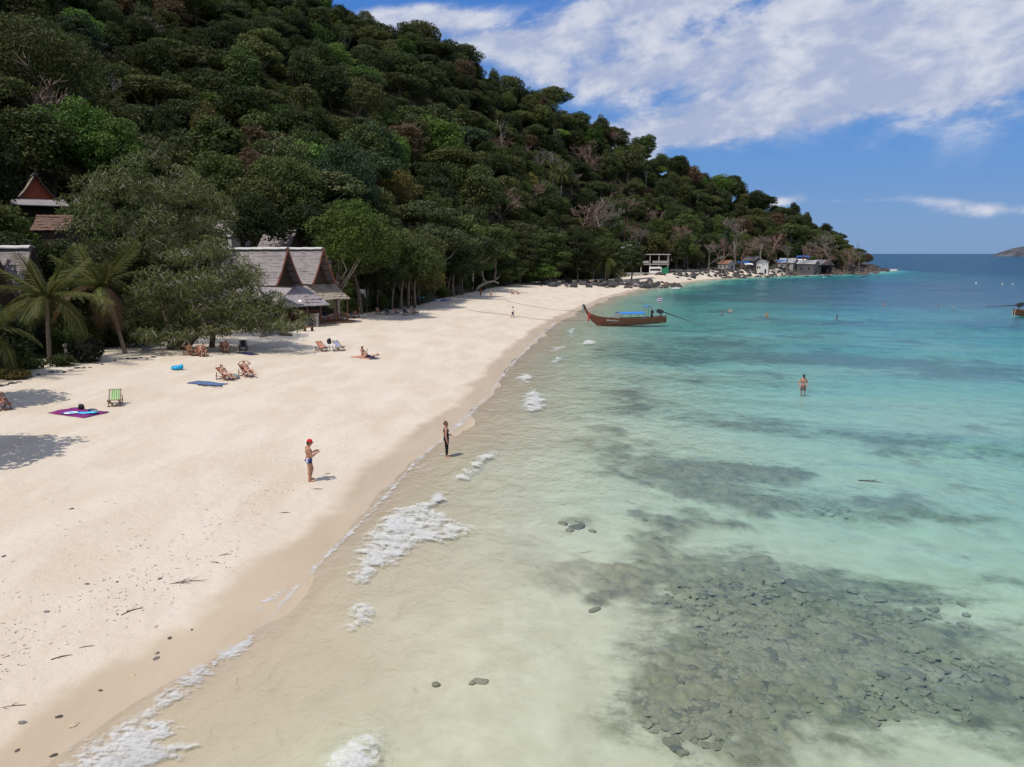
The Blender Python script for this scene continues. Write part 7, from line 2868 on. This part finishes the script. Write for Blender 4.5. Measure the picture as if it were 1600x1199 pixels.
# man wading
q = on_plane(1255, 603, 0)
pz = dict(torso=(0, 0.02, 1), neck=(0, 0.18, 1), face=(0.05, 1, -0.3), ual=(-0.55, -0.15, -1), fal=(0.35, 0.75, -0.45), uar=(0.55, -0.1, -1), far=(-0.25, 0.8, -0.75), thr=(0.10, 0.05, -1), thl=(-0.10, 0.05, -1))
man3 = person('bare-chested man in a dark cap wading waist-deep in the turquoise water', None, 1.80, 'red', pz, [('shorts', 'black_cloth')], 'hair_dark', cap='cap_dark', beard='hair_brown', fine=0.010)
low3 = man3['floor']
place(man3, Vector((q[0], q[1], 0)), R(183), sink=-low3 + 0.02 - 0.10)
man3.location.z = -0.03

# walker in white
p = hit(801, 497)
pz = dict(torso=(0, 0.06, 1), thl=(-0.02, 0.38, -1), shl=(0, -0.02, -1), thr=(0.02, -0.22, -1), shr=(0, -0.5, -1), ual=(-0.12, -0.3, -1), fal=(0, 0.2, -1), uar=(0.12, 0.3, -1), far=(0, 0.5, -1))
o = person('person in white shirt and dark shorts walking along the open sand', None, 1.68, 'tan', pz, [('shirt', 'white_cloth'), ('shorts', 'navy_cloth')], 'hair_dark', fine=0.016)
place(o, p, RZ_RIGHT + R(10))


# ---- deck chairs
def deck_chair(loc, rz, label, fabric, wood='chair_wood', lean=0.0, group='deck chairs on the sand'):
    root = empty('deck_chair', loc, rz)
    tag(root, label, 'deck chair', group)
    hw = 0.30
    W_ = MAT[wood]
    top_, fr_ = (-0.62, 0.86), (0.50, 0.10)
    for s in (-1, 1):
        m = MB()
        m.beam((s * hw, fr_[0], 0.02), (s * hw, top_[0], top_[1]), 0.045, 0.05)
        m.build('back_rail', W_, root)
        m = MB()
        m.beam((s * (hw - 0.06), -0.62, 0.02), (s * (hw - 0.06), 0.52, 0.42), 0.045, 0.05)
        m.build('seat_rail', W_, root)
        m = MB()
        m.beam((s * (hw + 0.05), -0.60, 0.30), (s * (hw + 0.05), 0.36, 0.30), 0.04, 0.045)
        m.build('base_rail', W_, root)
        m = MB()
        m.beam((s * (hw + 0.05), -0.58, 0.0), (s * (hw + 0.05), -0.50, 0.55), 0.04, 0.045, (0, 1, 0))
        m.build('prop', W_, root)
    for (y, z) in (top_, (0.52, 0.42), (0.46, 0.06), (-0.6, 0.06)):
        m = MB()
        m.tube([(-hw - 0.05, y, z), (hw + 0.05, y, z)], 0.024, 6)
        m.build('cross_bar', W_, root)
    g = []
    for k in range(11):
        q = k / 10
        y = top_[0] + (0.52 - top_[0]) * q
        z = top_[1] + (0.42 - top_[1]) * q - 0.26 * math.sin(math.pi * q) ** 0.9
        g.append([(x, y, z + 0.01) for x in (-0.24, -0.08, 0.08, 0.24)])
    m = MB()
    m.slab(g, (0, 0, 0.012))
    m.build('sling', fabric, root)
    return root


S_GREEN = striped('stripe_green', (0.13, 0.32, 0.10), (0.46, 0.52, 0.30), 8.5)
S_RED = striped('stripe_red', (0.42, 0.10, 0.05), (0.60, 0.36, 0.24), 8.5)
S_BLUE = striped('stripe_blue', (0.09, 0.11, 0.30), (0.52, 0.52, 0.56), 8.5)
S_PLAIN = plain('sling_tan', (0.36, 0.17, 0.11), 0.85, 0.1, 0.15)
S_DARK = plain('sling_dark', (0.05, 0.05, 0.06), 0.85, 0.1, 0.15)


def faceto(dx, dy):
    return math.atan2(-dx, dy)


p = hit(180, 634)
deck_chair(p, faceto(0.35, -0.95), 'empty deck chair with green and pale stripes beside the purple blanket', S_GREEN, 'brown_wood')
p = hit(504, 549)
deck_chair(p, faceto(0.75, -0.65), 'empty deck chair with red and pink stripes left of the little white table', S_RED)
p = hit(530, 548)
deck_chair(p, faceto(0.75, -0.65), 'empty deck chair with blue and white stripes right of the little white table', S_BLUE)
p = hit(4, 640)
deck_chair(p, faceto(0.8, -0.6), 'brown deck chair cut off by the left edge of the picture', S_PLAIN)
pc1, pc2 = hit(353, 594), hit(386, 589)
r1, r2 = faceto(0.88, -0.48), faceto(0.72, -0.70)
deck_chair(pc1, r1, 'deck chair under the sunbather with the black bikini', S_PLAIN)
deck_chair(pc2, r2, 'deck chair under the sunbather with arms behind the head', S_PLAIN)
pc3 = hit(380, 548)
deck_chair(pc3, faceto(0.3, -0.95), 'dark empty deck chair at the edge of the feathery tree shade', S_DARK, 'dark_wood')
shade = [(316, 557, (0.6, -0.8)), (300, 556, (0.9, -0.4)), (352, 551, (0.5, -0.8))]
for k, (a, b, d) in enumerate(shade):
    deck_chair(hit(a, b), faceto(*d), ['brown deck chair in the shade with a sitter leaning forward', 'brown deck chair deepest in the shade at the left', 'brown deck chair in the shade next to the dark mat'][k], S_PLAIN)

rec = dict(torso=(0, -0.62, 0.80), neck=(0, -0.35, 0.9), face=(0, 0.8, 0.5), thl=(-0.10, 1, 0.16), thr=(0.10, 1, 0.16), shl=(-0.05, 0.75, -0.75), shr=(0.05, 0.8, -0.7), ftl=(-0.2, 0.8, 0.4), ftr=(0.2, 0.8, 0.4),
           ual=(-0.25, 0.35, -0.8), fal=(0.1, 0.9, -0.25), uar=(0.25, 0.35, -0.8), far=(-0.1, 0.9, -0.25))


def seat(o, p, rz, y, z):
    del o['floor']
    del o['joints']
    o.location = Vector(p) + Matrix.Rotation(rz, 3, 'Z') @ Vector((0, y, z))
    o.rotation_euler.z = rz


o = person('sunbather in a black bikini and sunglasses lying back in a deck chair', None, 1.68, 'fair', rec, [('bikini_bottom', 'black_cloth'), ('bikini_top', 'black_cloth')], 'hair_dark', glasses=True, fine=0.012, female=True)
seat(o, pc1, r1, 0.02, 0.42)
rec2 = dict(rec, ual=(-0.9, -0.2, 0.35), fal=(0.75, -0.35, 0.5), uar=(0.9, -0.2, 0.35), far=(-0.75, -0.35, 0.5), thl=(-0.22, 1, 0.3), thr=(0.22, 1, 0.3))
o = person('sunbather in dark trunks with elbows raised and hands behind the head', None, 1.80, 'red', rec2, [('trunks', 'black_cloth')], 'hair_dark', glasses=True, fine=0.012)
seat(o, pc2, r2, 0.02, 0.42)
lean = dict(torso=(0, 0.45, 0.9), neck=(0, 0.6, 0.8), thl=(-0.15, 1, 0.1), thr=(0.15, 1, 0.1), shl=(0, 0.1, -1), shr=(0, 0.1, -1), ual=(-0.2, 0.6, -0.8), fal=(0.2, 0.9, -0.1), uar=(0.2, 0.6, -0.8), far=(-0.2, 0.9, -0.1))
for k, (a, b, d) in enumerate(shade):
    o = person(['person sitting hunched forward in the tree shade', 'person seated deepest in the tree shade', 'person seated in the shade beside the dark mat'][k], None, 1.72, ['red', 'brown', 'tan'][k], lean if k != 1 else dict(rec), [('shorts', ['black_cloth', 'plum_cloth', 'navy_cloth'][k])], 'hair_dark', fine=0.018, fingers=True)
    seat(o, hit(a, b), faceto(*d), 0.12, 0.44)

# seated woman and lying man on towels
p = hit(568, 559)
MAT['towel_orange'] = plain('towel_orange', (0.62, 0.30, 0.18), 0.95, 0.05, 0.12, 6)
MAT['towel_dark'] = plain('towel_dark', (0.05, 0.06, 0.11), 0.95, 0.05, 0.2, 6)


def towel(px, py, sx_, sy_, rz, mat, name, label, cat, seed=0, extra=None):
    rng = np.random.default_rng(seed)
    p = hit(px, py)
    nx, ny = 10, 8
    g = []
    c, s = math.cos(rz), math.sin(rz)
    for j in range(ny + 1):
        row = []
        for i in range(nx + 1):
            x, y = sx_ * (i / nx - 0.5), sy_ * (j / ny - 0.5)
            if i in (0, nx) or j in (0, ny):
                x += rng.normal(0, 0.02)
                y += rng.normal(0, 0.02)
            gz_ = ground(p.x + x * c - y * s, p.y + x * s + y * c) - p.z
            row.append((x, y, gz_ + 0.03 + 0.02 * rng.random() + 0.015 * math.sin(3 * x + 5 * y)))
        g.append(row)
    m = MB()
    m.slab(g, (0, 0, -0.016))
    o = m.build(name, mat, None, True, p, rz)
    tag(o, label, cat)
    return o


towel(566, 559, 1.9, 1.0, R(-25), MAT['towel_orange'], 'beach_towel', 'faded orange towel under the woman with long hair', 'towel', 1)
towel(579, 560, 1.9, 0.9, R(-55), MAT['towel_dark'], 'beach_towel', 'dark blue towel under the man lying on his side', 'towel', 2)
sit = dict(torso=(0, -0.15, 1), neck=(0, 0.25, 1), face=(0, 1, -0.25), thl=(-0.15, 1, 0.55), shl=(-0.02, 0.5, -0.85), thr=(0.15, 1, 0.35), shr=(0.02, 0.55, -0.6), ual=(-0.2, 0.5, -0.7), fal=(0.15, 0.8, 0.5), uar=(0.2, 0.5, -0.7), far=(-0.15, 0.8, 0.5))
o = person('woman with long dark hair sitting on the orange towel holding up a phone', None, 1.66, 'tan', sit, [('bikini_bottom', 'black_cloth'), ('bikini_top', 'black_cloth')], 'hair_dark', hair_long=True, fine=0.012, female=True)
seat(o, hit(567, 558), faceto(0.85, -0.5), 0, 0.16)
pl = Vector(o.location) + Matrix.Rotation(faceto(0.85, -0.5), 3, 'Z') @ Vector((0.0, 0.52, 0.52))
m = MB()
m.box((0, 0, 0), (0.08, 0.012, 0.15))
o = m.build('mobile_phone', MAT['glass_dark'], None, loc=pl, rz=faceto(0.85, -0.5))
tag(o, 'small phone held up by the woman on the orange towel', 'phone')
lie = dict(torso=(0, 1, 0.12), side=(1, 0, 0.1), neck=(0, 1, 0.3), face=(0.2, 0.3, 1), thl=(-0.1, -1, 0.02), thr=(0.1, -1, 0.35), shl=(0, -1, -0.05), shr=(0, -0.7, -0.6), ftl=(0, -0.6, 0.7), ftr=(0, -0.6, 0.5),
           ual=(-0.7, 0.7, -0.1), fal=(0.5, 0.8, 0.15), uar=(0.8, 0.4, 0), far=(-0.5, 0.8, 0.15))
o = person('man in navy shorts lying on his back on the dark towel', None, 1.76, 'fair', lie, [('shorts', 'navy_cloth')], 'hair_dark', fine=0.013)
seat(o, hit(577, 560), R(-62), 0, 0.17)

# far visitors by the trees and at the edge of the wood
far_people = [
    ((751, 464), 'person in an orange-red top standing under the crooked driftwood branch', 'tan', [('shirt', 'orange_cloth'), ('shorts', 'black_cloth')], R(120), {}),
    ((767, 466), 'fair-skinned person in a swimsuit standing on the sand beside the orange-topped visitor', 'fair', [('trunks', 'orange_cloth')], R(60), {}),
    ((800, 460), 'person sitting on the sand at the far edge of the tree shade', 'red', [('trunks', 'black_cloth')], R(-80), sit),
    ((808, 460), 'person leaning back on the sand beside another sitter near the far trees', 'fair', [('trunks', 'red_cloth')], R(-60), sit),
    ((642, 477), 'person in a red shirt standing among the dark tree trunks', 'tan', [('shirt', 'red_cloth'), ('shorts', 'black_cloth')], R(-60), {}),
    ((655, 478), 'person in dark clothes standing at the right edge of the tree shade', 'brown', [('shirt', 'plum_cloth'), ('trousers', 'black_cloth')], R(-100), {}),
    ((497, 502), 'guest in a pale shirt seated behind the terrace gate post', 'tan', [('shirt', 'white_cloth'), ('trousers', 'navy_cloth')], R(-70), lean),
    ((510, 500), 'guest in dark blue seated under the restaurant porch', 'tan', [('shirt', 'navy_cloth'), ('trousers', 'black_cloth')], R(70), lean)]
for (px, lab, sk, wr, rz, ps) in far_people:
    o = person(lab, None, 1.70, sk, ps, wr, 'hair_dark', fine=0.02)
    p = hit(*px)
    if ps is sit:
        seat(o, p, rz, 0, 0.13)
    elif ps is lean:
        seat(o, p, rz, 0, 0.52)
    else:
        place(o, p, rz)

# boatman and deckhand
st = dict(torso=(0, 0.1, 1), uar=(0.2, 0.5, -0.9), far=(0, 0.9, 0.1), ual=(-0.2, 0.3, -0.9), fal=(0, 0.9, -0.2))
o = person('boatman in dark blue clothes standing at the stern of the longtail boat', None, 1.68, 'brown', st, [('shirt', 'navy_cloth'), ('trousers', 'navy_cloth')], 'hair_dark', fine=0.016)
place(o, bt(4.0, 0.1, 0.20), bang + R(90) + R(180) - R(90))
# swimmers
swim = [((1129, 487), 'swimmer with only a dark head showing, left of the pair beyond the longtail shaft', 0.16, 0), ((1141, 486.5), 'swimmer with pale shoulders beside a dark-headed swimmer', 0.42, 1), ((1198, 494), 'long-haired swimmer showing to the chest in the middle of the bay', 0.58, 2),
        ((1308, 494), 'lone swimmer whose dark head shows right of the long-haired swimmer', 0.18, 3), ((1467, 478.5), 'distant swimmer left of the two near the second longtail boat', 0.22, 4), ((1489, 479), 'distant swimmer nearest the second longtail boat', 0.22, 5), ((1381, 474), 'far swimmer alone between the two longtail boats', 0.14, 6)]
for (px, lab, up_, k) in swim:
    q = on_plane(*px)
    o = person(lab, 'swimmers in the bay', 1.68, ['tan', 'fair', 'tan', 'brown', 'tan', 'fair', 'tan'][k], dict(ual=(-0.8, 0.5, -0.3), fal=(0.2, 1, -0.2), uar=(0.8, 0.5, -0.3), far=(-0.2, 1, -0.2), thl=(-0.15, -0.85, -0.4), thr=(0.15, -0.95, -0.25), shl=(0, -1, -0.15), shr=(0, -1, 0.05), ftl=(0, -0.9, -0.3), ftr=(0, -0.9, -0.3)),
               [('trunks', 'black_cloth')], 'hair_dark', hair_long=(k == 2), fine=0.02)
    place(o, Vector((q[0], q[1], 0)), R([200, 170, 160, 30, 220, 150, 90][k]))
    o.location.z = up_ - 1.68 * 0.46
    # stands or treads water: the rest of the body hangs below the surface

# ================================================================== THINGS ON THE SAND
MAT['purple'] = plain('purple', (0.20, 0.035, 0.16), 0.95, 0.05, 0.12, 5)
bk = towel(123, 646, 2.75, 1.6, R(-22), MAT['purple'], 'beach_blanket', 'purple blanket with a round blue emblem spread on the sand by the green deck chair', 'blanket', 5)
MAT['emblem_blue'] = plain('emblem_blue', (0.02, 0.06, 0.30), 0.9, 0.05, 0.1)
MAT['emblem_sky'] = plain('emblem_sky', (0.10, 0.45, 0.80), 0.9, 0.05, 0.1)


def disc(cx_, cy_, r0, r1, z, n=28, sq=1.0):
    m = MB()
    vs, fs = [], []
    for i in range(n):
        a = 2 * math.pi * i / n
        vs += [(cx_ + r0 * math.cos(a), cy_ + r0 * sq * math.sin(a), z), (cx_ + r1 * math.cos(a), cy_ + r1 * sq * math.sin(a), z)]
    for i in range(n):
        j_ = (i + 1) % n
        fs.append((2 * i, 2 * i + 1, 2 * j_ + 1, 2 * j_))
    m.add(vs, fs)
    return m


em = disc(-0.25, -0.28, 0.36, 0.45, 0.078).build('emblem_ring', MAT['emblem_blue'], bk)
disc(-0.25, -0.28, 0.0, 0.36, 0.076).build('emblem_disc', MAT['white'], bk)
m = disc(-0.37, -0.26, 0.07, 0.14, 0.082)
q = disc(-0.12, -0.30, 0.07, 0.14, 0.082)
m.add(q.v, q.f)
m.build('emblem_swirls', MAT['emblem_sky'], bk)
M_bk = Matrix.Translation(bk.location) @ Matrix.Rotation(bk.rotation_euler.z, 4, 'Z')


def lump(name, label, cat, loc, rx, ry, rz_, mat, seed=0, extra=None):
    m = MB()
    rng = np.random.default_rng(seed)
    for k in range(5):
        m.ell(Vector((rng.normal(0, rx * 0.35), rng.normal(0, ry * 0.35), rz_ * 0.42)), (rx * rng.uniform(0.5, 0.8), ry * rng.uniform(0.5, 0.8), rz_ * rng.uniform(0.4, 0.6)), None, 10, 7)
    if extra:
        extra(m)
    o = link(name, remeshed(m, name, min(rx, ry, rz_) * 0.16, MAT[mat], 1), None, loc)
    tag(o, label, cat)
    return o


lump('beach_bag', 'black bag on the back corner of the purple blanket', 'bag', M_bk @ Vector((-0.55, 0.62, 0.05)), 0.24, 0.18, 0.34, 'black', 1, lambda m: m.tube([(-0.14, 0, 0.3), (-0.1, 0, 0.44), (0.1, 0, 0.44), (0.14, 0, 0.3)], 0.018, 5))
lump('folded_clothes', 'small heap of dark clothes on the purple blanket', 'clothes', M_bk @ Vector((0.35, 0.52, 0.05)), 0.32, 0.2, 0.16, 'navy_cloth', 2)
lump('folded_clothes', 'crumpled grey clothes next to the dark heap on the purple blanket', 'clothes', M_bk @ Vector((0.75, 0.38, 0.05)), 0.26, 0.18, 0.14, 'grey_cloth', 3)
m = MB()
m.slab([[(x, y, 0.06 + 0.03 * math.sin(6 * x + 3 * y)) for x in np.linspace(-0.5, 0.5, 7)] for y in (-0.25, 0, 0.25)], (0, 0, 0.02))
o = m.build('beach_towel', MAT['emblem_sky'], None, True, M_bk @ Vector((0.72, 0.0, 0.03)), bk.rotation_euler.z + 0.25)
tag(o, 'bright blue cloth lying on the right half of the purple blanket', 'cloth')

MAT['mat_blue'] = plain('mat_blue', (0.10, 0.15, 0.26), 0.9, 0.1, 0.15, 4)
towel(324, 600, 2.5, 1.15, R(-18), MAT['mat_blue'], 'beach_mat', 'grey-blue mat with a dark fringe spread below the two sunbathers', 'mat', 7)
p = hit(326, 605)
m = MB()
rng = np.random.default_rng(3)
for k in range(16):
    m.ell((-0.9 + 0.12 * k, 0.05 * math.sin(k), 0.06), (0.09, 0.05, 0.05), None, 7, 5)
o = link('cloth_roll', remeshed(m, 'cloth_roll', 0.016, MAT['plum_cloth'], 1), None, p + Vector((0.1, 0, 0.04)), (0, 0, R(-18)))
tag(o, 'dark crumpled cloth along the near edge of the grey-blue mat', 'cloth')
towel(386, 553, 2.0, 1.0, R(-30), MAT['towel_dark'], 'beach_mat', 'dark mat lying in the feathery tree shade', 'mat', 9)
MAT['float_blue'] = plain('float_blue', (0.0, 0.33, 0.60), 0.35, 0.5, 0.05)
p = hit(277, 578)
m = MB()
for k in range(16):
    a0, a1 = k / 16 * 6.283, (k + 1) / 16 * 6.283
    m.capsule((0.30 * math.cos(a0), 0.30 * math.sin(a0), 0.16), (0.30 * math.cos(a1), 0.30 * math.sin(a1), 0.16), 0.14, 0.14, 10)
m.ell((0.28, 0.1, 0.26), (0.16, 0.13, 0.14), None, 10, 7)
o = link('swim_ring', remeshed(m, 'swim_ring', 0.02, MAT['float_blue'], 2), None, p, (0, 0, 0.3))
tag(o, 'bright turquoise swim ring lying on the sand at the edge of the shade', 'swim ring')
# bag between the sunbathers
pb = hit(369, 592)
lump('beach_bag', 'grey-green bag lying between the two sunbathers', 'bag', pb, 0.45, 0.3, 0.34, 'grey_cloth', 5)
# little white table with a black bag on top
p = hit(517, 549)
tbz = 0.62
root = empty('side_table', p, R(-35))
tag(root, 'little white table between the red and blue striped deck chairs', 'table')
m = MB()
m.box((0, 0, tbz), (0.95, 0.55, 0.05))
m.build('table_top', MAT['white'], root)
for x in (-0.42, 0.42):
    for y in (-0.22, 0.22):
        q = MB()
        q.beam((x, y, 0), (x, y, tbz - 0.025), 0.055, 0.055, (0, 1, 0))
        q.build('leg', MAT['white'], root)
lump('backpack', 'black backpack standing on the little white table', 'backpack', p + Vector((-0.22, 0.1, tbz + 0.02)), 0.26, 0.2, 0.55, 'black', 6)
# wooden bench below the wall
p = hit(482, 518)
root = empty('wooden_bench', p, R(38))
tag(root, 'short red-brown wooden bench below the terrace wall', 'bench')
m = MB()
m.box((0, 0, 0.48), (1.15, 0.42, 0.09))
m.build('seat', MAT['red_wood'], root)
for x in (-0.44, 0.44):
    q = MB()
    q.box((x, 0, 0.215), (0.16, 0.36, 0.43))
    q.build('leg', MAT['dark_wood'], root)
p = hit(447, 525)
m = MB()
m.tube([(-0.75, 0, 0.14), (-0.3, 0.05, 0.17), (0.3, 0.0, 0.16), (0.75, -0.06, 0.12)], [0.15, 0.19, 0.18, 0.12], 9)
m.tube([(0.2, 0, 0.2), (0.45, 0.2, 0.34)], [0.07, 0.04], 6)
o = m.build('driftwood_log', MAT['bark'], None, True, p, R(-12))
tag(o, 'weathered log lying on the sand below the terrace wall', 'log')
# crooked driftwood branch by the far trees
p = hit(742, 455)
m = MB()
m.tube([(0, 0, -0.2), (1.0, 0.2, 1.0), (2.6, 0.2, 1.9), (4.2, 0, 2.2), (5.4, 0.1, 1.7)], [0.35, 0.32, 0.26, 0.2, 0.1], 8)
m.tube([(4.2, 0, 2.2), (5.0, 0.3, 2.8), (5.5, 0.3, 3.3)], [0.16, 0.1, 0.04], 6)
m.tube([(2.6, 0.2, 1.9), (1.8, 0.4, 3.0), (1.6, 0.5, 4.6)], [0.18, 0.12, 0.05], 6)
o = m.build('crooked_branch', MAT['bark_pale'], None, True, p)
tag(o, 'crooked pale trunk arching over the sand by the far trees', 'trunk')
# things hung and stacked under the trees right of the restaurant
for (px, py, base, mat, sx_, sy_, lab) in [(615, 466, (616, 482), 'emblem_sky', 0.9, 1.3, 'light blue cloth hanging between the tree trunks'), (564, 460, (564, 486), 'white_cloth', 1.3, 1.5, 'pinkish-white cloth hanging in the shade right of the restaurant')]:
    b = hit(*base)
    tp = at_range(px, py, math.hypot(b.x, b.y))
    m = MB()
    m.slab([[(-sx_ / 2 + sx_ * i / 6, 0.06 * math.sin(i * 1.9 + j_), sy_ / 2 - sy_ * j_ / 4) for i in range(7)] for j_ in range(5)], (0, 0.02, 0))
    o = m.build('hanging_cloth', MAT[mat], None, True, tp)
    tag(o, lab, 'cloth')
for k, (px, py, d) in enumerate([(592, 491, (0.6, -0.8)), (606, 492, (0.7, -0.7)), (620, 492, (0.9, -0.4)), (634, 493, (0.5, -0.85)), (648, 492, (0.8, -0.6)), (549, 498, (0.2, -1)), (557, 497, (0.5, -1))]):
    deck_chair(hit(px, py), faceto(*d), 'dark folded-looking deck chair %s' % ['at the left of the row under the dark trees', 'second from the left under the dark trees', 'in the middle of the row under the dark trees', 'fourth along under the dark trees', 'at the sunny end of the row under the dark trees', 'just right of the terrace wall end', 'beside another chair right of the terrace wall end'][k], S_DARK if k % 2 else S_PLAIN, 'dark_wood', group='deck chairs under the dark trees')
trk = np.random.default_rng(6)
for k, (px, py, h_) in enumerate([(572, 487, 5.5), (600, 484, 5), (612, 484, 5.2), (626, 484, 5), (638, 483, 5.2), (648, 482, 5), (655, 474, 4.8), (583, 480, 6), (699, 463, 4.6), (722, 461, 4.8)]):
    p = hit(px, py)
    m = MB()
    a, b = trk.normal(0, 0.35), trk.normal(0, 0.3)
    m.tube([(0, 0, -0.3), (a * 0.3, b * 0.3, h_ * 0.35), (a, b, h_ * 0.7), (a * 1.6 + 0.2, b * 1.5, h_)], [0.26, 0.2, 0.17, 0.1], 8)
    m.tube([(a * 0.6, b * 0.6, h_ * 0.5), (a - 0.7, b + 0.1, h_ * 0.85)], [0.12, 0.06], 6)
    root = empty('shade_tree', p)
    tag(root, 'slim dark-trunked shade tree %s' % ['behind the pinkish hanging cloth', 'at the left of the row of dark chairs', 'left of the light blue hanging cloth', 'right of the light blue hanging cloth', 'left of the person in the red shirt', 'between the two standing visitors', 'at the left end of the blue kayak', 'furthest back beside the restaurant', 'right of the blue kayak', 'by the crooked pale trunk'][k], 'tree', 'slim shade trees at the sand edge')
    m.build('trunk', MAT['bark'], root, True)
    lm = lumpy(1.9, 1.3, h_ + 0.5, 10, 900 + k, 0.7)
    cr = link('crown', crown_mesh('crown', lm, 1300, 0.34, 0.22, 900 + k), root)
    cr.color = (*LC[['mid', 'dark', 'deep'][k % 3]], 1)

# garden at the left: clipped bush, low hedge, border stones, globe on a post
p = hit(136, 566)
m_ = crown_mesh('crown', [(0, 0, 0.85, 1.35, 1.2, 1.05)], 2600, 0.20, 0.12, 950, jitter=0.4, fill=0.15, skip=0.0)
root = empty('round_bush', p)
tag(root, 'dark rounded bush clipped like a dome between the two coconut palms', 'bush')
cr = link('foliage', m_, root)
cr.color = (0.018, 0.022, 0.014, 1)
q = MB()
q.tube([(0, 0, -0.2), (0, 0, 0.7)], 0.08, 6)
q.build('stem', MAT['bark'], root)
for k, (px, py, w_, h_, col, lab) in enumerate([(22, 582, 1.5, 0.9, 'mid', 'small squared green hedge in the garden at the left edge'), (2, 590, 1.2, 0.6, 'yellow', 'yellow-green ground plant at the left edge of the garden'), (30, 592, 1.2, 0.5, 'yellow', 'low grassy clump on the garden border'), (50, 577, 0.9, 0.7, 'mid', 'small leafy shrub left of the palm trunk'), (98, 572, 1.0, 0.8, 'dark', 'small dark shrub at the foot of the palm'),
                                              (4, 560, 2.0, 2.2, 'dark', 'tall dark shrub behind the hedge at the left edge'), (45, 548, 2.2, 2.4, 'deep', 'tall dark shrub behind the left coconut palm'), (170, 541, 1.8, 2.0, 'deep', 'dark shrub between the round bush and the leaning palm'), (225, 541, 2.0, 1.7, 'deep', 'dark shrub right of the leaning palm'), (100, 545, 2.2, 2.6, 'deep', 'tall dark shrub behind the round bush'), (250, 530, 2.2, 2.4, 'deep', 'dark shrub in the deep shade of the feathery tree'), (330, 522, 2.4, 2.0, 'deep', 'dark shrub behind the seated people in the shade'), (390, 518, 2.2, 2.0, 'deep', 'dark shrub behind the dark deck chair')]):
    p = hit(px, py)
    root = empty('garden_shrub', p)
    tag(root, lab, 'shrub')
    lm = [(trk.normal(0, w_ * 0.3), trk.normal(0, w_ * 0.3), h_ * trk.uniform(0.3, 0.75), w_ * 0.5, w_ * 0.5, h_ * 0.42) for _ in range(8)]
    cr = link('foliage', crown_mesh('foliage', lm, 1100, 0.24, 0.13, 960 + k), root)
    cr.color = (*LC[col], 1)
    q = MB()
    q.tube([(0, 0, -0.2), (0.1, 0, h_ * 0.5)], 0.05, 5)
    q.build('stem', MAT['bark'], root)
bs = np.random.default_rng(55)
for k in range(26):
    q_ = k / 25
    px, py = 0 + 250 * q_, np.interp(q_ * 250, [0, 60, 130, 200, 250], [603, 588, 574, 562, 556]) + bs.normal(0, 1.2)
    p = hit(px, py)
    s_ = bs.uniform(0.12, 0.24)
    o = link('border_stone', ROCKS[['rock_dark', 'rock_grey'][k % 2]][k % 5], None, p, (0, 0, bs.uniform(0, 6)), (s_ * 1.3, s_, s_ * 0.8))
    tag(o, '%s stone in the border between the garden and the sand' % ['dark', 'grey'][k % 2], 'stone', '%s stones edging the garden' % ['dark', 'grey'][k % 2])
p = hit(104, 560)
root = empty('garden_lamp', p)
tag(root, 'grey stone garden lamp with a round head beside the dark rounded bush', 'lamp')
m = MB()
m.tube([(0, 0, -0.1), (0, 0, 0.25), (0, 0, 0.3), (0, 0, 0.85)], [0.22, 0.2, 0.11, 0.1], 8)
m.build('post', MAT['stone'], root, True)
m = MB()
m.ell((0, 0, 1.02), 0.2, None, 12, 8)
m.build('head', MAT['stone'], root, True)

# buoys and the far island
for (px, py, lab) in [(1525, 443, 'small white buoy left of two others far out'), (1566, 444.5, 'small white buoy in the middle of three far out'), (1582.5, 445, 'small white buoy right of two others far out'), (1287, 434, 'small white buoy off the rocky shore of the shacks')]:
    q = on_plane(px, py)
    root = empty('buoy', (q[0], q[1], 0))
    tag(root, lab, 'buoy', 'white buoys')
    m = MB()
    m.ell((0, 0, 0.08), (0.24, 0.24, 0.24), None, 12, 8)
    m.build('float', MAT['white'], root, True)
    m = MB()
    m.tube([(0, 0, 0.28), (0, 0, 0.45)], 0.04, 6)
    m.build('stem', MAT['white'], root)
bm = bmesh.new()
ni, nj = 60, 24
g = []
ic = np.array([3000 * math.sin(math.atan((1640 - 800) / F)), 3000 * math.cos(math.atan((1640 - 800) / F))])
tx = np.array([ic[1], -ic[0]]) / np.linalg.norm(ic)
rn_ = np.array([ic[0], ic[1]]) / np.linalg.norm(ic)
V, Fc = [], []
for i in range(ni):
    for j_ in range(nj):
        u, v = i / (ni - 1) * 2 - 1, j_ / (nj - 1) * 2 - 1
        rad = math.hypot(u, v)
        h = 40 * max(0, 1 - rad ** 2.0) ** 0.75 * (0.7 + 0.6 * fbm(np.array([u * 2.5]), np.array([v * 2.5]), 91, 4)[0]) - 3
        q = ic + tx * u * 180 + rn_ * v * 110
        V.append((q[0], q[1], h))
for i in range(ni - 1):
    for j_ in range(nj - 1):
        Fc.append((i * nj + j_, i * nj + j_ + 1, (i + 1) * nj + j_ + 1, (i + 1) * nj + j_))
im = plain('island_haze_rock', (0.085, 0.09, 0.10), 0.9, 0.1, 0.45, 0.03)  # distance haze put into the rock colour as a greyish blue
o = link('far_island', mesh_np('far_island', np.array(V), np.array(Fc), [im], False))
tag(o, 'small hazy rocky island on the horizon at the right edge', None, None, 'structure')
